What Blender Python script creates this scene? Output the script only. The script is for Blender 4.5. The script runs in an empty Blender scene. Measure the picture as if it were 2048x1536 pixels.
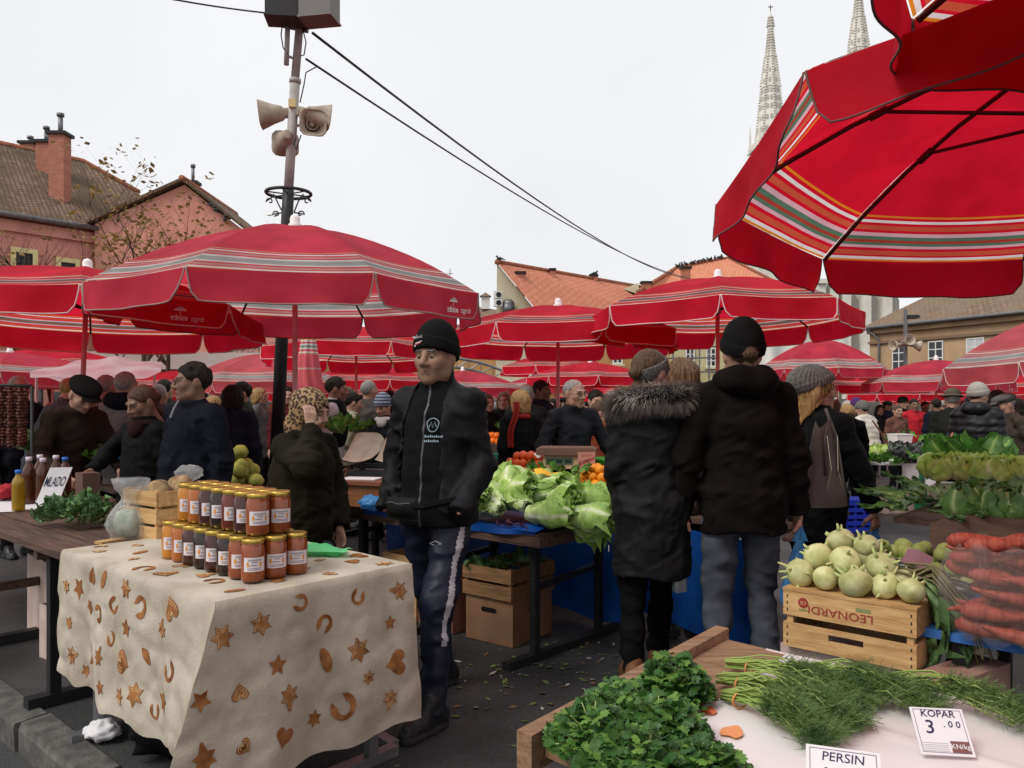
import bpy, math, random
import numpy as np
from mathutils import Vector, Matrix, Euler
random.seed(7)
SC = bpy.context.scene
COL = SC.collection
# ------------------------------------------------------------------ camera, sky, sun, exposure
F, CH, HOR = 1600.0, 1.45, 800.0          # focal length in photo pixels, eye height, eye-level row
cam = bpy.data.cameras.new('camera'); camo = bpy.data.objects.new('camera', cam); COL.objects.link(camo)
camo.location = (0, 0, CH); camo.rotation_euler = (math.radians(90), 0, 0)
cam.sensor_width = 36; cam.lens = 36*F/2048; cam.shift_y = (HOR-768)/2048
cam.clip_start = 0.05; cam.clip_end = 2000
SC.camera = camo
SUN_EL, SUN_AZ = math.radians(48), math.radians(-125)
w = bpy.data.worlds.new('World'); SC.world = w; w.use_nodes = True
nt = w.node_tree; nt.nodes.clear()
sky = nt.nodes.new('ShaderNodeTexSky'); sky.sky_type = 'NISHITA'; sky.sun_disc = False
sky.sun_elevation = SUN_EL; sky.sun_rotation = SUN_AZ; sky.air_density = 1; sky.dust_density = 4
sc_ = nt.nodes.new('ShaderNodeMix'); sc_.data_type = 'RGBA'; sc_.blend_type = 'MULTIPLY'; sc_.inputs[0].default_value = 1
sc_.inputs[7].default_value = (0.09, 0.09, 0.09, 1)
tc = nt.nodes.new('ShaderNodeTexCoord'); nz = nt.nodes.new('ShaderNodeTexNoise')
nz.inputs['Scale'].default_value = 2.2; nz.inputs['Detail'].default_value = 4
nt.links.new(tc.outputs['Generated'], nz.inputs['Vector'])
cr = nt.nodes.new('ShaderNodeValToRGB')     # the closed cloud deck
cr.color_ramp.elements[0].position = .25; cr.color_ramp.elements[0].color = (.635, .64, .655, 1)
cr.color_ramp.elements[1].position = .75; cr.color_ramp.elements[1].color = (.725, .725, .735, 1)
nt.links.new(nz.outputs['Fac'], cr.inputs['Fac'])
mx = nt.nodes.new('ShaderNodeMix'); mx.data_type = 'RGBA'; mx.inputs[0].default_value = .93
bg = nt.nodes.new('ShaderNodeBackground'); wo = nt.nodes.new('ShaderNodeOutputWorld')
nt.links.new(sky.outputs[0], sc_.inputs[6]); nt.links.new(sc_.outputs[2], mx.inputs[6])
nt.links.new(cr.outputs[0], mx.inputs[7]); nt.links.new(mx.outputs[2], bg.inputs['Color'])
bg.inputs['Strength'].default_value = 1.0
nt.links.new(bg.outputs[0], wo.inputs[0])
sun = bpy.data.lights.new('sun', 'SUN'); sun.energy = 1.5; sun.angle = math.radians(25); sun.color = (1, .97, .92)
suno = bpy.data.objects.new('sun', sun); COL.objects.link(suno)
sd = Vector((math.sin(SUN_AZ)*math.cos(SUN_EL), math.cos(SUN_AZ)*math.cos(SUN_EL), math.sin(SUN_EL)))
suno.rotation_euler = sd.to_track_quat('Z', 'Y').to_euler(); suno.location = (0, 0, 30)
SC.view_settings.view_transform = 'Standard'; SC.view_settings.look = 'None'
SC.view_settings.exposure = 0.48; SC.view_settings.gamma = 1.0; SC.view_settings.use_curve_mapping = False
SC.render.engine = 'CYCLES'
SC.cycles.use_denoising = True; SC.cycles.max_bounces = 7; SC.cycles.transparent_max_bounces = 12
SC.cycles.caustics_reflective = False; SC.cycles.caustics_refractive = False

# ------------------------------------------------------------------ helpers
PI = math.pi
def XX(px, Y): return (px-1024)*Y/F
def ZZ(py, Y): return CH-(py-HOR)*Y/F
def at(px, py, Y): return Vector((XX(px, Y), Y, ZZ(py, Y)))
def onz(px, py, z=0.0):
    Y = (CH-z)*F/(py-HOR); return Vector((XX(px, Y), Y, z))
def gz(Y): return -0.022*min(max(Y-6, 0), 26)          # the square falls gently away
MA = math.radians(-42.1)                                # the stalls stand on this slant
EX = Vector((math.cos(MA), math.sin(MA), 0)); EY = Vector((-math.sin(MA), math.cos(MA), 0))
R = random.Random(11)
def rnd(a, b): return R.uniform(a, b)

def tag(o, label=None, cat=None, group=None, kind=None):
    if label: o['label'] = label
    if cat: o['category'] = cat
    if group: o['group'] = group
    if kind: o['kind'] = kind
    return o
def thing(name, label, cat, loc=(0, 0, 0), rz=0, group=None):
    o = bpy.data.objects.new(name, None); o.empty_display_size = .1; COL.objects.link(o)
    o.location = loc; o.rotation_euler = (0, 0, rz)
    return tag(o, label, cat, group)
def link(name, me, parent=None, loc=None, rot=None):
    o = bpy.data.objects.new(name, me); COL.objects.link(o)
    if parent: o.parent = parent
    if loc is not None: o.location = loc
    if rot is not None: o.rotation_euler = rot if hasattr(rot, '__len__') else (0, 0, rot)
    return o
def mesh_np(name, V, Fq, mats, mi=None, smooth=True, attrs=None):
    """mesh from numpy: V (n,3), Fq (m,4) or (m,3)"""
    me = bpy.data.meshes.new(name)
    V = np.asarray(V, np.float32); Fq = np.asarray(Fq, np.int32)
    k = Fq.shape[1]
    me.vertices.add(len(V)); me.vertices.foreach_set('co', V.ravel())
    me.loops.add(Fq.size); me.loops.foreach_set('vertex_index', Fq.ravel())
    me.polygons.add(len(Fq)); me.polygons.foreach_set('loop_start', np.arange(0, Fq.size, k, dtype=np.int32))
    if smooth: me.polygons.foreach_set('use_smooth', np.ones(len(Fq), bool))
    for m in (mats if isinstance(mats, (list, tuple)) else [mats]): me.materials.append(m)
    if mi is not None: me.polygons.foreach_set('material_index', np.asarray(mi, np.int32))
    for an, av in (attrs or {}).items():
        a = me.attributes.new(an, 'FLOAT', 'POINT'); a.data.foreach_set('value', np.asarray(av, np.float32))
    me.update(calc_edges=True); me.validate()
    return me

class MB:
    """collects shapes and links them as one mesh"""
    def __init__(s): s.v = []; s.f = []; s.m = []; s.a = {}
    def add(s, vs, fs, m=0):
        b = len(s.v); s.v += [tuple(v) for v in vs]; s.f += [tuple(b+i for i in f) for f in fs]; s.m += [m]*len(fs)
        return s
    def box(s, c, d, rz=0, m=0, tap=1.0):
        cx, cy, cz = c; a, b, h = d[0]/2, d[1]/2, d[2]/2; co, si = math.cos(rz), math.sin(rz)
        vs = []
        for z, k in ((-h, 1.0), (h, tap)):
            for x, y in ((-a, -b), (a, -b), (a, b), (-a, b)):
                x, y = x*k, y*k
                vs.append((cx+x*co-y*si, cy+x*si+y*co, cz+z))
        return s.add(vs, [(3, 2, 1, 0), (4, 5, 6, 7), (0, 1, 5, 4), (1, 2, 6, 5), (2, 3, 7, 6), (3, 0, 4, 7)], m)
    def beam(s, p, q, w, h, m=0, up=(0, 0, 1)):
        p, q = Vector(p), Vector(q); d = (q-p).normalized(); up = Vector(up)
        if abs(d.dot(up)) > .98: up = Vector((0, 1, 0))
        x = d.cross(up).normalized()*w/2; y = x.cross(d).normalized()*h/2
        vs = [p-x-y, p+x-y, p+x+y, p-x+y, q-x-y, q+x-y, q+x+y, q-x+y]
        return s.add(vs, [(3, 2, 1, 0), (4, 5, 6, 7), (0, 1, 5, 4), (1, 2, 6, 5), (2, 3, 7, 6), (3, 0, 4, 7)], m)
    def tube(s, pts, r, n=6, m=0, caps=True):
        pts = [Vector(p) for p in pts]; N = len(pts); rs = r if hasattr(r, '__len__') else [r]*N
        vs = []; u = None
        for i, p in enumerate(pts):
            d = (pts[min(i+1, N-1)]-pts[max(i-1, 0)])
            d = d.normalized() if d.length > 1e-9 else Vector((0, 0, 1))
            if u is None: u = d.orthogonal().normalized()
            else:
                u = u-d*u.dot(d); u = u.normalized() if u.length > 1e-6 else d.orthogonal().normalized()
            v = d.cross(u)
            for k in range(n):
                a = 2*PI*k/n; vs.append(p+(u*math.cos(a)+v*math.sin(a))*rs[i])
        fs = [(i*n+k, i*n+(k+1) % n, (i+1)*n+(k+1) % n, (i+1)*n+k) for i in range(N-1) for k in range(n)]
        if caps: fs += [tuple(range(n-1, -1, -1)), tuple((N-1)*n+k for k in range(n))]
        return s.add(vs, fs, m)
    def lathe(s, prof, n=16, m=0, c=(0, 0, 0), wob=None):
        vs = []
        for r, z in prof:
            for k in range(n):
                a = 2*PI*k/n; rr = r*(wob(a, z) if wob else 1)
                vs.append((c[0]+rr*math.cos(a), c[1]+rr*math.sin(a), c[2]+z))
        N = len(prof)
        fs = [(i*n+k, i*n+(k+1) % n, (i+1)*n+(k+1) % n, (i+1)*n+k) for i in range(N-1) for k in range(n)]
        fs += [tuple(range(n-1, -1, -1)), tuple((N-1)*n+k for k in range(n))]
        return s.add(vs, fs, m)
    def ball(s, c, r, n=8, m=0, f=None):
        r = r if hasattr(r, '__len__') else (r, r, r); vs = [(c[0], c[1], c[2]-r[2])]
        for i in range(1, n):
            t = PI*i/n
            for k in range(2*n):
                a = PI*k/n; d = (math.sin(t)*math.cos(a), math.sin(t)*math.sin(a), -math.cos(t)); q = f(d) if f else 1
                vs.append(tuple(c[j]+r[j]*d[j]*q for j in range(3)))
        vs.append((c[0], c[1], c[2]+r[2])); L = len(vs)-1; w = 2*n
        fs = [(0, 1+(k+1) % w, 1+k) for k in range(w)]
        fs += [(1+i*w+k, 1+i*w+(k+1) % w, 1+(i+1)*w+(k+1) % w, 1+(i+1)*w+k) for i in range(n-2) for k in range(w)]
        fs += [(L, 1+(n-2)*w+k, 1+(n-2)*w+(k+1) % w) for k in range(w)]
        return s.add(vs, fs, m)
    def grid(s, fn, nu, nv, m=0, flip=False):
        vs = [fn(i/nu, j/nv) for j in range(nv+1) for i in range(nu+1)]
        fs = []
        for j in range(nv):
            for i in range(nu):
                q = (j*(nu+1)+i, j*(nu+1)+i+1, (j+1)*(nu+1)+i+1, (j+1)*(nu+1)+i)
                fs.append(q[::-1] if flip else q)
        return s.add(vs, fs, m)
    def prism(s, poly, fn, m=0):
        """poly 2d outline, fn(x,y,0/1)->3d"""
        n = len(poly); vs = [fn(x, y, 0) for x, y in poly]+[fn(x, y, 1) for x, y in poly]
        fs = [tuple(range(n-1, -1, -1)), tuple(range(n, 2*n))]+[(i, (i+1) % n, n+(i+1) % n, n+i) for i in range(n)]
        return s.add(vs, fs, m)
    def mesh(s, name, mats, smooth=False, attrs=None):
        me = bpy.data.meshes.new(name); me.from_pydata([tuple(v) for v in s.v], [], s.f)
        for x in (mats if isinstance(mats, (list, tuple)) else [mats]): me.materials.append(x)
        me.polygons.foreach_set('material_index', s.m)
        if smooth: me.polygons.foreach_set('use_smooth', [True]*len(s.f))
        for an, av in (attrs or {}).items():
            a = me.attributes.new(an, 'FLOAT', 'POINT'); a.data.foreach_set('value', list(av))
        me.update(); return me
    def build(s, name, mats, parent=None, smooth=False, loc=None, rot=None, attrs=None):
        return link(name, s.mesh(name, mats, smooth, attrs), parent, loc, rot)

# ------------------------------------------------------------------ materials
MATS = {}
def lin(c):
    return tuple((x/12.92 if x <= .04045 else ((x+.055)/1.055)**2.4) for x in (c[0]/255, c[1]/255, c[2]/255))
def mat(name, col, col2=None, rough=.7, scale=8, detail=4, bump=0, bscale=60, metal=0, transl=0, spec=.4, trans=0, vary=0, coat=0, ior=1.45, stretch=None, lo=.35, hi=.65, bdist=.01, sheen=0, alpha=1):
    if name in MATS: return MATS[name]
    m = bpy.data.materials.new(name); m.use_nodes = True; n = m.node_tree; L = n.links
    p = n.nodes['Principled BSDF']; out = n.nodes['Material Output']
    p.inputs['Roughness'].default_value = rough; p.inputs['Metallic'].default_value = metal
    p.inputs['Specular IOR Level'].default_value = spec; p.inputs['IOR'].default_value = ior
    if trans: p.inputs['Transmission Weight'].default_value = trans
    if coat: p.inputs['Coat Weight'].default_value = coat; p.inputs['Coat Roughness'].default_value = .08
    if sheen: p.inputs['Sheen Weight'].default_value = sheen
    if alpha < 1: p.inputs['Alpha'].default_value = alpha
    tcn = n.nodes.new('ShaderNodeTexCoord'); vec = tcn.outputs['Object']
    if stretch:
        mp = n.nodes.new('ShaderNodeMapping'); mp.inputs['Scale'].default_value = stretch
        L.new(vec, mp.inputs['Vector']); vec = mp.outputs['Vector']
    csock = None
    if col2 is not None:
        t = n.nodes.new('ShaderNodeTexNoise'); t.inputs['Scale'].default_value = scale; t.inputs['Detail'].default_value = detail
        L.new(vec, t.inputs['Vector'])
        r = n.nodes.new('ShaderNodeMapRange'); r.inputs[1].default_value = lo; r.inputs[2].default_value = hi
        L.new(t.outputs['Fac'], r.inputs[0])
        x = n.nodes.new('ShaderNodeMix'); x.data_type = 'RGBA'; L.new(r.outputs[0], x.inputs[0])
        x.inputs[6].default_value = (*col, 1); x.inputs[7].default_value = (*col2, 1); csock = x.outputs[2]
    if vary:
        oi = n.nodes.new('ShaderNodeObjectInfo'); hs = n.nodes.new('ShaderNodeHueSaturation')
        r = n.nodes.new('ShaderNodeMapRange'); r.inputs[3].default_value = 1-vary; r.inputs[4].default_value = 1+vary
        L.new(oi.outputs['Random'], r.inputs[0]); L.new(r.outputs[0], hs.inputs['Value'])
        if csock: L.new(csock, hs.inputs['Color'])
        else: hs.inputs['Color'].default_value = (*col, 1)
        csock = hs.outputs['Color']
    if csock: L.new(csock, p.inputs['Base Color'])
    else: p.inputs['Base Color'].default_value = (*col, 1)
    if bump:
        t = n.nodes.new('ShaderNodeTexNoise'); t.inputs['Scale'].default_value = bscale; t.inputs['Detail'].default_value = 5
        L.new(vec, t.inputs['Vector']); b = n.nodes.new('ShaderNodeBump'); b.inputs['Strength'].default_value = bump
        b.inputs['Distance'].default_value = bdist
        L.new(t.outputs['Fac'], b.inputs['Height']); L.new(b.outputs[0], p.inputs['Normal'])
    if transl:
        tr = n.nodes.new('ShaderNodeBsdfTranslucent'); ms = n.nodes.new('ShaderNodeMixShader'); ms.inputs[0].default_value = transl
        if csock: L.new(csock, tr.inputs['Color'])
        else: tr.inputs['Color'].default_value = (*col, 1)
        L.new(p.outputs[0], ms.inputs[1]); L.new(tr.outputs[0], ms.inputs[2]); L.new(ms.outputs[0], out.inputs['Surface'])
    MATS[name] = m; m['csock'] = 0
    return m
def ramp_mat(name, attr, stops, rough=.6, transl=0, noise=.0, spec=.3, const=True, bump=0, bscale=200, sc=5):
    """colour read from a float attribute of the surface through a ramp"""
    m = bpy.data.materials.new(name); m.use_nodes = True; n = m.node_tree; L = n.links; p = n.nodes['Principled BSDF']
    a = n.nodes.new('ShaderNodeAttribute'); a.attribute_name = attr
    r = n.nodes.new('ShaderNodeValToRGB'); r.color_ramp.interpolation = 'CONSTANT' if const else 'LINEAR'
    e = r.color_ramp.elements
    e[0].position = stops[0][0]; e[0].color = (*stops[0][1], 1); e[1].position = stops[1][0]; e[1].color = (*stops[1][1], 1)
    for pos, c in stops[2:]:
        x = e.new(pos); x.color = (*c, 1)
    L.new(a.outputs['Fac'], r.inputs[0]); cs = r.outputs[0]
    tcn = n.nodes.new('ShaderNodeTexCoord')
    if noise:
        t = n.nodes.new('ShaderNodeTexNoise'); t.inputs['Scale'].default_value = sc; t.inputs['Detail'].default_value = 6
        L.new(tcn.outputs['Object'], t.inputs['Vector'])
        mr = n.nodes.new('ShaderNodeMapRange'); mr.inputs[1].default_value = .3; mr.inputs[2].default_value = .7
        mr.inputs[3].default_value = 1-noise; mr.inputs[4].default_value = 1+noise
        L.new(t.outputs['Fac'], mr.inputs[0]); h = n.nodes.new('ShaderNodeHueSaturation')
        L.new(mr.outputs[0], h.inputs['Value']); L.new(cs, h.inputs['Color']); cs = h.outputs[0]
    if bump:
        t = n.nodes.new('ShaderNodeTexNoise'); t.inputs['Scale'].default_value = bscale; t.inputs['Detail'].default_value = 4
        L.new(tcn.outputs['Object'], t.inputs['Vector']); b = n.nodes.new('ShaderNodeBump')
        b.inputs['Strength'].default_value = bump; b.inputs['Distance'].default_value = .01
        L.new(t.outputs['Fac'], b.inputs['Height']); L.new(b.outputs[0], p.inputs['Normal'])
    L.new(cs, p.inputs['Base Color']); p.inputs['Roughness'].default_value = rough; p.inputs['Specular IOR Level'].default_value = spec
    if transl:
        tr = n.nodes.new('ShaderNodeBsdfTranslucent'); ms = n.nodes.new('ShaderNodeMixShader'); ms.inputs[0].default_value = transl
        L.new(cs, tr.inputs['Color']); L.new(p.outputs[0], ms.inputs[1]); L.new(tr.outputs[0], ms.inputs[2])
        L.new(ms.outputs[0], n.nodes['Material Output'].inputs['Surface'])
    MATS[name] = m
    return m

# ------------------------------------------------------------------ lettering
TXT = {}
def text_geo(s, size=1.0, ext=0.0, bold=0.0, shear=0.0):
    key = (s, bold, shear)
    if key not in TXT:
        c = bpy.data.curves.new('lettering', 'FONT'); c.body = s; c.size = 1.0; c.align_x = 'CENTER'; c.align_y = 'CENTER'
        c.offset = bold; c.shear = shear; c.resolution_u = 3
        o = bpy.data.objects.new('lettering', c); COL.objects.link(o)
        dg = bpy.context.evaluated_depsgraph_get(); dg.update(); e = o.evaluated_get(dg); me = e.to_mesh()
        V = [tuple(v.co) for v in me.vertices]; Fs = [tuple(p.vertices) for p in me.polygons]
        e.to_mesh_clear(); bpy.data.objects.remove(o); bpy.data.curves.remove(c)
        TXT[key] = (V, Fs)
    V, Fs = TXT[key]
    return [(x*size, y*size) for x, y, z in V], Fs
def letter(mb, s, size, fn, m=0, bold=0.0, shear=0.0, off=(0, 0), sx=1.0):
    V, Fs = text_geo(s, size, 0, bold, shear)
    mb.add([fn(x*sx+off[0], y+off[1]) for x, y in V], Fs, m)

# ------------------------------------------------------------------ numpy noise and surface nets
_rs = np.random.RandomState(5); _tab = _rs.rand(32, 32, 32).astype(np.float32)
def vnoise(x, y, z):
    xi, yi, zi = np.floor(x).astype(int), np.floor(y).astype(int), np.floor(z).astype(int)
    fx, fy, fz = x-xi, y-yi, z-zi
    fx, fy, fz = fx*fx*(3-2*fx), fy*fy*(3-2*fy), fz*fz*(3-2*fz)
    X0, Y0, Z0 = xi & 31, yi & 31, zi & 31; X1, Y1, Z1 = (xi+1) & 31, (yi+1) & 31, (zi+1) & 31
    T = _tab
    a = T[X0, Y0, Z0]*(1-fx)+T[X1, Y0, Z0]*fx; b = T[X0, Y1, Z0]*(1-fx)+T[X1, Y1, Z0]*fx
    c = T[X0, Y0, Z1]*(1-fx)+T[X1, Y0, Z1]*fx; d = T[X0, Y1, Z1]*(1-fx)+T[X1, Y1, Z1]*fx
    return (a*(1-fy)+b*fy)*(1-fz)+(c*(1-fy)+d*fy)*fz
_tl = _tab.tolist()
def vn1(x, y, z=0.0):
    x += 100.; y += 100.; z += 100.
    xi, yi, zi = int(x//1), int(y//1), int(z//1); fx, fy, fz = x-xi, y-yi, z-zi
    fx, fy, fz = fx*fx*(3-2*fx), fy*fy*(3-2*fy), fz*fz*(3-2*fz)
    A, B = _tl[xi & 31], _tl[(xi+1) & 31]; y0, y1, z0, z1 = yi & 31, (yi+1) & 31, zi & 31, (zi+1) & 31
    a = A[y0][z0]+(B[y0][z0]-A[y0][z0])*fx; b = A[y1][z0]+(B[y1][z0]-A[y1][z0])*fx
    c = A[y0][z1]+(B[y0][z1]-A[y0][z1])*fx; d = A[y1][z1]+(B[y1][z1]-A[y1][z1])*fx
    e = a+(b-a)*fy; return e+(c+(d-c)*fy-e)*fz
def band(d, X, Y, Z, fn, w=.05):
    m = np.abs(d) < w; d[m] += fn(X[m], Y[m], Z[m]); return d

def surface_nets(fn, lo, hi, h):
    lo = np.array(lo, np.float32); n = np.ceil((np.array(hi)-lo)/h).astype(int)+1
    ax = [lo[i]+h*np.arange(n[i], dtype=np.float32) for i in range(3)]
    X, Y, Z = np.meshgrid(*ax, indexing='ij')
    D = fn(X, Y, Z).astype(np.float32)
    S = D < 0
    c = np.zeros(tuple(n-1), np.uint8)
    for i in (0, 1):
        for j in (0, 1):
            for k in (0, 1):
                c += S[i:n[0]-1+i, j:n[1]-1+j, k:n[2]-1+k]
    act = (c > 0) & (c < 8)
    ids = np.argwhere(act); N = len(ids)
    if N == 0: return np.zeros((0, 3), np.float32), np.zeros((0, 4), np.int32)
    idx = -np.ones(act.shape, np.int32); idx[act] = np.arange(N)
    acc = np.zeros((N, 3), np.float32); cnt = np.zeros(N, np.float32)
    corners = [(i, j, k) for i in (0, 1) for j in (0, 1) for k in (0, 1)]
    vals = {cc: D[ids[:, 0]+cc[0], ids[:, 1]+cc[1], ids[:, 2]+cc[2]] for cc in corners}
    for a in corners:
        for d in range(3):
            if a[d] == 0:
                b = list(a); b[d] = 1; b = tuple(b)
                va, vb = vals[a], vals[b]; cr_ = (va < 0) != (vb < 0)
                t = np.where(cr_, va/(va-vb+1e-20), 0)
                p = np.zeros((N, 3), np.float32); p[:] = a; p[:, d] = t
                acc += p*cr_[:, None]; cnt += cr_
    V = lo+h*(ids+acc/np.maximum(cnt, 1)[:, None])
    quads = []
    for d in range(3):
        e1, e2 = [(1, 2), (2, 0), (0, 1)][d]
        sl0 = [slice(None)]*3; sl1 = [slice(None)]*3; sl0[d] = slice(0, -1); sl1[d] = slice(1, None)
        A, B = S[tuple(sl0)], S[tuple(sl1)]
        cr_ = A != B
        P = np.argwhere(cr_)
        P = P[(P[:, e1] > 0) & (P[:, e2] > 0) & (P[:, e1] < n[e1]-1) & (P[:, e2] < n[e2]-1)]
        if not len(P): continue
        def gi(o1, o2):
            q = P.copy(); q[:, e1] -= o1; q[:, e2] -= o2; return idx[q[:, 0], q[:, 1], q[:, 2]]
        q = np.stack([gi(1, 1), gi(0, 1), gi(0, 0), gi(1, 0)], 1)
        fl = ~A[P[:, 0], P[:, 1], P[:, 2]]
        q[fl] = q[fl][:, ::-1]
        quads.append(q[(q >= 0).all(1)])
    return V.astype(np.float32), np.concatenate(quads).astype(np.int32)

def cone(a, b, ra, rb):
    a = np.array(a, np.float32); b = np.array(b, np.float32); d = b-a; L2 = float(d@d)+1e-12
    def f(X, Y, Z):
        px, py, pz = X-a[0], Y-a[1], Z-a[2]
        t = np.clip((px*d[0]+py*d[1]+pz*d[2])/L2, 0, 1)
        return np.sqrt((px-d[0]*t)**2+(py-d[1]*t)**2+(pz-d[2]*t)**2)-(ra+(rb-ra)*t)
    return f
def ell(c, r, rx=0.0):
    """ellipsoid, optionally pitched about x"""
    co, si = math.cos(rx), math.sin(rx)
    def f(X, Y, Z):
        x = X-c[0]; y0 = Y-c[1]; z0 = Z-c[2]
        y = y0*co+z0*si; z = -y0*si+z0*co
        k0 = np.sqrt((x/r[0])**2+(y/r[1])**2+(z/r[2])**2)
        k1 = np.sqrt((x/r[0]**2)**2+(y/r[1]**2)**2+(z/r[2]**2)**2)+1e-9
        return k0*(k0-1)/k1
    return f
def smin(a, b, k):
    h = np.maximum(k-np.abs(a-b), 0)/k; return np.minimum(a, b)-h*h*k*.25
def union(prims, k=.03):
    def f(X, Y, Z):
        d = prims[0](X, Y, Z)
        for p in prims[1:]: d = smin(d, p(X, Y, Z), k)
        return d
    return f
# ------------------------------------------------------------------ people
def rotz3(a):
    c, s = math.cos(a), math.sin(a); return np.array([[c, -s, 0], [s, c, 0], [0, 0, 1]], np.float32)
def rotx3(a):
    c, s = math.cos(a), math.sin(a); return np.array([[1, 0, 0], [0, c, -s], [0, s, c]], np.float32)
def roty3(a):
    c, s = math.cos(a), math.sin(a); return np.array([[c, 0, s], [0, 1, 0], [-s, 0, c]], np.float32)
def ik(sh, wr, hint, l1=.295, l2=.265):
    sh, wr = np.array(sh, float), np.array(wr, float); d = wr-sh; L = np.linalg.norm(d)
    if L > (l1+l2)*.995: wr = sh+d/L*(l1+l2)*.995; d = wr-sh; L = np.linalg.norm(d)
    u = d/L; a = (l1*l1-l2*l2+L*L)/(2*L); hh = math.sqrt(max(l1*l1-a*a, 1e-6))
    n = np.array(hint, float); n = n-u*(n@u); n /= np.linalg.norm(n)+1e-9
    return sh+u*a+n*hh, wr

def head_geo(h, detail=True, stub=False):
    jw = 1.12 if stub else 1.0
    P = [ell((0, .014, .03), (.074, .094, .086)), ell((0, -.024, -.04), (.057*jw, .068, .078)), ell((0, -.064, -.096), (.026*jw, .022, .021)),
         ell((.042, -.054, -.018), (.022, .024, .024)), ell((-.042, -.054, -.018), (.022, .024, .024)),
         cone((.046*jw, -.02, -.075), (.055, .02, -.02), .022, .022), cone((-.046*jw, -.02, -.075), (-.055, .02, -.02), .022, .022)]
    base = union(P, .03); brow = cone((-.040, -.080, .022), (.040, -.080, .022), .0115, .0115)
    nb = 1.18 if stub else 1.0
    nose = union([cone((0, -.086, .014), (0, -.108*(.93+.07*nb), -.026), .0085, .0125*nb), ell((.012*nb, -.096, -.032), (.0095, .011, .0085)), ell((-.012*nb, -.096, -.032), (.0095, .011, .0085))], .010)
    lw = .016 if stub else .02
    lips = union([cone((-lw, -.085, -.0595), (0, -.0905, -.0570), .004, .006), cone((lw, -.085, -.0595), (0, -.0905, -.0570), .004, .006), cone((-lw*.8, -.085, -.069), (lw*.8, -.085, -.069), .0068, .0068)], .006)
    slit = cone((-lw*1.2, -.094, -.0635), (lw*1.2, -.094, -.0635), .0022, .0022)
    ears = [ell((sx*.078, .012, -.004), (.010, .021, .032)) for sx in (1, -1)]
    neck = cone((0, .018, -.07), (0, .045, -.23), .053*jw, .060*jw)
    eyes = [ell((sx*.0315, -.0745, .001), (.0125,)*3) for sx in (1, -1)]
    lids = [ell((sx*.0315, -.0745, .0035), (.0148, .0138, .0120)) for sx in (1, -1)]
    def f(X, Y, Z):
        d = smin(base(X, Y, Z), brow(X, Y, Z), .02)
        for sx in (-1, 1):
            e = ell((sx*.0315, -.099, .002), (.019, .020, .0125))(X, Y, Z)
            d = -smin(-d, e, .010)
        d = smin(d, nose(X, Y, Z), .014); d = smin(d, lips(X, Y, Z), .007)
        if detail:
            for e, l in zip(eyes, lids):
                lid = np.maximum(l(X, Y, Z), np.minimum(.0045-Z, Z+.0075)*1.0)     # upper and lower lid, open between
                d = smin(d, np.minimum(e(X, Y, Z), lid), .0025)
            d = np.maximum(d, -slit(X, Y, Z))
        for e in ears: d = smin(d, e(X, Y, Z), .01)
        return smin(d, neck(X, Y, Z), .035)
    V, Q = surface_nets(f, (-.1, -.135, -.22), (.1, .125, .13), h)
    C = V[Q].mean(1); x, y, z = np.abs(C[:, 0]), C[:, 1], C[:, 2]
    mi = np.zeros(len(Q), int)
    if stub:
        nzz = vnoise(C[:, 0]*120+50, y*120+50, z*120+50)
        low = (z < -.048) & (z > -.135) & (y < .015-(z+.05)*.2) & (z < -.03-.9*(y+.09)*0)
        side_ = (z < -.02-.5*(y+.04)) & (y > -.05) & (y < .0) & (x > .045)
        mi[(low | side_) & (nzz < .74)] = 4
    if detail:
        mi[(x < lw*1.15) & (z < -.0535) & (z > -.0745) & (y < -.0865+.20*x)] = 2
        mi[(np.hypot(x-.0315, (z+.0015)*1.9) < .0125) & (z < .0045) & (z > -.0075) & (y < -.0795)] = 3
        mi[(np.hypot(x-.0315, z+.0010) < .0058) & (z < .0045) & (z > -.0075) & (y < -.0805)] = 1
        mi[(np.abs(z-.0235-.004*(1-np.abs(x-.032)/.02)) < (.0058 if stub else .0042)) & (x > .011) & (x < .051) & (y < -.055)] = 1
    return V, Q, mi

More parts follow.
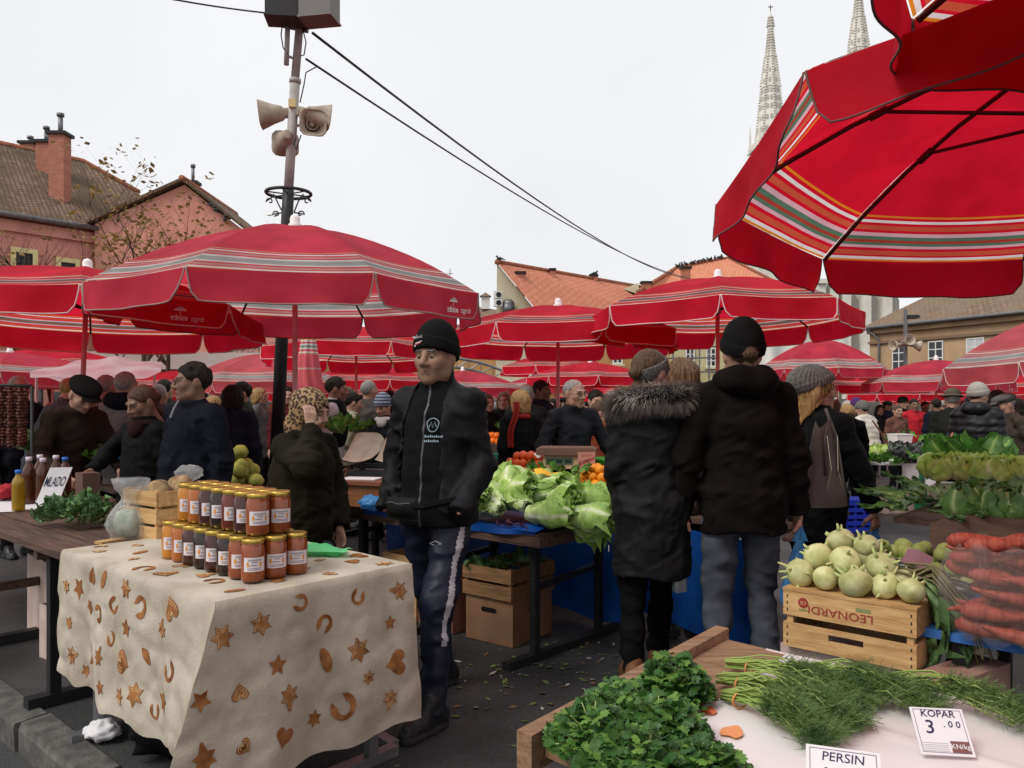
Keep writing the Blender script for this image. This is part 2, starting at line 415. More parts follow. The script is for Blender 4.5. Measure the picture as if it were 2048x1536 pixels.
def hair_geo(style, h):
    cut = lambda X, Y, Z, c=-.012: -(.75*Y+.66*Z-c)+.022*(vnoise(X*45+50, Y*45+50, Z*45+50)-.5)
    ang = lambda X, Y: np.arctan2(X, Y-.02)
    if style == 'short':
        e = ell((0, .016, .034), (.083, .103, .094))
        f = lambda X, Y, Z: np.maximum(e(X, Y, Z)+.014*(vnoise(X*45+50, Y*45+50, Z*30+50)-.5)+.003*np.sin(50*ang(X, Y)+9*Z*30), np.maximum(cut(X, Y, Z), -.085-Z))
        lo, hi = (-.1, -.11, -.1), (.1, .14, .15)
    elif style == 'thin':
        e = ell((0, .016, .028), (.079, .099, .088))
        f = lambda X, Y, Z: np.maximum(e(X, Y, Z)+.008*(vnoise(X*70+50, Y*70+50, Z*40+50)-.5), np.maximum(cut(X, Y, Z, .012), -.08-Z))
        lo, hi = (-.1, -.11, -.1), (.1, .14, .14)
    elif style == 'bun':
        e = union([ell((0, .016, .03), (.08, .1, .09)), ell((0, .115, .0), (.035, .03, .03)), ell((0, .09, -.08), (.03, .035, .06))], .02)
        f = lambda X, Y, Z: np.maximum(e(X, Y, Z)+.004*np.sin(46*ang(X, Y)+6*Z*20)*.6, cut(X, Y, Z))
        lo, hi = (-.1, -.11, -.16), (.1, .17, .15)
    elif style == 'bob':
        e = union([ell((0, .02, .025), (.097, .112, .105)), ell((.055, .02, -.06), (.045, .075, .085)), ell((-.055, .02, -.06), (.045, .075, .085)), ell((0, .06, -.06), (.07, .06, .085))], .03)
        f = lambda X, Y, Z: np.maximum(e(X, Y, Z)+.006*np.sin(34*ang(X, Y)+30*vnoise(X*14+9, Y*14+9, Z*6+9))+.01*(vnoise(X*30+50, Y*30+50, Z*9+50)-.5), np.minimum(cut(X, Y, Z, -.005), 9)-np.where(np.abs(X) > .058, .03, 0))
        lo, hi = (-.125, -.12, -.18), (.125, .16, .16)
    else:  # long
        e = union([ell((0, .022, .025), (.096, .113, .104)), cone((.055, .035, -.03), (.088, .045, -.27), .05, .038), cone((-.055, .035, -.03), (-.088, .045, -.27), .05, .038),
                   cone((0, .065, -.03), (0, .135, -.33), .062, .05), cone((.04, .06, -.1), (.055, .135, -.38), .05, .022), cone((-.04, .06, -.1), (-.055, .13, -.35), .05, .022)], .03)
        f = lambda X, Y, Z: np.maximum(e(X, Y, Z)+.0065*np.sin(30*ang(X, Y)+26*vnoise(X*9+9, Y*9+9, Z*7+9))+.014*(vnoise(X*30+50, Y*30+50, Z*7+50)-.5), cut(X, Y, Z, -.005)-np.where(np.abs(X) > .055, .035, 0))
        lo, hi = (-.16, -.12, -.42), (.16, .21, .16)
    return surface_nets(f, lo, hi, h)

def hat_geo(style, h):
    ang = lambda X, Y: np.arctan2(X, Y-.012)
    if style in ('beanie', 'beanie_flat'):
        e = ell((0, .014, .045), (.093, .112, .105 if style == 'beanie_flat' else .126))
        def f(X, Y, Z):
            zz = Z+.30*Y
            d = e(X, Y, Z)+.0016*np.sin(56*ang(X, Y))+.004*(vnoise(X*20+9, Y*20+9, Z*14+9)-.5)-np.where(zz < .064, .006, 0)
            return np.maximum(d, .012-zz)
        lo, hi = (-.12, -.13, -.06), (.12, .15, .19)
    elif style == 'slouch':
        e = union([ell((0, .016, .045), (.097, .114, .105)), ell((0, .09, .055), (.092, .085, .082))], .05)
        def f(X, Y, Z):
            zz = Z+.38*Y
            return np.maximum(e(X, Y, Z)+.0035*np.sin(34*ang(X, Y))+.009*(vnoise(X*22+9, Y*22+9, Z*22+9)-.5)-np.where(zz < .075, .004, 0), .026-zz)
        lo, hi = (-.125, -.13, -.09), (.125, .2, .18)
    elif style == 'headband':
        e = ell((0, .016, .03), (.088, .106, .098))
        def f(X, Y, Z):
            zz = Z+.42*(Y-.01); d = e(X, Y, Z)+.0035*np.sin(30*ang(X, Y))*np.sin(zz*140)
            return np.maximum(np.maximum(d, -(d+.02)), np.abs(zz-.012)-.042)
        lo, hi = (-.11, -.13, -.12), (.11, .15, .14)
    elif style == 'cap':
        e = union([ell((0, .0, .082), (.106, .13, .047)), ell((0, .02, .06), (.092, .112, .06)), ell((0, -.122, .052), (.07, .05, .011))], .02)
        f = lambda X, Y, Z: np.maximum(e(X, Y, Z), .035-Z-.1*Y)
        lo, hi = (-.12, -.19, -.01), (.12, .16, .16)
    elif style == 'brim':
        e = union([ell((0, .012, .08), (.088, .108, .07)), ell((0, .012, .05), (.135, .155, .012))], .02)
        f = lambda X, Y, Z: e(X, Y, Z)
        lo, hi = (-.15, -.16, .02), (.15, .19, .17)
    else:  # kerchief
        e = union([ell((0, .02, .025), (.096, .118, .11)), ell((0, .03, -.085), (.082, .09, .085)), ell((0, .08, -.10), (.07, .06, .07))], .04)
        op = ell((0, -.15, -.015), (.062, .105, .088))
        f = lambda X, Y, Z: np.maximum(e(X, Y, Z)+.008*(vnoise(X*24+9, Y*24+9, Z*13+9)-.5), -op(X, Y, Z))
        lo, hi = (-.12, -.13, -.19), (.12, .17, .16)
    return surface_nets(f, lo, hi, h)

def hand_prims(wr, d, pn, side, curl):
    """palm and five fingers; d along the hand, pn out of the palm"""
    wr = np.array(wr, float); d = np.array(d, float); d /= np.linalg.norm(d)
    pn = np.array(pn, float); pn = pn-d*(pn@d); pn /= np.linalg.norm(pn)+1e-9; s = np.cross(d, pn)*side
    P = [cone(wr-d*.03, wr+d*.02, .026, .025)]
    for k in (-1.0, -.35, .35, 1.0): P.append(cone(wr+d*.02+s*k*.014, wr+d*.082+s*k*.027, .0155, .0125))
    for i, (k, L) in enumerate(((-1.0, .060), (-.35, .076), (.35, .082), (1.0, .072))):
        p = wr+d*.088+s*k*.028; dd = d.copy()
        for j, fr in enumerate((.45, .32, .25)):
            a = curl*(.55+.25*j); dd = dd*math.cos(a)+pn*math.sin(a)*1.0; dd /= np.linalg.norm(dd)
            q = p+dd*L*fr; P.append(cone(p, q, .0098-.0008*j, .009-.0008*j)); p = q
            pn2 = pn
    t0 = wr+d*.025+s*.03; t1 = t0+(d*.5+s*.75+pn*.35*curl)*.04; t2 = t1+(d*.85+s*.15+pn*.6*curl)*.035
    P += [cone(t0, t1, .013, .0115), cone(t1, t2, .0112, .009)]
    return P

SKIN = {}
def skin_mats(key, c, lipc=None, stubc=None):
    if key not in SKIN:
        SKIN[key] = [mat('skin_'+key, c, tuple(x*.82 for x in c), rough=.55, scale=40, bump=.08, bscale=160, spec=.35),
                     mat('eye_dark', (.02, .014, .011), rough=.35), mat('lips_'+key, lipc or (c[0]*.8, c[1]*.5, c[2]*.5), rough=.5),
                     mat('eye_white', (.20, .17, .155), rough=.3), mat('stubble_'+key, stubc or (c[0]*.55, c[1]*.52, c[2]*.52), c, rough=.7, scale=300, lo=.3, hi=.8)]
    return SKIN[key]
_HEADS = {}
def cached(fn, *a):
    k = (fn.__name__,)+a
    if k not in _HEADS: _HEADS[k] = fn(*a)
    return _HEADS[k]

def person(label, x, y, rz, H=1.72, z=None, lean=0, side=0, yaw=0, pitch=0, g=1.0, h=.012, skin=None, coat=None, hem=.72, flare=.0, collar=.05, puff=0,
           trousers=None, shoes=None, hair=None, hat=None, armL=None, armR=None, handL=None, handR=None, hood=None, scarf=None, inner=None, opening=None,
           feet=((.10, 0), (-.10, 0)), stripe=None, stub=False, group=None, zip_=None, sleeve=1.0, folds=1.0, skirt=False, detail=True, toe=(.15, -.15), buttons=None):
    k = H/1.75; hz = gz(y) if z is None else z
    T = thing('person', label, 'person', (x, y, hz), rz, group)
    piv = np.array([0, 0, .93])
    RL = roty3(side)@rotx3(lean)
    up = lambda p: RL@(np.array(p, float)-piv)+piv
    # joints
    gs = .165*(.72+.28*g); shL, shR = up((gs, .012, 1.395)), up((-gs, .012, 1.395))
    def arm(spec, sh, sx):
        if spec is None:
            e = sh+RL@np.array([sx*.055, .03, -.285]); wv = e+RL@np.array([sx*.01, -.055, -.255]); return e, wv
        wv, hint = spec; return ik(sh, wv, hint)
    eL, wL = arm(armL, shL, 1); eR, wR = arm(armR, shR, -1)
    nb = up((0, .025, 1.46)); hc = up((0, -.005+.0, 1.605))+np.array([0, -.03*math.sin(pitch) if pitch > 0 else 0, 0])
    Rh = RL@rotz3(yaw)@rotx3(pitch)
    def put(name, V, Q, mats, mi=None, parent=T):
        return link(name, mesh_np(name, V*k, Q, mats, mi), parent)
    headmap = lambda V: (V*1.06@Rh.T+hc).astype(np.float32)
    # body: one figure under the clothes, with head and hands
    hipL, hipR = (.09, 0, .9), (-.09, 0, .9)
    knee, ank = [], []
    for sx, (fx, fy) in zip((1, -1), feet):
        ank.append(np.array([fx, fy+.02, .085])); m = (np.array([sx*.09, 0, .9])+ank[-1])/2; knee.append(m+np.array([0, -.035, .03]))
    tor = [ell(up((0, 0, 1.26)), (.14*g, .09*g, .2), lean), ell(up((0, 0, 1.05)), (.13*g, .085*g, .17), lean), ell((0, .0, .92), (.14*g, .09*g, .12)), cone(shL, shR, .05, .05), cone(up((0, .02, 1.4)), nb, .06, .055)]
    limbs = [cone(shL, eL, .042, .035), cone(eL, wL, .035, .025), cone(shR, eR, .042, .035), cone(eR, wR, .035, .025)]
    legs = []
    for i, hp in enumerate((hipL, hipR)): legs += [cone(hp, knee[i], .07, .048), cone(knee[i], ank[i], .046, .032)]
    allp = [np.array(q) for q in (shL, shR, eL, eR, wL, wR, nb)]
    mn = np.minimum.reduce(allp+[np.array([-.3*g, -.25*g, 0])]); mxx = np.maximum.reduce(allp+[np.array([.3*g, .25*g, 1.5])])
    Vb, Qb = surface_nets(union(tor+limbs+legs, .03), mn-.12, mxx+.1, max(.028, h*1.6))
    Vh, Qh, mih = cached(head_geo, .0036 if h < .0095 else .0045 if h < .016 else .008, detail and h < .018, stub)
    parts = [(Vb, Qb, np.zeros(len(Qb), int)), (headmap(Vh), Qh, mih)]
    for spec, e, wv, sx in ((handL, eL, wL, 1), (handR, eR, wR, -1)):
        if spec == 'hidden': continue
        d = (wv-e); d = d/np.linalg.norm(d)
        if spec:
            dd = np.array(spec.get('dir', d), float); pn = spec.get('palm', (-sx, 0, 0)); cu = spec.get('curl', .6)
        else: dd, pn, cu = d, (-sx, 0, 0), .45
        if h > .018: P = [cone(wv, wv+dd/np.linalg.norm(dd)*.07, .03, .034), cone(wv+dd*.07, wv+dd*.12, .03, .02)]; hh = .012
        else: P = hand_prims(wv+dd*.01, dd, pn, sx, cu); hh = .0045
        V, Q = surface_nets(union(P, .008 if h < .018 else .02), wv-.19, wv+.19, hh); parts.append((V, Q, np.zeros(len(Q), int)))
    off = 0; VV, QQ, MM = [], [], []
    for V, Q, m in parts: VV.append(V); QQ.append(Q+off); MM.append(m); off += len(V)
    put('body', np.concatenate(VV), np.concatenate(QQ), skin, np.concatenate(MM))
    # trousers
    if trousers:
        tp = [ell((0, .0, .92), (.135*g**.7+.006, .105*g+.004, .12))]
        for i, hp in enumerate(((.082*g**.6, 0, .84), (-.082*g**.6, 0, .84))):
            tp += [cone(hp, knee[i], .088*g**.6, .070*(.6+.4*g)), cone(knee[i], ank[i]+np.array([0, 0, .0]), .070, .058)]
        tu = union(tp, .035); sl = getattr(trousers, 'slim', None)
        s0 = rnd(0, 20)
        def ft(X, Y, Z):
            d = band(tu(X, Y, Z), X, Y, Z, lambda x, y, z: (.016*(vnoise(x*11+s0, y*11+40, z*16+s0)-.5)+.007*(vnoise(x*24+9, y*24+s0, z*42+10)-.5)+.036*(np.abs(vnoise(x*8+z*5+13, y*8+s0, z*17-x*7+17)-.5)-.15))*folds)
            return np.maximum(d, .07-Z)
        lo = np.minimum(np.minimum(ank[0], ank[1])-.12, [-.3, -.25, .04]); hi = np.maximum(np.maximum(ank[0], ank[1])+.12, [.3, .25, 1.03])
        V, Q = surface_nets(ft, lo, hi, h)
        mi = None
        if stripe is not None:
            C = V[Q].mean(1); t = np.clip((.86-C[:, 2])/(.86-.085), 0, 1); li = 0 if stripe > 0 else 1
            ax = np.array([stripe*.082*g**.6, 0, .86]); kk = knee[li]; aa = ank[li]
            tt = C[:, 2]
            cx = np.where(tt > kk[2], ax[0]+(kk[0]-ax[0])*(.86-tt)/(.86-kk[2]), kk[0]+(aa[0]-kk[0])*(kk[2]-tt)/(kk[2]-aa[2]))
            cy = np.where(tt > kk[2], 0+(kk[1])*(.86-tt)/(.86-kk[2]), kk[1]+(aa[1]-kk[1])*(kk[2]-tt)/(kk[2]-aa[2]))
            an = np.arctan2(C[:, 1]-cy+.012, (C[:, 0]-cx)*stripe)
            mi = ((np.abs(an+.25) < .21) & (C[:, 2] > .36) & ((C[:, 0]-cx)*stripe > 0)).astype(int)
        put('trousers', V, Q, trousers if isinstance(trousers, list) else [trousers], mi)
    if shoes:
        for i in (0, 1):
            a = ank[i]; an = toe[i]; dv = np.array([math.sin(an), -math.cos(an), 0])
            tp_ = a+dv*.155; tp_[2] = .035; he = a-dv*.045; he[2] = .035
            up_ = union([cone(he+[0, 0, .015], tp_, .041, .036), cone(a+dv*.01+np.array([0, 0, .045]), a+dv*.07-np.array([0, 0, .03]), .045, .04), cone(a+np.array([0, 0, .04]), he+[0, 0, .01], .047, .044)], .03)
            so = cone(he, tp_, .047, .044)
            def fs_(X, Y, Z):
                d = np.maximum(up_(X, Y, Z), .004-Z); s = np.maximum(so(X, Y, np.full_like(Z, .035)), np.maximum(Z-.026, .001-Z)); return np.minimum(d, s)
            V, Q = surface_nets(fs_, a-[.2, .25, .09], a+[.2, .2, .1], .008 if h < .016 else .014)
            C = V[Q].mean(1); put('shoe', V, Q, shoes if isinstance(shoes, list) else [shoes], (C[:, 2] < .027).astype(int) if isinstance(shoes, list) else None)
    # coat
    def torso(gx, thick, hemz, skirt_):
        P = [ell(up((0, .008, 1.25)), (.15*(.55+.45*gx)+thick, .108*gx+thick, .21), lean), ell(up((0, -.02*(gx-.8), 1.07)), (.138*gx**.8+thick, .112*gx+thick, .2), lean), ell(up((0, 0, .93)), (.152*gx**.7+thick, .118*gx+thick, .17), lean*.3),
             cone(shL, up((.04, .025, 1.445)), .050+thick*.6, .050+thick*.6), cone(shR, up((-.04, .025, 1.445)), .050+thick*.6, .050+thick*.6)]
        base = union(P, .05)
        def f(X, Y, Z):
            d = base(X, Y, Z)
            if hemz < .86:
                yc = 0; rr = 1+flare*(.93-Z); a, b = .152*gx**.7+thick, .120*gx+thick
                q = (np.sqrt((X/(a*rr))**2+((Y-yc)/(b*rr))**2)-1)*b*rr
                d = smin(d, np.maximum(q, Z-.95), .05)
            return d
        return f
    if coat:
        th = .022+.012*(puff > 0)
        tf = torso(g, th, hem, skirt)
        sl_ = union([cone(s_, e_, (.050+th*.7)*sleeve, (.044+th*.75)*sleeve) for s_, e_ in ((shL, eL), (shR, eR))]+[cone(e_, w_, (.044+th*.75)*sleeve, (.031+th*.85)*sleeve) for e_, w_ in ((eL, wL), (eR, wR))], .03)
        ctop = up((0, -.005, 1.465+collar)); cdir = RL@np.array([0, -.1, 1.0])
        col_ = cone(up((0, .02, 1.40)), ctop, .088, .082); hole = cone(up((0, .012, 1.45)), up((0, -.03, 1.7)), .062, .075)
        s0 = rnd(0, 25); wl, wr_ = wL.copy(), wR.copy()
        def fc(X, Y, Z):
            d = smin(tf(X, Y, Z), sl_(X, Y, Z), .03)
            def nz3(x, y, z):
                wq = 2.2*(vnoise(x*4+s0, y*4+31, z*4+s0)-.5)
                r = .010*(vnoise(x*5+s0, y*5+31, z*4+s0)-.5)+.036*(np.abs(vnoise(x*7+z*4+wq+s0+9, y*7+7, z*11-x*5+wq+s0+9)-.5)-.2)
                if h < .02: r = r+.026*(np.abs(vnoise(x*15+wq*2+s0+9, y*15+7, z*23+x*11+wq+s0+9)-.5)-.2)
                return r*folds
            d = band(d, X, Y, Z, nz3)
            if puff: d = d-.011*np.abs(np.sin((Z+.3*np.abs(X)*0)*PI/puff))
            if collar > 0:
                cc = np.maximum(col_(X, Y, Z), (X-ctop[0])*cdir[0]+(Y-ctop[1])*cdir[1]+(Z-ctop[2])*cdir[2])
                d = smin(d, cc, .02)
                d = np.maximum(d, -hole(X, Y, Z))
            d = np.maximum(d, hem+.012*np.sin(X*19+s0)-Z)
            # cuffs
            for wv, e in ((wl, eL), (wr_, eR)):
                dv = (wv-e)/np.linalg.norm(wv-e); q = (X-wv[0])*dv[0]+(Y-wv[1])*dv[1]+(Z-wv[2])*dv[2]
                near = np.sqrt((X-wv[0])**2+(Y-wv[1])**2+(Z-wv[2])**2) < .12
                d = np.where(near, np.maximum(d, q-.008), d)
            if opening:
                w0, w1, cx0, cx1 = opening   # half widths and centre at hem / collar
                t = np.clip((Z-hem)/(1.5-hem), 0, 1); hw = w0+(w1-w0)*t; cx = cx0+(cx1-cx0)*t
                d = np.maximum(d, -np.maximum(np.abs(X-cx)-hw, Y+.0))
            return d
        V, Q = surface_nets(fc, np.minimum(mn-.16, [-.4*g, -.35*g, hem-.04]), np.maximum(mxx+.14, [.4*g, .35*g, 1.45+collar+.06]), h)
        if hem > .05: pass
        mats = coat if isinstance(coat, list) else [coat]; mi = None
        if len(mats) > 1 and zip_ is not None:
            C = V[Q].mean(1); mi = ((np.abs(C[:, 0]-zip_) < .008) & (C[:, 1] < -.03) & (C[:, 2] > hem)).astype(int)
        put('jacket', V, Q, mats, mi)
    if inner:
        tf2 = torso(g, .012, .84, False); ct2 = up((0, -.012, 1.50))
        nk2 = cone(up((0, .02, 1.38)), ct2, .075, .066); s1 = rnd(0, 9)
        V, Q = surface_nets(lambda X, Y, Z: np.maximum(np.maximum(smin(tf2(X, Y, Z), nk2(X, Y, Z), .03)+.012*(vnoise(X*10+s1, Y*10+3, Z*26+3)-.5), .84-Z), Z-1.53), (-.32, -.34, .8), (.32, .3, 1.56), h)
        C = V[Q].mean(1); put('sweater', V, Q, inner if isinstance(inner, list) else [inner], ((np.abs(C[:, 0]-.012) < .006) & (C[:, 1] < -.02)).astype(int) if isinstance(inner, list) else None)
    if hood:
        hp = union([ell(up((0, .10, 1.47)), (.13, .075, .085)), cone(up((.1, .05, 1.47)), up((-.0, -.03, 1.44)), .045, .03), cone(up((-.1, .05, 1.47)), up((.0, -.03, 1.44)), .045, .03), cone(up((.1, .05, 1.47)), up((.06, .13, 1.48)), .05, .05), cone(up((-.1, .05, 1.47)), up((-.06, .13, 1.48)), .05, .05)], .04)
        hi_ = ell(up((0, .05, 1.56)), (.085, .085, .07))
        V, Q = surface_nets(lambda X, Y, Z: np.maximum(hp(X, Y, Z)+.014*(vnoise(X*16+5, Y*16+5, Z*22+5)-.5), -hi_(X, Y, Z)), up((0, .02, 1.45))-np.array([.24, .26, .2]), up((0, .02, 1.45))+np.array([.24, .26, .2]), h)
        put('hood', V, Q, [hood])
    if scarf:
        sp = union([ell(up((0, .01, 1.455)), (.125, .12, .048)), ell(up((.03, -.085, 1.41)), (.065, .05, .06))], .03)
        V, Q = surface_nets(lambda X, Y, Z: sp(X, Y, Z)+.02*(np.abs(vnoise(X*13+5, Y*13+5, Z*34+5)-.5)-.1), up((0, 0, 1.45))-.2, up((0, 0, 1.45))+.2, h)
        put('scarf', V, Q, [scarf])
    hh = .005 if h < .016 else .009
    if hair:
        V, Q = cached(hair_geo, hair[0], hh*1.1); put('hair', headmap(V), Q, [hair[1]])
    if hat:
        V, Q = cached(hat_geo, hat[0], hh); put('hat', headmap(V), Q, [hat[1]] if not isinstance(hat[1], list) else hat[1])
    T['k'] = k
    info = dict(T=T, k=k, up=up, headmap=lambda p: (np.asarray(p)*1.06@Rh.T+hc)*k, wL=wL*k, wR=wR*k, eL=eL*k, eR=eR*k, shL=shL*k, shR=shR*k)
    return info
def part(info, mb, name, mats, smooth=True): return mb.build(name, mats, info['T'], smooth)
def world(info, p):
    c, s = math.cos(info['T'].rotation_euler[2]), math.sin(info['T'].rotation_euler[2]); L = info['T'].location
    return Vector((L[0]+p[0]*c-p[1]*s, L[1]+p[0]*s+p[1]*c, L[2]+p[2]))
# ------------------------------------------------------------------ ground, kerb
LC0 = (.25, 4.4)
def brick_mat(name, c1, c2, cm, sx, sy, rough=.85, bump=.6, axis=None, moss=None):
    m = bpy.data.materials.new(name); m.use_nodes = True; n = m.node_tree; L = n.links; p = n.nodes['Principled BSDF']
    tcn = n.nodes.new('ShaderNodeTexCoord'); br = n.nodes.new('ShaderNodeTexBrick'); mp = n.nodes.new('ShaderNodeMapping')
    if axis: mp.inputs['Rotation'].default_value = axis
    L.new(tcn.outputs['Object'], mp.inputs['Vector']); L.new(mp.outputs[0], br.inputs['Vector'])
    br.inputs['Scale'].default_value = 1; br.inputs['Brick Width'].default_value = sx; br.inputs['Row Height'].default_value = sy; br.inputs['Mortar Size'].default_value = sy*.09
    br.inputs['Color1'].default_value = (*c1, 1); br.inputs['Color2'].default_value = (*c2, 1); br.inputs['Mortar'].default_value = (*cm, 1)
    cs = br.outputs['Color']
    nz_ = n.nodes.new('ShaderNodeTexNoise'); nz_.inputs['Scale'].default_value = .55; nz_.inputs['Detail'].default_value = 8; nz_.inputs['Roughness'].default_value = .7
    L.new(tcn.outputs['Object'], nz_.inputs['Vector'])
    if moss:
        r = n.nodes.new('ShaderNodeMapRange'); r.inputs[1].default_value = .42; r.inputs[2].default_value = .62; L.new(nz_.outputs['Fac'], r.inputs[0])
        x = n.nodes.new('ShaderNodeMix'); x.data_type = 'RGBA'; L.new(r.outputs[0], x.inputs[0]); L.new(cs, x.inputs[6]); x.inputs[7].default_value = (*moss, 1); cs = x.outputs[2]
    L.new(cs, p.inputs['Base Color']); p.inputs['Roughness'].default_value = rough; p.inputs['Specular IOR Level'].default_value = .2
    b = n.nodes.new('ShaderNodeBump'); b.inputs['Strength'].default_value = bump; b.inputs['Distance'].default_value = .03
    L.new(br.outputs['Fac'], b.inputs['Height']); b.invert = True; L.new(b.outputs[0], p.inputs['Normal'])
    MATS[name] = m; return m
def asphalt(name, c1, c2, rough=.62):
    m = mat(name, c1, c2, rough=rough, scale=1.3, detail=8, bump=.55, bscale=170, spec=.45, bdist=.012)
    n = m.node_tree; L = n.links; p = n.nodes['Principled BSDF']
    src = p.inputs['Base Color'].links[0].from_socket
    t = n.nodes.new('ShaderNodeTexVoronoi'); t.inputs['Scale'].default_value = 130; tcn = n.nodes.new('ShaderNodeTexCoord'); L.new(tcn.outputs['Object'], t.inputs['Vector'])
    x = n.nodes.new('ShaderNodeMix'); x.data_type = 'RGBA'; x.blend_type = 'OVERLAY'; x.inputs[0].default_value = .55
    L.new(src, x.inputs[6]); L.new(t.outputs['Color'], x.inputs[7])
    h = n.nodes.new('ShaderNodeHueSaturation'); h.inputs['Saturation'].default_value = .25; L.new(x.outputs[2], h.inputs['Color']); L.new(h.outputs[0], p.inputs['Base Color'])
    t2 = n.nodes.new('ShaderNodeTexNoise'); t2.inputs['Scale'].default_value = .8; t2.inputs['Detail'].default_value = 5; L.new(tcn.outputs['Object'], t2.inputs['Vector'])
    r = n.nodes.new('ShaderNodeMapRange'); r.inputs[1].default_value = .4; r.inputs[2].default_value = .62; r.inputs[3].default_value = .34; r.inputs[4].default_value = .78
    L.new(t2.outputs['Fac'], r.inputs[0]); L.new(r.outputs[0], p.inputs['Roughness'])
    return m
M_ASP = asphalt('damp_asphalt', (.022, .021, .021), (.050, .046, .044))
M_STREET = asphalt('street_asphalt', (.036, .036, .036), (.06, .058, .056))
NJ = Vector((-.954, 2.57, 0))               # near corner of the jar table
K0 = NJ+EY*.03                              # kerb line runs along EX through here
g = MB()
ys = [0, .4, 1, 2, 3, 4.5, 6, 8, 11, 15, 20, 26, 32, 45, 70, 120, 250, 600]
xs = [-700, -300, -120, -60, -30, -15, -8, -4, 0, 4, 8, 15, 30, 60, 120, 300, 700]
vs = []
for b_ in ys:
    for a_ in xs:
        p = K0+EX*a_+EY*b_; vs.append((p.x, p.y, gz(p.y)))
nx_ = len(xs)
g.add(vs, [(j*nx_+i, j*nx_+i+1, (j+1)*nx_+i+1, (j+1)*nx_+i) for j in range(len(ys)-1) for i in range(nx_-1)])
tag(g.build('market_square', M_ASP, smooth=True), kind='structure')
g = MB(); q = [K0+EX*a_+EY*b_+Vector((0, 0, -.125)) for a_, b_ in ((-700, -700), (700, -700), (700, .05), (-700, .05))]
g.add(q, [(0, 1, 2, 3)]); tag(g.build('street', M_STREET), kind='structure')
M_KERB = mat('kerb_granite', (.06, .057, .052), (.12, .113, .102), rough=.85, scale=14, bump=.5, bscale=60)
kerb = tag(bpy.data.objects.new('kerb', None), kind='structure'); COL.objects.link(kerb)
kerb.location = K0; kerb.rotation_euler = (0, 0, MA)
for i in range(-9, 6):
    b = MB(); w_ = .78; x0 = i*.8
    prof = [(-.0, -.2), (.0, -.02), (.012, .004), (.13, .012), (.15, -.2)]
    prof = [(y-.13, z) for y, z in prof]
    n = len(prof); jj = rnd(-.012, .012)
    vs = [(x0, y+jj, z+rnd(-.004, .004)) for y, z in prof]+[(x0+w_, y+jj+rnd(-.01, .01), z+rnd(-.004, .004)) for y, z in prof]
    b.add(vs, [tuple(range(n)), tuple(range(2*n-1, n-1, -1))]+[(k, n+k, n+(k+1) % n, (k+1) % n) for k in range(n)])
    b.build('kerb_stone', M_KERB, kerb)

# ------------------------------------------------------------------ buildings
M_PINK = mat('pink_render', lin((214, 150, 134)), lin((198, 134, 118)), rough=.9, scale=1.2, detail=8, bump=.15, bscale=12)
M_CREAM = mat('cream_render', lin((214, 206, 178)), lin((196, 186, 158)), rough=.9, scale=1.0, detail=8, bump=.1, bscale=12)
M_YELLOW = mat('yellow_render', lin((205, 196, 150)), lin((190, 180, 136)), rough=.9, scale=1.0, detail=8)
M_BEIGE = mat('beige_render', lin((184, 154, 120)), lin((168, 138, 108)), rough=.9, scale=.9, detail=8, bump=.1, bscale=12)
M_OCHRE = mat('ochre_render', lin((196, 150, 96)), lin((180, 138, 88)), rough=.9, scale=1.2)
M_TRIM = mat('cream_trim', lin((222, 210, 150)), rough=.85)
M_WIN = mat('window_glass', (.012, .013, .016), (.03, .032, .036), rough=.12, scale=2, spec=.6)
M_WHITEP = mat('white_paint', (.72, .71, .69), rough=.6)
M_CURTAIN = mat('net_curtain', (.55, .56, .57), (.45, .46, .48), rough=.9, scale=14)
M_DARKMET = mat('dark_iron', (.02, .02, .021), rough=.55, metal=.3)
M_ZINC = mat('zinc', (.22, .22, .23), (.16, .16, .165), rough=.5, metal=.6, scale=6)
M_BRICKC = brick_mat('chimney_brick', lin((188, 120, 98)), lin((168, 104, 84)), lin((160, 130, 112)), .26, .08, axis=(PI/2, 0, 0))
M_ROOFOLD = brick_mat('old_tile', lin((138, 112, 92)), lin((108, 88, 74)), lin((70, 58, 50)), .2, .17, bump=1.0, axis=(0, 0, math.radians(50)), moss=lin((84, 72, 56)))
M_ROOFNEW = brick_mat('terracotta_tile', lin((208, 138, 108)), lin((196, 124, 96)), lin((176, 112, 88)), .24, .3, bump=.3)  # orange muted a little: distant haze put into the tile colour
M_ROOFBR = brick_mat('brown_tile', lin((140, 116, 96)), lin((120, 98, 82)), lin((92, 76, 64)), .3, .32, bump=.6, moss=lin((122, 108, 90)))
M_RIDGE = mat('ridge_tile', lin((168, 100, 72)), lin((120, 80, 62)), rough=.85, scale=5)
M_STONE = mat('haze_pale_stone', lin((230, 225, 216)), lin((212, 206, 196)), rough=.9, scale=.35, detail=9, bump=.2, bscale=2)  # pale stone lightened further: haze of distance put into its colour
M_STONEDK = mat('haze_opening', lin((172, 168, 162)), rough=.95)  # openings paled too, the same haze held in their colour
M_TARP = mat('white_sheeting', lin((222, 222, 214)), lin((204, 204, 198)), rough=.7, scale=.6)

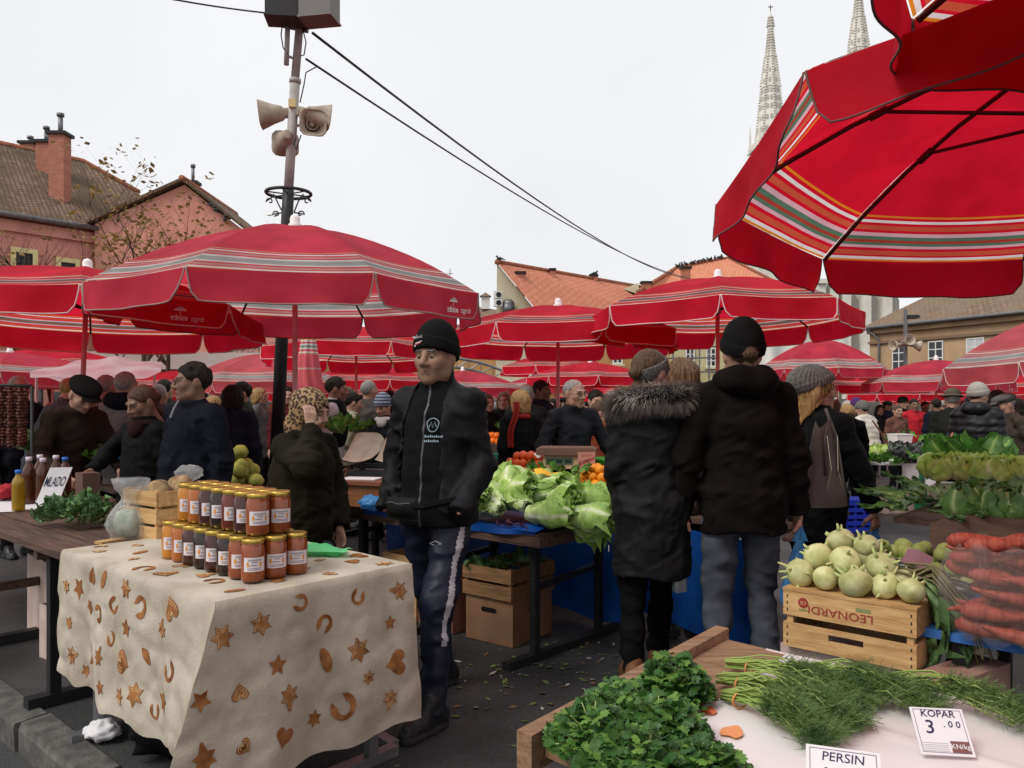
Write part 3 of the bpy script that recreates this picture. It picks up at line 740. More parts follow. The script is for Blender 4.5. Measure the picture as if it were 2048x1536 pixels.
def poly(mb, pts, m=0): mb.add([tuple(p) for p in pts], [tuple(range(len(pts)))], m)
def hitline(px, A, d):
    """where the sight line of column px meets the ground line A + t d"""
    k = (px-1024)/F; t = (k*A.y-A.x)/(d.x-k*d.y); p = A+d*t; return p
def wallwindow(T, A, d, px0, px1, py0, py1, inset=.14, bars=(1, 2), frame=M_WHITEP, glass=M_WIN, trim=None, tw=.12, curtain=None, name='window'):
    """a window set in the wall line A+td (T sits at world origin)"""
    p0, p1 = hitline(px0, A, d), hitline(px1, A, d); z1, z0 = ZZ(py0, p0.y), ZZ(py1, p0.y)
    dd = (p1-p0); w_ = dd.length; dd.normalize(); nn = Vector((dd.y, -dd.x, 0))
    if nn.dot(Vector((p0.x, p0.y, 0))) > 0: nn = -nn
    def P(x, z, o): q = p0+dd*x+nn*o; return (q.x, q.y, z0+z)
    H_ = z1-z0
    f = MB()
    def bar(x0, x1, za, zb, o0, o1): f.prism([(x0, za), (x1, za), (x1, zb), (x0, zb)], lambda x, z, s: P(x, z, o0 if s == 0 else o1))
    fw = .07
    bar(0, fw, 0, H_, .0, .05); bar(w_-fw, w_, 0, H_, .0, .05); bar(fw, w_-fw, 0, fw, .0, .05); bar(fw, w_-fw, H_-fw, H_, .0, .05)
    for i in range(1, bars[0]+1): x = w_*i/(bars[0]+1); bar(x-.035, x+.035, fw, H_-fw, .003, .045)
    for i in range(1, bars[1]+1): zc = H_*i/(bars[1]+1); bar(fw, w_-fw, zc-.03, zc+.03, .006, .04)
    wo_ = f.build(name, frame, T)
    g_ = MB(); g_.prism([(fw*.5, fw*.5), (w_-fw*.5, fw*.5), (w_-fw*.5, H_-fw*.5), (fw*.5, H_-fw*.5)], lambda x, z, s: P(x, z, .004+.012*s)); g_.build('pane', curtain or glass, wo_)
    if trim:
        t_ = MB(); f2 = t_
        for x0, x1, za, zb in ((-tw, -.005, -tw, H_+tw), (w_+.005, w_+tw, -tw, H_+tw), (-.004, w_+.004, H_+.005, H_+tw), (-.004, w_+.004, -tw, -.005)):
            t_.prism([(x0, za), (x1, za), (x1, zb), (x0, zb)], lambda x, z, s: P(x, z, .0 if s == 0 else .07))
        t_.build('surround', trim, wo_)
    else:
        s_ = MB(); s_.prism([(-.1, -.1), (w_+.1, -.1), (w_+.1, -.01), (-.1, -.01)], lambda x, z, s: P(x, z, .0 if s == 0 else .12)); s_.build('sill', M_CREAM, wo_)
def chimney(T, px, py0, py1, Y, wpx, pipe=None, cap=True, mat_=None):
    x = XX(px, Y); z1, z0 = ZZ(py0, Y), ZZ(py1, Y); w_ = wpx*Y/F
    b = MB(); b.box((x, Y, (z0+z1)/2-.3), (w_, w_*.9, z1-z0+.6)); c = b.build('chimney', mat_ or M_BRICKC, T)
    if cap: b = MB(); b.box((x, Y, z1+.05), (w_*1.32, w_*1.2, .12)); b.build('cap', M_DARKMET, c)
    if pipe:
        b = MB(); zp = ZZ(pipe, Y); b.tube([(x+.02, Y, z1), (x+.02, Y, zp)], w_*.16, 8); b.tube([(x+.02, Y, zp-.02), (x+.02, Y, zp+.1)], w_*.24, 8); b.build('flue_pipe', M_ZINC, c, True)

# pink house on the left
T = thing('pink_house', 'salmon pink old house with mossy tiled roof and brick chimneys', 'house')
GB = -1.0
Bv = Vector((-15.6, 31, 0)); dv = Vector((2.3, 2.8, 0)).normalized(); Av = Bv-dv*14
w1 = MB(); poly(w1, [(Av.x, Av.y, GB), (Bv.x, Bv.y, GB), (Bv.x, Bv.y, 8.0), (Av.x, Av.y, 8.0)]); w1.build('wall', M_PINK, T)
gl = [(-15.75, 30.2), (-8.6, 30.6)]
w1 = MB(); gp = [(-15.75, 30.2, GB), (-8.6, 30.6, GB), (-8.6, 30.6, 6.6), (-12.42, 30.35, 9.62), (-15.75, 30.2, 8.1)]
w1.add(gp+[(x, y+.4, z) for x, y, z in gp], [(0, 1, 2, 3, 4), (9, 8, 7, 6, 5)]+[(i, 5+i, 5+(i+1) % 5, (i+1) % 5) for i in range(5)]); w1.build('gable_wall', M_PINK, T)
r1 = MB(); A2 = Av-Vector((.25, -.2, 0)); eA = Vector((Av.x+.35, Av.y-.35, 7.95)); eB = Vector((Bv.x+.1, Bv.y-.45, 7.95))
rl = Vector((-23.5, 30, 12.0)); rr = Vector((-19.3, 36, 12.2)); D_ = Vector((-15.9, 34, 10.3))
for a_, b_, c_, d_ in ((eA, eB, rr, rl),): poly(r1, [a_, b_, c_, d_])
poly(r1, [eB, D_, rr]); poly(r1, [eB, (-14.2, 31.6, 8.9), D_])
r1.build('roof', M_ROOFOLD, T)
r1 = MB()   # gable roof, tiles lap over the verge
for (x0, y0, z0), (x1, y1, z1) in (((-15.95, 29.95, 8.08), (-12.42, 30.1, 9.72)), ((-12.42, 30.1, 9.72), (-8.2, 30.3, 6.38))):
    r1.add([(x0, y0, z0), (x1, y1, z1), (x1, y1+6, z1+.0), (x0, y0+6, z0), (x0, y0, z0+.12), (x1, y1, z1+.12), (x1, y1+6, z1+.12), (x0, y0+6, z0+.12)], [(0, 1, 5, 4), (4, 5, 6, 7), (3, 2, 1, 0), (1, 2, 6, 5), (0, 4, 7, 3), (3, 7, 6, 2)])
rg = r1.build('gable_roof', M_ROOFOLD, T)
r1 = MB(); r1.tube([rl, rr, D_], .13, 6); r1.tube([(-12.42, 30.05, 9.8), (-12.42, 36, 9.8)], .12, 6); r1.build('ridge', M_RIDGE, T, True)
r1 = MB(); r1.tube([eA+Vector((0, -.1, -.02)), eB+Vector((0, -.1, -.02))], .1, 8); r1.tube([eB+Vector((.05, .1, -.1)), eB+Vector((.0, .35, -.5)), eB+Vector((.0, .35, -8))], .07, 8); r1.build('gutter', M_ZINC, T, True)
r1 = MB(); r1.beam((Av.x-.05+.1, Av.y-.08, 7.62), (Bv.x+.05, Bv.y-.08, 7.62), .16, .4); r1.build('cornice', M_PINK, T)
for px0, px1, py0, py1 in ((31, 64, 504, 536), (121, 149, 524, 553)): wallwindow(T, Av+Vector((.03, -.04, 0)), dv, px0, px1, py0, py1, frame=M_DARKMET, trim=M_TRIM, tw=.17, bars=(2, 2))
chimney(T, 120, 272, 388, 31.2, 30, 232); chimney(T, 92, 288, 348, 33.0, 27, 258); chimney(T, 60, 290, 310, 36.5, 26, 277); chimney(T, 385, 369, 400, 33, 21, 334)

# light house with the steep terracotta roof in the middle
T = thing('gabled_house', 'pale house with steep orange tiled roof and air conditioners on its gable', 'house')
b = MB(); P0 = at(990, 527, 40); P1 = at(1082, 634, 40)
b.add([(P0.x, 40, GB), (P1.x, 40, GB), (P1.x, 40, P1.z), (P0.x+.1, 40, P0.z), (P0.x, 44, GB), (P1.x, 44, GB), (P1.x, 44, P1.z), (P0.x+.1, 44, P0.z)], [(0, 1, 2, 3), (4, 0, 3, 7), (1, 5, 6, 2)]); b.build('gable_wall', M_CREAM, T)
b = MB(); poly(b, [at(993, 524, 39.9), at(1086, 636, 38.5), at(1360, 650, 50), at(1292, 576, 54)]); b.build('roof', M_ROOFNEW, T)
b = MB(); b.tube([at(993, 524, 39.9), at(1292, 576, 54)], .14, 6); b.build('ridge', M_RIDGE, T, True)
for z_ in (590, 606):
    b = MB(); c = at(996, z_, 39.6); b.box(c, (.42, .3, .36)); a_ = b.build('air_conditioner', M_WHITEP, T)
    b = MB(); b.lathe([(.13, 0), (.13, .02)], 14); b.build('fan_grille', M_DARKMET, a_, loc=(c.x+.04, 39.445, c.z), rot=(PI/2, 0, 0))
b = MB(); c = at(1017, 612, 39.7); b.tube([(c.x, 39.7, c.z-.35), (c.x, 39.7, c.z+.1)], .3, 12); b.ball((c.x, 39.7, c.z+.1), (.3, .3, .25), 6); b.build('roof_vent', M_ZINC, T, True)
chimney(T, 1041, 548, 572, 40.5, 17, cap=True); chimney(T, 1105, 541, 560, 43.5, 11); chimney(T, 1187, 553, 562, 48, 14)
T = thing('hipped_house', 'house with broad orange roof and a row of birds along its ridge', 'house')
b = MB(); pts = [at(1276, 584, 46), at(1350, 537, 52), at(1458, 516, 52), at(1565, 572, 46), at(1565, 640, 44), at(1276, 640, 44)]
poly(b, [pts[0], pts[1], pts[2], pts[3], pts[4], pts[5]]); b.build('roof', M_ROOFNEW, T)
b = MB(); b.tube([pts[0], pts[1], pts[2], pts[3]], .13, 6); b.build('ridge', M_RIDGE, T, True)
b = MB(); a_, c_ = at(1276, 640, 44.2), at(1565, 640, 44.2); poly(b, [(a_.x, 44.2, GB), (c_.x, 44.2, GB), c_, a_]); b.build('wall', M_YELLOW, T)
chimney(T, 1371, 538, 572, 48, 17); chimney(T, 1292, 567, 585, 47, 17)
for px0, px1 in ((1371, 1389), (1412, 1432)): wallwindow(T, Vector((0, 44.15, 0)), Vector((1, 0, 0)), px0, px1, 696, 734, bars=(1, 2))
b = MB(); c = at(1268, 566, 50); b.add([at(1246, 578, 50), at(1281, 590, 50), at(1276, 566, 50), at(1246, 578, 56), at(1281, 590, 56), at(1276, 566, 56)], [(0, 1, 2), (0, 2, 5, 3), (1, 4, 5, 2)]); b.build('dormer', M_CREAM, T)
# small far roof with a turret left of the gable
T = thing('far_house', 'distant brown roofed house with a small white chimney turret', 'house')
b = MB(); poly(b, [at(945, 612, 52), at(1010, 622, 50), at(1010, 700, 46), at(900, 700, 46)]); b.build('roof', M_ROOFBR, T)
b = MB(); c = at(971, 606, 51); b.box(c, (.52, .5, .8)); b.add([(c.x-.36, 50.6, c.z+.4), (c.x+.36, 50.6, c.z+.4), (c.x+.36, 51.4, c.z+.4), (c.x-.36, 51.4, c.z+.4), (c.x, 51, c.z+.68)], [(0, 1, 4), (1, 2, 4), (2, 3, 4), (3, 0, 4)], 1); b.build('turret', [M_WHITEP, M_ROOFBR], T)
b = MB(); c = at(900, 560, 50); b.tube([(c.x, 50, c.z-5.5), (c.x, 50, c.z+.7)], .025, 5); b.tube([(c.x-.2, 50, c.z+.4), (c.x+.2, 50, c.z+.4)], .02, 5); b.build('aerial', M_ZINC, T)
T = thing('ochre_house', 'low ochre fronted building behind the steel roof trusses', 'building')
b = MB(); a_, c_ = at(640, 652, 40), at(1340, 652, 41); b.add([(a_.x, 40.5, GB), (c_.x, 41, GB), (c_.x, 41, c_.z-.6), (a_.x, 40.5, a_.z-.6)], [(0, 1, 2, 3)]); b.build('wall', M_OCHRE, T)
for px0 in (680, 760, 1010, 1060, 1225): wallwindow(T, Vector((0, 40.35, 0)), Vector((1, 0, 0)), px0, px0+20, 690, 728, bars=(1, 1))
# beige house on the right
T = thing('beige_house', 'beige two storey house with white paned windows and brown tiled roof', 'house')
A_ = Vector((24.6, 55, 0)); B_ = Vector((28.8, 45, 0)); d_ = (B_-A_).normalized(); A0 = A_; B0 = A_+d_*22
b = MB(); poly(b, [(A0.x, A0.y, GB), (B0.x, B0.y, GB), (B0.x, B0.y, 6.4), (A0.x, A0.y, 6.4)]); side_ = Vector((10, 4.2, 0)); poly(b, [(A0.x+10, A0.y+4.2, GB), (A0.x, A0.y, GB), (A0.x, A0.y, 6.4), (A0.x+10, A0.y+4.2, 6.4)]); b.build('wall', M_BEIGE, T)
n_ = Vector((d_.y, -d_.x, 0)); n_ = n_ if n_.y < 0 else -n_
b = MB(); e0 = A0+n_*.5-d_*.5+Vector((0, 0, 6.35)); e1 = B0+n_*.5+Vector((0, 0, 6.35)); u0 = A0-n_*6+d_*5+Vector((0, 0, 10.6)); u1 = B0-n_*6+Vector((0, 0, 10.6))
poly(b, [e0, e1, u1, u0]); poly(b, [e0-n_*12, e0, u0]); b.build('roof', M_ROOFBR, T)
b = MB(); b.tube([e0+n_*.08, e1+n_*.08], .11, 6); q = A0+n_*.15+d_*.9; b.tube([e0+n_*.08+d_*.6, q+Vector((0, 0, 5.6)), q+Vector((0, 0, -.5))], .07, 6); b.build('gutter', M_ZINC, T, True)
b = MB(); b.beam(A0+n_*.06+Vector((0, 0, 5.35)), B0+n_*.06+Vector((0, 0, 5.35)), .22, .18); b.build('string_course', mat('beige_dark', lin((128, 104, 82)), rough=.9), T)
b = MB(); b.beam(A0+n_*.14+Vector((0, 0, 6.1)), B0+n_*.14+Vector((0, 0, 6.1)), .3, .3); b.build('cornice', M_BEIGE, T)
for i, (px0, px1, py0, py1) in enumerate(((1785, 1812, 690, 740), (1857, 1887, 683, 733), (1933, 1969, 677, 732))): wallwindow(T, A0+n_*.03, d_, px0, px1, py0, py1, bars=(1, 2), curtain=M_CURTAIN if i == 2 else None)
# cathedral with the two openwork spires
CY = 168.0
T = thing('cathedral', 'pale stone cathedral with two tall crocketed gothic spires', 'cathedral')
def spire(px, py_tip, Y, k=1.0, rot=0.0):
    s_ = Y/F; x = XX(px, Y); tip = ZZ(py_tip, Y)
    zb = tip-262*s_*k; rb = 30*s_*k
    sh = MB(); prof = [(rb, 0), (rb*.62, .40), (rb*.60, .405), (rb*.66, .41), (rb*.36, .64), (rb*.42, .645), (rb*.30, .655), (rb*.11, .86), (rb*.2, .875), (rb*.03, 1.0)]
    Hh = tip-zb
    sh.lathe([(r, z*Hh) for r, z in prof], 8, c=(x, Y, zb))
    so = sh.build('spire', M_STONE, T)
    ck = MB(); op = MB()
    def rad(t):
        for (r0, z0), (r1, z1) in zip(prof[:-1], prof[1:]):
            if z0 <= t <= z1: return r0+(r1-r0)*(t-z0)/(z1-z0+1e-9)
        return 0
    for e in range(8):
        a = 2*PI*e/8
        for i in range(44):
            t = i/46+.01; r = rad(t)+.05
            ck.ball((x+r*math.cos(a), Y+r*math.sin(a), zb+t*Hh+.15), (.3*k, .3*k, .24*k), 3)
    tag(ck.build('crockets', M_STONE, so), kind='stuff')
    for e in range(8):
        a = 2*PI*(e+.5)/8
        if math.sin(a) > .3: continue
        for i, t in enumerate((.06, .15, .235, .30, .36, .44, .52)):
            r = rad(t)*math.cos(PI/8)+.02; wd = rad(t)*.20; hgt = .045*Hh*(1-.35*t)
            for sx in ((-1, 1) if t < .42 else (0,)):
                ca, sa = math.cos(a), math.sin(a); r2 = rad(t+.04)*math.cos(PI/8)+.04
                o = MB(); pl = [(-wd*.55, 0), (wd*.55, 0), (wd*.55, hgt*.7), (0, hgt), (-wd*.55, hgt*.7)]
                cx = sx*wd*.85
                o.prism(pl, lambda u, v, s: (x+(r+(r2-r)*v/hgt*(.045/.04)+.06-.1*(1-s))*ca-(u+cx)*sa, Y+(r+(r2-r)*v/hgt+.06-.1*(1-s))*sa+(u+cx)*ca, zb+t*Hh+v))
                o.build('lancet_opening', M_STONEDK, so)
    cr_ = MB(); cr_.beam((x, Y, tip-.2), (x, Y, tip+1.3), .16, .16); cr_.beam((x-.5, Y, tip+.85), (x+.5, Y, tip+.85), .16, .16); cr_.build('cross', M_ZINC, so)
    tw = MB(); tw.box((x, Y, zb/2-.5), (rb*2.1, rb*2.1, zb+1)); tw.box((x, Y, zb-1.2), (rb*2.35, rb*2.35, 1.0)); tw.box((x, Y, zb-13), (rb*2.3, rb*2.3, .9)); to = tw.build('tower', M_STONE, T)
    for sx in (-1, 1):
        for sy in (-1, 1):
            for dz_, dx_, ss in ((0, 1.05, 1.0), (-8, 1.25, 1.1)):
                p = MB(); c = (x+sx*rb*dx_, Y+sy*rb*dx_, zb-4+dz_); p.lathe([(.55*ss, -14), (.55*ss, 2.2), (.75*ss, 2.3), (.42*ss, 2.6), (.04, 8.5*ss)], 6, c=c); p.build('pinnacle', M_STONE, to)
    for sx in (-.5, .5):
        for z_ in (zb-7, zb-20):
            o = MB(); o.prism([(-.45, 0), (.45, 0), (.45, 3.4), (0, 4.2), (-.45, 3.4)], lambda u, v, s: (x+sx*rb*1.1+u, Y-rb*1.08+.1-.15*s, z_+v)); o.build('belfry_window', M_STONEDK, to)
spire(1541, 22, CY); spire(1717, -58, CY-16, 1.02)
b = MB(); a_, c_ = at(1400, 575, 140), at(1790, 560, 140); b.box(((a_.x+c_.x)/2, 144, a_.z/2-.5), (c_.x-a_.x, 8, a_.z+1)); b.build('nave', M_STONE, T)
for i, px in enumerate((1560, 1600, 1640, 1665, 1690, 1730, 1772)):
    b = MB(); c = at(px, 570, 139); b.box((c.x, 139.2, c.z/2), (1.4, 2.2, c.z)); b.box((c.x, 138.9, c.z+.5), (1.7, 2.6, .8)); b.build('buttress', M_STONE, T)
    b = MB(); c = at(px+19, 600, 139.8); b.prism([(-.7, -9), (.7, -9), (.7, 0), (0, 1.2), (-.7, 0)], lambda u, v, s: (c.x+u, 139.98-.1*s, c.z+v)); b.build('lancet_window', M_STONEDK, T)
# scaffold with sheeting in front of the pale wall
T = thing('scaffold', 'steel scaffold with white sheeting along the pale house fronts', 'scaffold')
for px in (1330, 1346, 1383, 1399, 1418):
    b = MB(); c = at(px, 660, 34); b.tube([(c.x, 34, gz(34)), (c.x, 34, c.z+1.6)], .035, 6); b.build('standard', M_ZINC, T)
for py in (694, 716, 744):
    b = MB(); b.tube([at(1310, py+1, 34), at(1440, py-1, 34)], .035, 6); b.build('ledger', M_ZINC, T)
b = MB(); b.grid(lambda u, v: (XX(1505+190*u, 36), 36+.25*math.sin(u*25)*v, ZZ(655+100*v, 36)), 30, 6); b.build('sheeting', M_TARP, T, True)
b = MB(); b.beam(at(1500, 655, 35.9), at(1700, 652, 35.9), .12, .12); b.build('top_rail', M_ZINC, T)
# white flat canopy and dark wall on the left behind the stalls
T = thing('flat_canopy', 'long white flat canopy above the stalls in the left background', 'canopy')
b = MB(); a_ = XX(-60, 21); c_ = XX(545, 23); b.add([(a_, 20, ZZ(741, 20)), (c_, 24, ZZ(737, 24)), (c_, 24, ZZ(706, 24)), (a_, 20, ZZ(700, 20)), (a_, 26, ZZ(741, 20)), (c_, 28, ZZ(737, 24)), (c_, 28, ZZ(706, 24)), (a_, 26, ZZ(700, 20))], [(0, 1, 2, 3), (7, 6, 5, 4), (0, 4, 5, 1), (3, 2, 6, 7), (1, 5, 6, 2)]); b.build('fascia', mat('canopy_white', lin((226, 214, 206)), rough=.7), T)
for px in (40, 230, 420, 540):
    b = MB(); c = at(px, 742, 23.5); b.tube([(c.x, 24.5, gz(24)), (c.x, 24.5, c.z+.1)], .09, 8); b.build('post', M_ZINC, T)
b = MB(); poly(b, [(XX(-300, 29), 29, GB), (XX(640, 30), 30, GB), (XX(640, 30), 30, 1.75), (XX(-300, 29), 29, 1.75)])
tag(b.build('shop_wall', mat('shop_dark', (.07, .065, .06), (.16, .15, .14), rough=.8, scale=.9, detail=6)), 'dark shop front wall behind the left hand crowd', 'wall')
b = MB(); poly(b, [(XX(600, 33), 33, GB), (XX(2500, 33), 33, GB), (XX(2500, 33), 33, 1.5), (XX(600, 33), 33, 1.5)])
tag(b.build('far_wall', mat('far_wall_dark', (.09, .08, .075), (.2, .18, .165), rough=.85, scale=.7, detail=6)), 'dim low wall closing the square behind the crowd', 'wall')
def truss(label, pts_top, pts_bot):
    T = thing('roof_truss', label, 'truss'); n = len(pts_top)
    b = MB(); b.tube(pts_top, .05, 6); b.build('top_chord', M_ZINC, T)
    b = MB(); b.tube(pts_bot, .05, 6); b.build('bottom_chord', M_ZINC, T)
    for i in range(n-1):
        b = MB(); b.tube([pts_top[i], pts_bot[i], pts_top[i+1]], .03, 5); b.build('lattice', M_ZINC, T)
truss('grey steel lattice roof truss right of the man in black beanie', [at(890+i*24, 716+i*i*1.1, 30) for i in range(6)], [at(890+i*24, 734+i*i*1.25, 30) for i in range(6)])
truss('grey steel lattice truss above the white flat canopy', [at(430+i*22, 704-i*2.6, 27) for i in range(6)], [at(430+i*22, 712-i*1.2, 27) for i in range(6)])
for px, py, rr_ in ((1227, 740, 11), (1240, 742, 12), (1253, 741, 11)):  # hooped glazing bars
    pass

# ------------------------------------------------------------------ birds on the roofs
bm = MB(); bm.ball((0, 0, .1), (.16, .085, .085), 4); bm.ball((.13, 0, .2), (.06, .05, .055), 4); bm.tube([(-.12, 0, .09), (-.3, 0, .04)], [.05, .02], 4); bm.tube([(.0, .03, .0), (0, .03, .06)], .012, 4)
M_BIRD = mat('pigeon_grey', (.05, .05, .055), rough=.7); bme = bm.mesh('pigeon', M_BIRD, True)
spots = [(1352+i*7.2+rnd(-2, 2), 536-i*1.42, 51.9) for i in range(14)]+[(999, 523, 39.9), (1190, 551, 48), (424, 418, 30.2), (432, 428, 30.2), (450, 447, 30.2)]
for i, (px, py, Y) in enumerate(spots):
    p = at(px, py, Y); o = link('pigeon', bme, None, (p.x, p.y, p.z+.05), (0, 0, rnd(-3, 3)))
    tag(o, 'dark pigeon perched on the ridge of the broad orange roof' if i < 14 else ('dark pigeon at the tip of the pale gable', 'dark pigeon on the chimney of the steep orange roof', 'highest dark pigeon on the pink gable slope', 'middle dark pigeon on the pink gable slope', 'lowest dark pigeon on the pink gable slope')[i-14], 'bird', 'birds on the roofs')

# ------------------------------------------------------------------ trees before the pink house
M_BARK = mat('bark', lin((92, 76, 62)), lin((64, 52, 44)), rough=.9, scale=9, bump=.4)
M_LEAFB = mat('autumn_leaf', lin((120, 92, 56)), lin((146, 124, 60)), rough=.7, scale=2, transl=.3, lo=.4, hi=.6)
def tree(label, px, Y, py_top, spread, leafy, seed):
    rr = random.Random(seed); z0 = gz(Y); x = XX(px, Y); T = thing('tree', label, 'tree', (x, Y, z0), 0, 'thin trees before the pink house')
    Ht = ZZ(py_top, Y)-z0; br = MB(); tips = []
    def limb(p, d, L, r, dep):
        pts = [p]; rs = [r]; n = 5
        for i in range(n):
            d = (d+Vector((rr.uniform(-.16, .16), rr.uniform(-.16, .16), rr.uniform(-.02, .12)))).normalized(); p = p+d*L/n; pts.append(p); rs.append(r*(1-.6*(i+1)/n))
            if dep < 3 and i >= (1 if dep else 2):
                for _ in range(2 if dep < 2 else 1):
                    a = rr.uniform(0, 2*PI); nd = (d*.75+Vector((math.cos(a)*spread, math.sin(a)*spread, .25))).normalized(); limb(p, nd, L*rr.uniform(.4, .6), rs[-1]*.62, dep+1)
        br.tube(pts, rs, 5 if dep > 1 else 7)
        if dep >= 2: tips.append((p, d))
    limb(Vector((0, 0, 0)), Vector((rr.uniform(-.05, .05), 0, 1)), Ht*.60, .09, 0)
    br.build('trunk', M_BARK, T, True)
    lf = MB()
    for p, d in tips:
        if rr.random() < leafy*.62:
            for _ in range(rr.randint(3, 6)):
                c = p+Vector((rr.gauss(0, .10), rr.gauss(0, .10), rr.gauss(-.02, .08))); a = rr.uniform(0, 6.3); u = Vector((math.cos(a), math.sin(a), rr.uniform(-.8, .1))).normalized(); v = u.cross(Vector((rr.uniform(-1, 1), rr.uniform(-1, 1), 1))).normalized(); L = rr.uniform(.10, .19)
                lf.add([c, c+u*L*.5+v*L*.3, c+u*L, c+u*L*.5-v*L*.3], [(0, 1, 2), (0, 2, 3)])
    if lf.v: tag(lf.build('crown', M_LEAFB, T), kind='stuff')
tree('nearly bare thin tree at the left edge before the pink house', 42, 19, 408, .8, .05, 3)
tree('thin bare tree with two windows of the pink house behind', 110, 20, 410, .8, .10, 8)
tree('slender tree with brown leaf clusters before the pink gable', 285, 20, 352, .9, .8, 21)
tree('small tree with brown leaf clusters low over the umbrella', 245, 18, 420, 1.0, .7, 5)
tree('leafy autumn tree close to the right of the pink gable', 340, 21, 372, .9, .75, 14)

# trodden scraps of leaf and paper on the asphalt
lt = MB(); rr = random.Random(77)
for i in range(420):
    Y_ = rr.uniform(3.0, 8.5); x_ = XX(rr.uniform(560, 1900), Y_)
    if rr.random() < .45: x_, Y_ = LC0[0]+rr.gauss(0, .5), LC0[1]+rr.gauss(-.1, .35)
    a = rr.uniform(0, 6.3); L_ = rr.uniform(.006, .028); u_ = Vector((math.cos(a), math.sin(a), rr.uniform(-.1, .3)))*L_; v_ = Vector((-math.sin(a), math.cos(a), rr.uniform(-.2, .2)))*L_*rr.uniform(.3, .7); c = Vector((x_, Y_, gz(Y_)+.006))
    lt.add([c-u_, c+v_, c+u_, c-v_], [(0, 1, 2), (0, 2, 3)], rr.choice((0, 0, 1, 2)))
tag(lt.build('ground_scraps', [mat('scrap_green', lin((92, 112, 58)), rough=.7), mat('scrap_brown', lin((110, 84, 58)), rough=.8), mat('scrap_pale', lin((170, 166, 150)), rough=.8)]), 'trodden leaf and paper scraps strewn over the asphalt', 'litter', kind='stuff')
# ------------------------------------------------------------------ umbrellas
def stripes(red, fade=0.0):
    O = (.75, .24, .02); Wt = (.80, .74, .72); G = (.10, .19, .13); S = (.60, .10, .05); Pk = (.72, .42, .48); D = (.42, .05, .035)
    if fade:
        mixc = lambda c: tuple(x*(1-fade)+.45*fade for x in c); G = mixc((.34, .34, .32)); S = mixc((.6, .2, .16)); Pk = mixc(Wt); D = G; O = mixc((.7, .3, .08))
    a = .80; o_ = [(.0, O), (.010, red), (.022, Wt), (.037, red), (.05, S), (.075, red), (.088, Pk), (.105, G), (.122, D), (.136, G), (.152, Pk), (.168, red), (.182, S), (.204, red), (.213, Wt), (.228, O)]
    seq = [(0, red)]+[(a+x*.84, c) for x, c in o_]
    return seq
RED1, RED2, RED3 = (.74, .014, .040), (.68, .052, .088), (.68, .12, .14)
UM = {}
for kname, red, fade in (('fresh', RED1, 0), ('deep', (.66, .009, .028), 0), ('worn', RED2, .3), ('faded', RED3, .55)):
    UM[kname] = (ramp_mat('canopy_'+kname, 'rad', stripes(red, fade), rough=.75, transl=.56, noise=.2, bump=.35, bscale=11, spec=.25, sc=3.2),
                 mat('valance_'+kname, red, tuple(x*.8 for x in red), rough=.8, scale=3, detail=7, transl=.5, spec=.2, bump=.25, bscale=14))
M_PIPING = mat('umbrella_piping', lin((214, 180, 178)), rough=.8); M_PIPDD = mat('umbrella_piping_dark', lin((104, 70, 70)), rough=.8); M_PIPDK = mat('umbrella_piping_dull', lin((150, 120, 116)), rough=.8)
M_UPOLE = mat('umbrella_pole', lin((196, 152, 150)), lin((164, 122, 120)), rough=.5, scale=5, metal=.2)
M_URIB = mat('umbrella_rib', (.07, .012, .014), rough=.5)
M_FINIAL = mat('finial_white', (.78, .74, .73), rough=.5)
M_LOGO = mat('logo_white', (.72, .62, .62), rough=.8)
R0 = 1.5; VD = .205
def ring(k): a = math.radians(22.5+45*k); return Vector((math.cos(a), math.sin(a), 0))
def canopy_mesh(kind, rise, seed):
    n, rows = 8, [0, .06, .14, .24, .34, .44, .54, .63, .70, .755, .80, .84, .88, .92, .96, 1.0]
    vs, at_, fs = [], [], []
    for k in range(8):
        A, B = ring(k), ring(k+1); b0 = len(vs)
        for r in rows:
            for i in range(n+1):
                t = i/n; p = (A*(1-t)+B*t)*r*R0; q = p.length/R0
                z = rise*(1-r**1.75)-.016*math.sin(PI*t)*math.sin(PI*min(r, 1)*.9)-.010*math.sin(PI*t)*r
                z += .012*(vn1(p.x*3+seed, p.y*3, k)-.5)*r
                if r >= 1: z += 0
                vs.append((p.x, p.y, z)); at_.append(r)
        for j in range(len(rows)-1):
            for i in range(n): fs.append((b0+j*(n+1)+i, b0+j*(n+1)+i+1, b0+(j+1)*(n+1)+i+1, b0+(j+1)*(n+1)+i)[::-1])
    mb = MB(); mb.add(vs, fs); return mb.mesh('canopy', UM[kind][0], True, {'rad': at_})
def val_point(k, seed):
    A, B = ring(k)*R0, ring(k+1)*R0; out = ((A+B)/2).normalized(); L = (B-A).length
    edge0 = .006
    def f(t, v, off=0.0):      # t along 0..1, v down 0..1
        ins = .004+.040*v**1.3+.03*max(0, v-.8)/.2
        ins_n = ins/L; tt = ins_n+(1-2*ins_n)*t
        e = min(tt, 1-tt)*L
        drop = VD*v
        cut = max(0, .09-e*1.0)
        drop = drop-(cut*cut/.09*1.1)*v**6
        p = A*(1-tt)+B*tt
        z = -.012*math.sin(PI*tt)-drop
        wav = (.020*math.sin(tt*7+seed)+.016*math.sin(tt*15+seed*2.3))*v+.022*v*v+.03*(vn1(tt*5+seed, v*2)-.5)*v
        return p+out*(wav+off+.004)+Vector((0, 0, z))
    return f
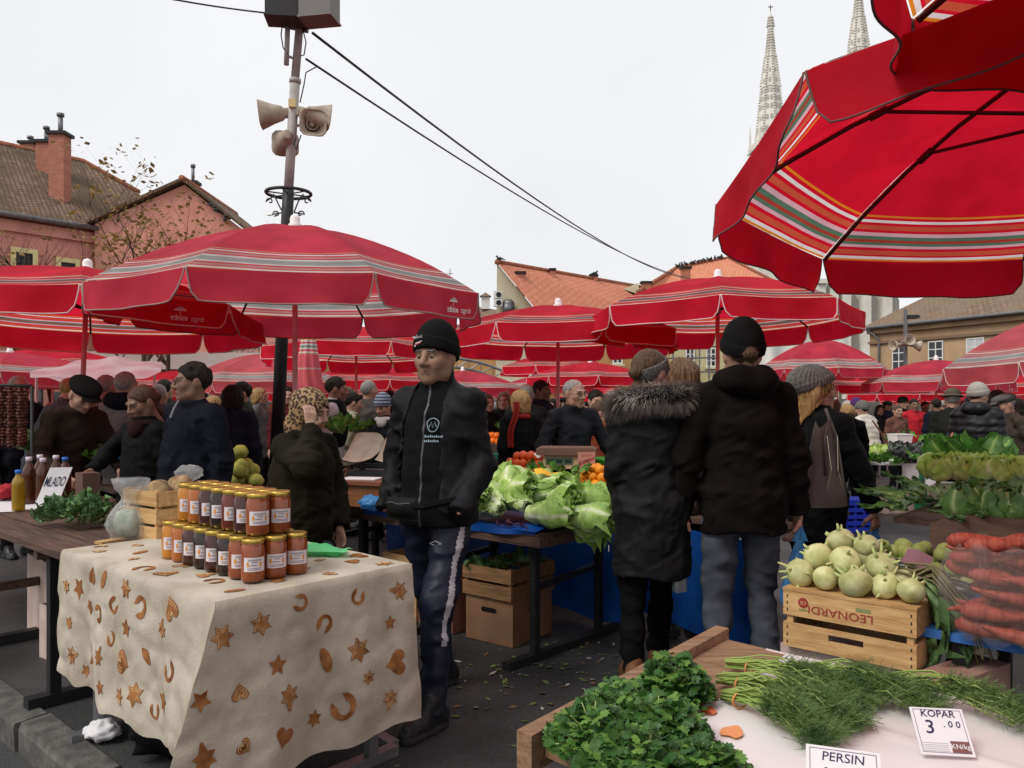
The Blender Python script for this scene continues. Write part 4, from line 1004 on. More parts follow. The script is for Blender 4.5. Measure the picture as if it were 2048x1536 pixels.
def valance_mesh(k, kind, seed):
    f = val_point(k, seed); mb = MB(); mb.grid(lambda u, v: f(u, v), 20, 8, flip=True)
    pts = [f(0, v/10) for v in range(10)]+[f(u/24, 1) for u in range(25)]+[f(1, 1-v/10) for v in range(1, 11)]
    pb = MB(); pb.tube(pts, .0058 if kind != 'deep' else .004, 5)
    return mb.mesh('valance', UM[kind][1], True), pb.mesh('piping', M_PIPING if kind == 'fresh' else (M_PIPDK if kind == 'worn' else M_PIPDD if kind == 'deep' else M_PIPING), True), f
UMESH = {}
def umesh(kind, rise, seed, full=True):
    key = (kind, rise, seed)
    if key not in UMESH:
        rb = MB(); rb.tube([Vector((.06, 0, rise-.03))]+[Vector((r*R0, 0, rise*(1-r**1.75)-.02)) for r in (.2, .4, .6, .8, .99)], .011, 5)
        st = MB(); st.tube([(.04, 0, rise-.34), (.52*R0, 0, rise*(1-.52**1.75)-.02)], .009, 5); st.tube([(.5*R0, 0, rise*(1-.5**1.75)-.024), (.55*R0, 0, rise*(1-.55**1.75)-.026)], .018, 6)
        UMESH[key] = (canopy_mesh(kind, rise, seed), [valance_mesh(k, kind, seed+k*1.7) for k in range(8)], rb.mesh('rib', M_URIB, True), st.mesh('strut', M_URIB, True))
    return UMESH[key]
def umbrella(label, x, y, ze, rz=0.0, tilt=(0, 0), kind='fresh', rise=.5, seed=0.0, scale=1.0, logos=(), near=True, pole_shift=(0, 0), ribs=True):
    """ze: height of the rim above the camera ground; rz in degrees; tilt about x and y in degrees"""
    z0 = gz(y); T = thing('market_umbrella', label, 'umbrella', (x, y, z0), 0, 'red market umbrellas')
    cm, vm, rb, st = umesh(kind, rise, seed)
    rot = (Euler((math.radians(tilt[0]), math.radians(tilt[1]), 0)).to_matrix() @ Euler((0, 0, math.radians(rz))).to_matrix()).to_euler(); loc = (0, 0, ze-z0)
    def L(n, me, par=T, r=rot, l=loc):
        o = link(n, me, par, l, r)
        if par is T: o.scale = (scale,)*3
        return o
    L('canopy', cm)
    for k, (v, p, f) in enumerate(vm):
        vo = L('valance', v)
        link('piping', p, vo)
        if k in logos:
            lm = MB(); Lk = (ring(k+1)-ring(k)).length*R0
            def g(u, w): # u metres along from the logo centre, w up; the outside reads left to right
                return f(.5-(u+logos[k])/Lk*-1 if False else .5+(u+logos[k])/Lk, (.5*VD-w)/VD, .004)
            letter(lm, 'tržnice', .062, g, bold=.02, off=(-.055, -.045), sx=.8); letter(lm, 'zagreb', .062, g, bold=-.004, off=(.10, -.045), sx=.72)
            lm.prism([(-.052+.104*i/10, .012+.033*math.sin(PI*i/10)) for i in range(11)], lambda u, w, s: g(u-.05, w)+Vector((0, 0, 0))*s); lm.f = lm.f[:-11] if False else lm.f
            lm.prism([(-.0025, -.022), (.0025, -.022), (.0025, .012), (-.0025, .012)], lambda u, w, s: g(u-.05, w))
            lm.build('printed_logo', M_LOGO, vo)
    if ribs:
        for k in range(8):
            rk = (Euler((math.radians(tilt[0]), math.radians(tilt[1]), 0)).to_matrix() @ Euler((0, 0, math.radians(rz+22.5+45*k))).to_matrix()).to_euler()
            ro = L('rib', rb, T, rk)
            if near: link('strut', st, ro)
    Rm = Euler(rot).to_matrix(); top = Vector(loc)+Rm @ Vector((0, 0, rise*scale)); 
    pm = MB(); pm.tube([(pole_shift[0], pole_shift[1], 0), tuple(top)], .022, 8); pm.tube([Vector(loc)+Rm@Vector((0, 0, rise-.38)), Vector(loc)+Rm@Vector((0, 0, rise-.31))], .04, 8); pm.build('pole', M_UPOLE, T, True)
    fm = MB(); fm.lathe([(.05, -.02), (.055, .02), (.04, .035), (.042, .07), (.03, .095), (.005, .105)], 10, c=tuple(top)); fm.build('finial', M_FINIAL, T, True)
    bs = MB(); bs.box((pole_shift[0], pole_shift[1], .03), (.30, .30, .06)); bs.tube([(pole_shift[0], pole_shift[1], .1), (pole_shift[0], pole_shift[1], .35)], .032, 8); bs.build('base', M_DARKMET, T)
    return T
umbrella('large worn red umbrella with logo, in front of the loudspeaker post', -1.736, 6.4, 2.27, 12, (0, 0), 'worn', .56, 1.0, logos={6: .33})
umbrella('red umbrella with dim logo at the left edge, above the bottles', -3.75, 7.05, 2.215, 4, (-2.6, 0), 'fresh', .38, 2.0, logos={6: .22}, pole_shift=(-.1, 0))
umbrella('near red umbrella seen from below at the upper right', 2.35, 3.2, 2.45, 0, (-8, 0), 'deep', .5, 3.0)
umbrella('red cloth umbrella corner hanging at the top right corner', 2.17, 1.34, 2.625, 14, (4, -3), 'deep', .45, 4.0)
umbrella('red umbrella with white knob above the man in black beanie', XX(1436, 8.75), 8.75, 2.36, 9, (-2, 0), 'fresh', .42, 5.0)
umbrella('red umbrella with white knob in the centre, over the orange stall', XX(1116, 9.9), 9.9, 2.25, -7, (-1.5, 0), 'fresh', .36, 6.0)
umbrella('red umbrella behind the big worn one, pole beside the scale', XX(712, 12.9), 12.9, 2.22, 8, (-3.5, 0), 'fresh', .4, 7.0)
umbrella('domed red umbrella right of the man in black beanie', XX(1645, 19), 19, 2.16, 14, (0, 0), 'worn', .72, 8.0, near=False)
umbrella('wide domed red umbrella before the beige house windows', XX(1872, 17.6), 17.6, 1.83, -3, (0, 0), 'worn', .5, 9.0, near=False, logos={6: .2})
umbrella('faded red umbrella cut by the right edge', XX(2165, 9.4), 9.4, 1.98, 10, (0, -6), 'faded', .55, 10.0)
far = [('low red umbrella left of the blonde in grey beanie', 1675, 21.5, 1.83, 'fresh', .38), ('red umbrella low between white jacket and red jacket', 1790, 25, 1.62, 'fresh', .34),
       ('red umbrella rim left behind the parka woman, higher one', 1110, 21, 2.30, 'fresh', .36), ('red umbrella behind the parka woman, lower one', 1180, 19, 1.98, 'fresh', .36),
       ('small red umbrella low under the centre umbrella', 1092, 24.5, 1.86, 'worn', .36), ('red umbrella beside the collar of the man in beanie', 925, 19.5, 1.74, 'worn', .42),
       ('red umbrella far behind the scale pans', 740, 17.6, 1.86, 'fresh', .36), ('low red umbrella behind the striped beanie shopper', 850, 22, 1.66, 'worn', .34),
       ('faded red umbrella with grey stripes left of the post', 530, 15.2, 1.78, 'faded', .55), ('red umbrella behind the man in glasses', 372, 18.5, 1.78, 'fresh', .36),
       ('worn red umbrella behind the hanging strings', 20, 12.6, 1.86, 'worn', .34), ('red umbrella rim low at the far left', 105, 15.8, 2.12, 'fresh', .36),
       ('red umbrella at the far right beyond the knit cap man', 2030, 22, 1.80, 'fresh', .36), ('low far red umbrella right of the dome', 1950, 27, 1.60, 'worn', .34),
       ('far red umbrella low behind the glasses vendor', 1200, 28, 1.58, 'fresh', .34), ('far small red umbrella under the truss', 985, 25.5, 1.72, 'fresh', .34),
       ('far red umbrella low behind the tall pole man', 640, 23.5, 1.62, 'fresh', .34), ('far red umbrella behind the grey haired men', 250, 21, 1.55, 'fresh', .3),
       ('red umbrella peeking right of the knitted beanie blonde', 1560, 25, 1.72, 'fresh', .34), ('far red umbrella between the dark hats', 1850, 29, 1.52, 'fresh', .3),
       ('bright red umbrella sliver over the left crowd', 40, 18.5, 1.93, 'fresh', .3)]
for i, (lb, px, Y, ze, kd, rs) in enumerate(far):
    umbrella(lb, XX(px, Y), Y, ze, (i*23) % 45, (0, 0), kd, rs, (i % 3)+20.0, near=False, ribs=Y < 20)
# pale pink awning cloth slumped over a frame at the left
T = thing('pink_awning', 'pale pink translucent awning cloth left of the man in glasses', 'awning')
M_AWN = mat('awning_pink', lin((236, 196, 200)), lin((222, 150, 160)), rough=.6, scale=2, transl=.5)
def awn(u, v):
    px = 60+262*u; pyt = 744-30*math.sin(min(1, u*1.45)*PI/2)**1.2+(46*max(0, u-.62)**1.3); pyb = 752+16*math.sin(u*PI)-16*max(0, u-.6)
    Y = 11.2-1.5*v+.8*u; p = at(px, pyt+(pyb-pyt)*v, Y); p.z += .02*math.sin(u*21+v*5); return p
b = MB(); b.grid(awn, 40, 10); b.build('cloth', M_AWN, T, True)
for u in (.05, .95):
    b = MB(); p = awn(u, .05); b.tube([(p.x, p.y, gz(p.y)), tuple(p)], .02, 6); b.build('post', M_UPOLE, T)
# furled umbrella
c = Vector((XX(617, 10.5), 10.5, 0)); T = thing('furled_umbrella', 'closed pink red umbrella hanging furled beside the dark post', 'umbrella', (c.x, c.y, gz(10.5)))
zt, zb_ = ZZ(655, 10.5)-gz(10.5), ZZ(812, 10.5)-gz(10.5)
def fr(a, z):
    t = (zt-z)/(zt-zb_); return 1+.16*math.sin(a*8+2*math.sin(t*4))
prof = []; av = []
for i in range(25):
    t = i/24; z = zt-(zt-zb_)*t; prof.append((.05+.135*min(1, t*1.15)**.8-.04*max(0, t-.8), z))
mb = MB(); mb.lathe(prof[::-1], 32, wob=fr); att = []
for v in mb.v:
    t = (zt-v[2])/(zt-zb_); att.append(t*2.0 if t < .5 else .2)
M_FURL = ramp_mat('furled_cloth', 'rad', [(0, RED3), (.30, (.7, .35, .1)), (.33, (.75, .7, .68)), (.37, RED3), (.42, (.7, .66, .64)), (.46, (.25, .3, .26)), (.52, (.72, .68, .66)), (.56, RED3), (.62, (.7, .66, .64)), (.66, (.66, .3, .12)), (.69, RED3)], rough=.8, transl=.2, noise=.12)
mb.build('cloth', M_FURL, T, True, attrs={'rad': att})
b = MB(); b.tube([(0, 0, 0), (0, 0, zt+.1)], .022, 8); b.build('pole', M_UPOLE, T)

# ------------------------------------------------------------------ post with loudspeakers, lamps and wires
PY = 8.6
def pp(px, py, Y=PY): return at(px, py, Y)
M_POST = mat('concrete_post', lin((182, 176, 172)), lin((156, 150, 146)), rough=.7, scale=6, bump=.1)
M_POSTDK = mat('post_black', (.025, .026, .028), rough=.5)
M_HORN = mat('horn_beige', lin((186, 172, 156)), lin((150, 136, 120)), rough=.6, scale=8)
T = thing('loudspeaker_post', 'tall post with four beige horn loudspeakers and a wire ring bracket', 'post')
lowp = Vector((XX(546, PY), PY, gz(PY)))
b = MB(); b.tube([lowp, pp(574, 440), pp(577, 380)], [.075, .062, .06], 12); b.build('lower_shaft', M_POSTDK, T, True)
b = MB(); b.tube([pp(577, 381), pp(590, 165)], [.05, .052], 12); b.tube([pp(590, 166), pp(590.5, 158)], .062, 12); b.tube([pp(590, 160), pp(600, 40), pp(604, -40)], [.045, .042, .042], 12); b.build('upper_shaft', M_POST, T, True)
rc = pp(577, 392); rp = []
b = MB(); b.tube([rc+Vector((.235*math.cos(2*PI*i/28), .235*math.sin(2*PI*i/28), .03)) for i in range(29)], .018, 6); ro = b.build('ring', M_POSTDK, T, True)
for k in range(6):
    a = PI/6+k*PI/3; b = MB(); b.tube([rc+Vector((0, 0, .02)), rc+Vector((.235*math.cos(a), .235*math.sin(a), .02))], .008, 5); b.build('spoke', M_POSTDK, ro)
def scroll(c, dx, r=.05): return [c+Vector((dx*(r*(1-.1*i))*math.cos(i*.62), 0, (r*(1-.1*i))*math.sin(i*.62))) for i in range(10)]
for sx in (-1, 1):
    b = MB(); base = pp(577, 425); b.tube([base+Vector((sx*.06, 0, 0)), base+Vector((sx*.09, -.02, .06)), rc+Vector((sx*.13, -.03, -.03)), rc+Vector((sx*.16, 0, .02))], .008, 5)
    b.tube([base+Vector((sx*.06, 0, -.0))]+scroll(base+Vector((sx*.13, 0, -.02)), sx, .045), .008, 5); b.tube([rc+Vector((sx*.16, 0, 0))]+scroll(rc+Vector((sx*.2, 0, -.06)), sx, .045), .008, 5); b.build('scroll_bracket', M_POSTDK, T, True)
def horn(px, py, L, dirv, r=.15):
    o = pp(px, py); m = MB(); n = 20
    prof = [(.035, -L*.62), (.05, -L*.6), (.055, -L*.35), (.075, -L*.30), (.10, -L*.05), (r*.85, L*.2), (r, L*.38), (r*1.05, L*.4), (r*.95, L*.385), (r*.72, L*.2), (.07, .0), (.045, -.02)]
    m.lathe(prof, n, wob=lambda a, z: 1+.10*math.cos(4*a+PI)*(z > 0)); m.lathe([(.062, -L*.02), (.066, L*.16), (.058, L*.165), (.052, L*.0)], 14)
    m.ball((0, 0, L*.05), (.03, .03, .03), 5)
    q = Vector(dirv).to_track_quat('Z', 'Y').to_euler(); h_ = m.build('loudspeaker', M_HORN, T, True, o, q)
    k = MB(); k.tube([o-Vector(dirv).normalized()*L*.3, Vector((pp(586, py).x, PY, o.z))], .016, 6); k.build('bracket', M_HORN, T)
horn(546, 228, .34, (-1, -.15, -.12)); horn(624, 250, .30, (.35, -1, -.08)); horn(632, 232, .32, (.9, .5, -.12)); horn(572, 280, .28, (-.35, 1, -.06))
b = MB(); b.box(pp(588, 211)+Vector((0, -.06, 0)), (.075, .05, .085)); b.build('junction_box', mat('box_yellow', lin((206, 186, 130)), rough=.6), T)
b = MB(); b.tube([pp(580, 40)+Vector((0, -.08, 0)), pp(577, 136)+Vector((0, -.08, 0))], .028, 8); b.tube([pp(577, 118)+Vector((0, -.08, 0)), pp(592, 118)], .015, 6); b.build('side_tube', M_POST, T, True)
b = MB(); b.beam(pp(552, 46), pp(616, 60), .06, .05); b.build('cross_arm', M_POSTDK, T)
for px0, px1, dy, ry in ((535, 612, 0, .12), (606, 672, -.12, -.18)):
    b = MB(); c0, c1 = pp(px0, -34, PY-.2+dy), pp(px1, 40, PY-.2+dy); b.box(((c0.x+c1.x)/2, PY-.2+dy, (c0.z+c1.z)/2), (c1.x-c0.x, .26, c0.z-c1.z), ry); b.box(((c0.x+c1.x)/2, PY-.2+dy, c1.z-.008), (c1.x-c0.x+.02, .29, .02), ry); b.build('floodlight', mat('flood_dark', (.03, .028, .028), rough=.5) if dy == 0 else mat('flood_grey', (.16, .15, .14), rough=.5), T)
for pts in ([(566, 40), (562, 70), (566, 95), (576, 108)], [(606, 60), (612, 85), (608, 110), (600, 112)], [(600, 205), (608, 170), (612, 145), (636, 132)], [(592, 275), (588, 290), (592, 300), (602, 270)]):
    b = MB(); b.tube([pp(x, y, PY-.1) for x, y in pts], .007, 5); b.build('loose_cable', M_POSTDK, T, True)
def wire(label, a, b_, sag, r=.012):
    pts = []
    for i in range(31):
        t = i/30; p = a.lerp(b_, t); p.z -= sag*4*t*(1-t); pts.append(p)
    m = MB(); m.tube(pts, r, 5); tag(m.build('overhead_wire', M_POSTDK, None, True), label, 'wire')
wire('upper overhead wire running from the loudspeaker post to the orange roof', pp(625, 66), at(1425, 556, 44), .9, .016)
wire('lower overhead wire running from the loudspeaker post to the orange roof', pp(612, 118), at(1450, 560, 44), .8, .013)
wire('overhead wire leaving the loudspeaker post towards the upper left', pp(575, 30), at(300, -10, 7.5), .02, .009)
# second lamp post at the right
T = thing('lamp_post', 'grey post with loudspeakers before the beige house', 'post'); LY = 24
b = MB(); b.tube([(XX(1811, LY), LY, gz(LY)), at(1811, 618, LY)], .06, 8); b.build('shaft', M_ZINC, T)
b = MB(); b.box(at(1824, 634, LY), (.32, .3, .1)); b.build('lamp_head', M_POSTDK, T)
for dx, dv_ in ((-14, (-1, -.3, -.1)), (2, (.05, -1, .1)), (15, (1, -.3, -.2))):
    m = MB(); m.lathe([(.05, -.25), (.06, 0), (.15, .16), (.17, .22), (.15, .21), (.05, .05)], 12); m.build('loudspeaker', M_HORN, T, True, at(1811+dx, 690 if dx != 2 else 682, LY-.2), Vector(dv_).to_track_quat('Z', 'Y').to_euler())
# ------------------------------------------------------------------ the people in the market
def adopt(o, T):
    o.parent = T; o.matrix_parent_inverse = (Matrix.Translation(T.location) @ Matrix.Rotation(T.rotation_euler[2], 4, 'Z')).inverted(); return o
def cloth(name, c, c2=None, rough=.85, spec=.12, bump=.25, bscale=160, sheen=0, scale=9):
    if name in MATS: return MATS[name]
    if max(c) < .07: c = tuple(x*.55 for x in c); c2 = tuple(x*.55 for x in c2) if c2 else None
    m = mat(name, c, c2 or tuple(x*.7 for x in c), rough=rough, scale=scale, spec=spec, bump=bump, bscale=bscale, sheen=sheen, bdist=.004)
    n = m.node_tree; p = n.nodes['Principled BSDF']; old = p.inputs['Normal'].links[0].from_socket     # soft creases over the weave
    t = n.nodes.new('ShaderNodeTexNoise'); t.noise_type = 'RIDGED_MULTIFRACTAL'; t.inputs['Scale'].default_value = 9; t.inputs['Detail'].default_value = 2.5
    tcn = n.nodes.new('ShaderNodeTexCoord'); n.links.new(tcn.outputs['Object'], t.inputs['Vector']); b = n.nodes.new('ShaderNodeBump'); b.inputs['Strength'].default_value = .35; b.inputs['Distance'].default_value = .012
    n.links.new(t.outputs['Fac'], b.inputs['Height']); n.links.new(old, b.inputs['Normal']); n.links.new(b.outputs[0], p.inputs['Normal'])
    return m
SK_M_SHADE = skin_mats('weathered', (.31, .165, .112), (.20, .085, .07), (.185, .108, .08)); SK_F = skin_mats('fair', (.42, .235, .17)); SK_T_SHADE = skin_mats('tan', (.23, .12, .08)); SK_D = skin_mats('brown', (.13, .07, .045))  # weathered and tan skins are darkened: face shade put into the colour
BLK = cloth('black_shell', (.010, .010, .012), (.018, .018, .022), rough=.68, spec=.2); NAVY = cloth('navy_cloth', (.012, .015, .026)); BRN = cloth('dark_brown_wool', (.017, .013, .011), (.011, .009, .008), rough=.95, spec=.08)
OLV = cloth('olive_brown_wool', (.034, .028, .019), (.022, .018, .013), rough=.95, spec=.06); FLEECE = cloth('charcoal_fleece', (.016, .017, .019), rough=.95, spec=.06); GREYC = cloth('grey_cloth', (.16, .155, .15)); SLATE = cloth('slate_cloth', (.06, .075, .085))
TRK = cloth('track_navy', (.013, .018, .040), (.02, .026, .052), rough=.5, spec=.3); STRP = mat('track_stripe', (.42, .40, .43), rough=.7); JEAN = cloth('grey_jeans', (.080, .088, .108), (.045, .051, .066), scale=4); BLKT = cloth('black_trousers', (.011, .011, .012))
BOOT = mat('black_boot', (.012, .012, .013), rough=.45, bump=.2); SOLE = mat('rubber_sole', (.022, .022, .022), rough=.8); TAN = mat('tan_boot', (.20, .085, .032), (.14, .06, .025), rough=.7, scale=14); TANS = mat('tan_sole', (.09, .05, .03), rough=.8)
KNIT_B = mat('black_knit', (.009, .009, .009), rough=.95, bump=.5, bscale=220, spec=.1); KNIT_G = mat('grey_knit', (.17, .165, .155), (.10, .097, .092), rough=.95, scale=60, bump=.7, bscale=150, spec=.1); KNIT_L = mat('pale_knit', (.40, .37, .33), (.3, .28, .25), rough=.95, scale=70, bump=.5, bscale=150)
H_BR = mat('brown_hair', (.055, .028, .015), (.11, .06, .03), rough=.45, scale=3, stretch=(40, 40, 3), bump=.7, bscale=4, bdist=.02, spec=.4); H_DK = mat('dark_hair', (.010, .007, .006), (.020, .014, .010), rough=.6, spec=.2, scale=3, stretch=(40, 40, 4), bump=.7, bscale=4, bdist=.02); H_BL = mat('blond_hair', (.44, .27, .10), (.26, .14, .05), rough=.4, scale=3, stretch=(44, 44, 3), bump=.7, bscale=4, bdist=.02, spec=.45)
H_GR = mat('grey_hair', (.33, .31, .29), (.2, .19, .18), rough=.6, scale=4, stretch=(40, 40, 6), bump=.7, bscale=4, bdist=.02); H_RD = mat('auburn_hair', (.09, .03, .018), (.05, .02, .012), rough=.5, scale=3, stretch=(40, 40, 4), bump=.7, bscale=4, bdist=.02); H_GB = mat('golden_brown_hair', (.22, .12, .055), (.09, .045, .02), rough=.45, scale=3, stretch=(38, 38, 2.5), bump=.7, bscale=4, bdist=.02)
# leopard kerchief
def leopard():
    m = mat('leopard_print', (.28, .17, .08), rough=.8); n = m.node_tree; L = n.links; p = n.nodes['Principled BSDF']
    v = n.nodes.new('ShaderNodeTexVoronoi'); v.inputs['Scale'].default_value = 58; tcn = n.nodes.new('ShaderNodeTexCoord'); L.new(tcn.outputs['Object'], v.inputs['Vector'])
    r = n.nodes.new('ShaderNodeValToRGB'); e = r.color_ramp.elements; e[0].position = 0; e[0].color = (.13, .06, .025, 1); e[1].position = .30; e[1].color = (.030, .014, .008, 1)
    for ps, c in ((.48, (.035, .016, .01)), (.56, (.27, .16, .075)), (.8, (.33, .21, .10))): x = e.new(ps); x.color = (*c, 1)
    L.new(v.outputs['Distance'], r.inputs[0]); L.new(r.outputs[0], p.inputs['Base Color']); return m
LEO = leopard()

# --- the man in the middle
P = person('tall man in black beanie and open black jacket behind the jar table', -.36, 3.80, math.radians(-28), 1.80, yaw=.05, pitch=.02, g=1.12, h=.009, skin=SK_M_SHADE, coat=[BLK], hem=.835, collar=.095, sleeve=1.02,
           trousers=[TRK, STRP], stripe=1, shoes=[BOOT, SOLE], hat=('beanie', KNIT_B), inner=[FLEECE, mat('dull_zip', (.05, .05, .055), rough=.5)], opening=(.15, .085, -.045, .0), feet=((.135, -.26), (-.12, .22)), stub=True, folds=1.0,
           armL=((.205, -.13, .92), (.12, 1, 0)), armR=((-.24, -.06, .90), (-.6, 1, 0)), handL='hidden', handR='hidden', toe=(-.1, -.3))
k = P['k']
hb = MB(); hm = P['headmap']
def hatp(u, w, o=.0):
    a = -.30+u/.105; return Vector(hm((math.sin(a)*(.0985+o), .014-math.cos(a)*(.1185+o), .066+w+.012*abs(a))))
hb.tube([hatp(-.030+.0042*i, .008+.0012*i*.6+(.005 if i % 2 else -.003)+(.006 if i in (7, 13) else 0), .0025) for i in range(15)], .0017, 4); hb.prism([(-.024, -.021), (-.008, -.018), (-.013, -.026), (-.022, -.026)], lambda x, y, s: hatp(x, y, .002+.001*s)); hb.prism([(-.012, -.010), (.030, .004), (.028, .000), (-.010, -.014)], lambda x, y, s: hatp(x, y, .002+.001*s))
hb.build('hat_lettering', mat('thread_white', (.6, .58, .56), rough=.9), P['T'])
hb = MB(); hb.prism([(-.02, -.012), (.022, -.004), (.02, -.010), (-.015, -.019)], lambda x, y, s: hatp(x, y, .002+.001*s)); hb.build('hat_emblem', mat('thread_red', (.4, .05, .06), rough=.9), P['T'])
# chest emblem on the sweater
def chestp(u, w): 
    return Vector((.085+u, -.150-.016*(1.40-1.30-w)/.1+.45*max(0, u+.085-.03)**1.3, 1.30+w))*k
M_PRT = mat('print_blue', (.30, .40, .46), rough=.8)
b = MB(); ring_ = [(.026*math.cos(a)*(1+.12*math.sin(3*a)), .030*math.sin(a)) for a in [2*PI*i/18 for i in range(19)]]
for sgn in (1,):
    b.tube([chestp(x, y) for x, y in ring_], .0022, 4); b.tube([chestp(-.016, -.01), chestp(-.008, .014), chestp(0, -.012), chestp(.008, .014), chestp(.016, -.008)], .002, 4)
b.build('chest_emblem', M_PRT, P['T'])
b = MB()
for row, n_, y0 in ((0, 10, -.050), (1, 8, -.070)):
    for i in range(n_):
        x0 = -.034+.0085*i; hgt = .004+.003*((i*7+row) % 3 == 0); b.prism([(x0, y0-.005), (x0+.0055, y0-.005), (x0+.0055, y0+hgt), (x0+.001, y0+hgt*.7)], lambda x, y, s: chestp(x, y))
b.build('chest_lettering', M_PRT, P['T'])
# belt bag
b = MB(); b.grid(lambda u, v: Vector((-.105+.17*u, -.220-.03*math.sin(PI*u)**.5*math.sin(PI*min(1, v*1.15))**.5-.02, .985-.10*v))*k, 14, 8); bb = b.build('belt_bag', cloth('bag_black', (.014, .014, .014), rough=.6), P['T'], True)
b = MB(); b.tube([Vector((-.08+.013*i, -.266, .962+.003*math.sin(i)))*k for i in range(10)], .0022, 4); b.build('zip', M_ZINC, bb)
b = MB(); b.tube([Vector((-.19, -.12, .985))*k, Vector((-.115, -.24, .95))*k, Vector((.1, -.245, .95))*k, Vector((.19, -.13, .975))*k], .016, 6); b.build('belt', BLKT, P['T'])
b = MB(); b.tube([Vector((.085+.026*math.cos(a), -.135+.02*math.cos(a)*.3, .775+.011*math.sin(a)))*k for a in [PI/2*i for i in range(5)]], .003, 4); b.build('diamond_emblem', STRP, P['T'])

# --- woman in parka, fur hood
P = person('woman in long black parka with fur hood and grey headband', .715, 4.1, PI-.05, 1.73, yaw=-.85, g=1.12, h=.010, skin=SK_F, coat=[BLK], hem=.565, flare=.12, collar=.05, trousers=BLKT, shoes=[TAN, TANS], hair=('bun', H_BR), hat=('headband', KNIT_G),
           feet=((.10, .02), (-.07, -.32)), armR=((-.27, -.14, .96), (-1, .6, 0)), armL=((.15, -.19, .94), (.15, 1, 0)), sleeve=.95, handR=dict(curl=.9), handL='hidden', folds=1.0)
k = P['k']; fm = MB(); fb = MB(); rr = random.Random(4)
loop = []
for i in range(40):
    a = 2*PI*i/40; loop.append(Vector((.185*math.cos(a), .06+.105*math.sin(a)+.02, 1.468+.02*math.sin(a)-.015*math.cos(a)))*k)
M_FUR = mat('hood_fur', (.20, .175, .155), (.50, .45, .41), rough=.9, scale=14); hoodb = MB(); hoodb.tube(loop+[loop[0]], .05, 10); hoodb.build('hood', BLK, P['T'], True)
for i in range(10000):
    a = rr.uniform(0, 2*PI); t = a/(2*PI)*40; i0 = int(t) % 40; c = loop[i0].lerp(loop[(i0+1) % 40], t-int(t)); ph = rr.uniform(0, 2*PI)
    ra = Vector((math.cos(a), math.sin(a), 0)); d = (ra*math.cos(ph)+Vector((0, 0, 1))*math.sin(ph)+Vector((rr.uniform(-.4, .4), rr.uniform(-.4, .4), rr.uniform(-.5, .2)))).normalized()
    s = d.orthogonal().normalized()*.0017; p = c+d*.035; L = rr.uniform(.03, .075); m2 = p+d*L*.6+Vector((0, 0, -.004)); fm.add([p-s, p+s, m2+s*.7, m2-s*.7, p+d*L+Vector((rr.uniform(-.008, .008), rr.uniform(-.008, .008), -.018))], [(0, 1, 2, 3), (3, 2, 4)])
tag(fm.build('fur_trim', M_FUR, P['T']), kind='stuff')
b = MB(); b.box((Vector((.222, .02, .70))*k), (.004, .014, .03)); b.build('cloth_label', STRP, P['T'])

# --- man in black beanie, back view
P = person('broad man in black ribbed beanie and brown hooded jacket seen from behind', 1.150, 4.0, PI+.04, 1.83, g=1.22, h=.010, skin=SK_F, coat=[BRN], hem=.765, collar=.02, trousers=JEAN, shoes=[BOOT, SOLE], hair=('bun', H_BR), hat=('beanie', KNIT_B), hood=BRN, scarf=cloth('grey_hoodie', (.09, .085, .085)), feet=((.13, .0), (-.13, -.05)),
           sleeve=1.12, armR=((-.285, -.03, .83), (-1, .5, 0)), armL=((.265, -.06, .86), (.8, .6, 0)), handR=dict(dir=(0, -.05, -1), palm=(1, 0, 0), curl=1.2), folds=1.0, pitch=-.03)
P3 = P
# --- blonde woman
P = person('blonde woman in grey slouch beanie with taupe shoulder bag', 1.76, 4.62, math.radians(122), 1.64, g=1.05, h=.011, skin=SK_F, coat=cloth('green_black_coat', (.016, .02, .02)), hem=.66, trousers=BLKT, shoes=[BOOT, SOLE], hair=('long', H_BL), hat=('slouch', KNIT_G), yaw=-.6,
           armR=((-.26, -.22, .83), (-1, .3, 0)), handR=dict(dir=(-.1, -.1, -1), palm=(1, 0, 0), curl=1.2), puff=0)
P4 = P
M_TAUPE = mat('taupe_leather', (.115, .095, .085), (.085, .07, .062), rough=.45, scale=6, bump=.3, bscale=30)
c = at(1650, 930, 4.30); T = thing('shoulder_bag', 'taupe leather shoulder bag on the blonde woman', 'bag', (c.x, c.y, c.z-.22), math.radians(20))
b = MB(); b.grid(lambda u, v: Vector(((.055+.085*v**.7)*math.cos(2*PI*u)*(1+.05*math.sin(7*2*PI*u)*(1-v)), (.03+.045*v)*math.sin(2*PI*u), .44*(1-v)+.02*math.sin(2*PI*u*3)*(1-v))), 28, 12); b.add([b.v[i] for i in range(12*29, 13*29-1)], [tuple(range(28))[::-1]]); b.build('pouch', M_TAUPE, T, True)
for sx in (-1, 1):
    b = MB(); b.tube([(sx*.045, -.06, .17), (sx*.04, -.045, .36), (.01, -.02, .47), (.03, .03, .52)], .008, 5); b.build('strap', M_TAUPE, T, True)
    b = MB(); b.tube([(sx*.05, -.072, .10), (sx*.022, -.070, .20), (sx*.034, -.052, .38)], .003, 4); b.build('zip', mat('brass', (.5, .42, .3), rough=.3, metal=.9), T)
# --- brown haired woman between
P = person('woman with long loose brown hair between parka woman and beanie man', XX(1362, 5.0), 5.0, PI+.3, 1.72, h=.012, skin=SK_F, coat=cloth('brown_fleece_coat', (.05, .04, .034), (.03, .025, .02)), hem=.7, trousers=BLKT, shoes=[BOOT, SOLE], hair=('long', H_GB), scarf=cloth('fur_brown', (.07, .055, .045)), g=1.1)
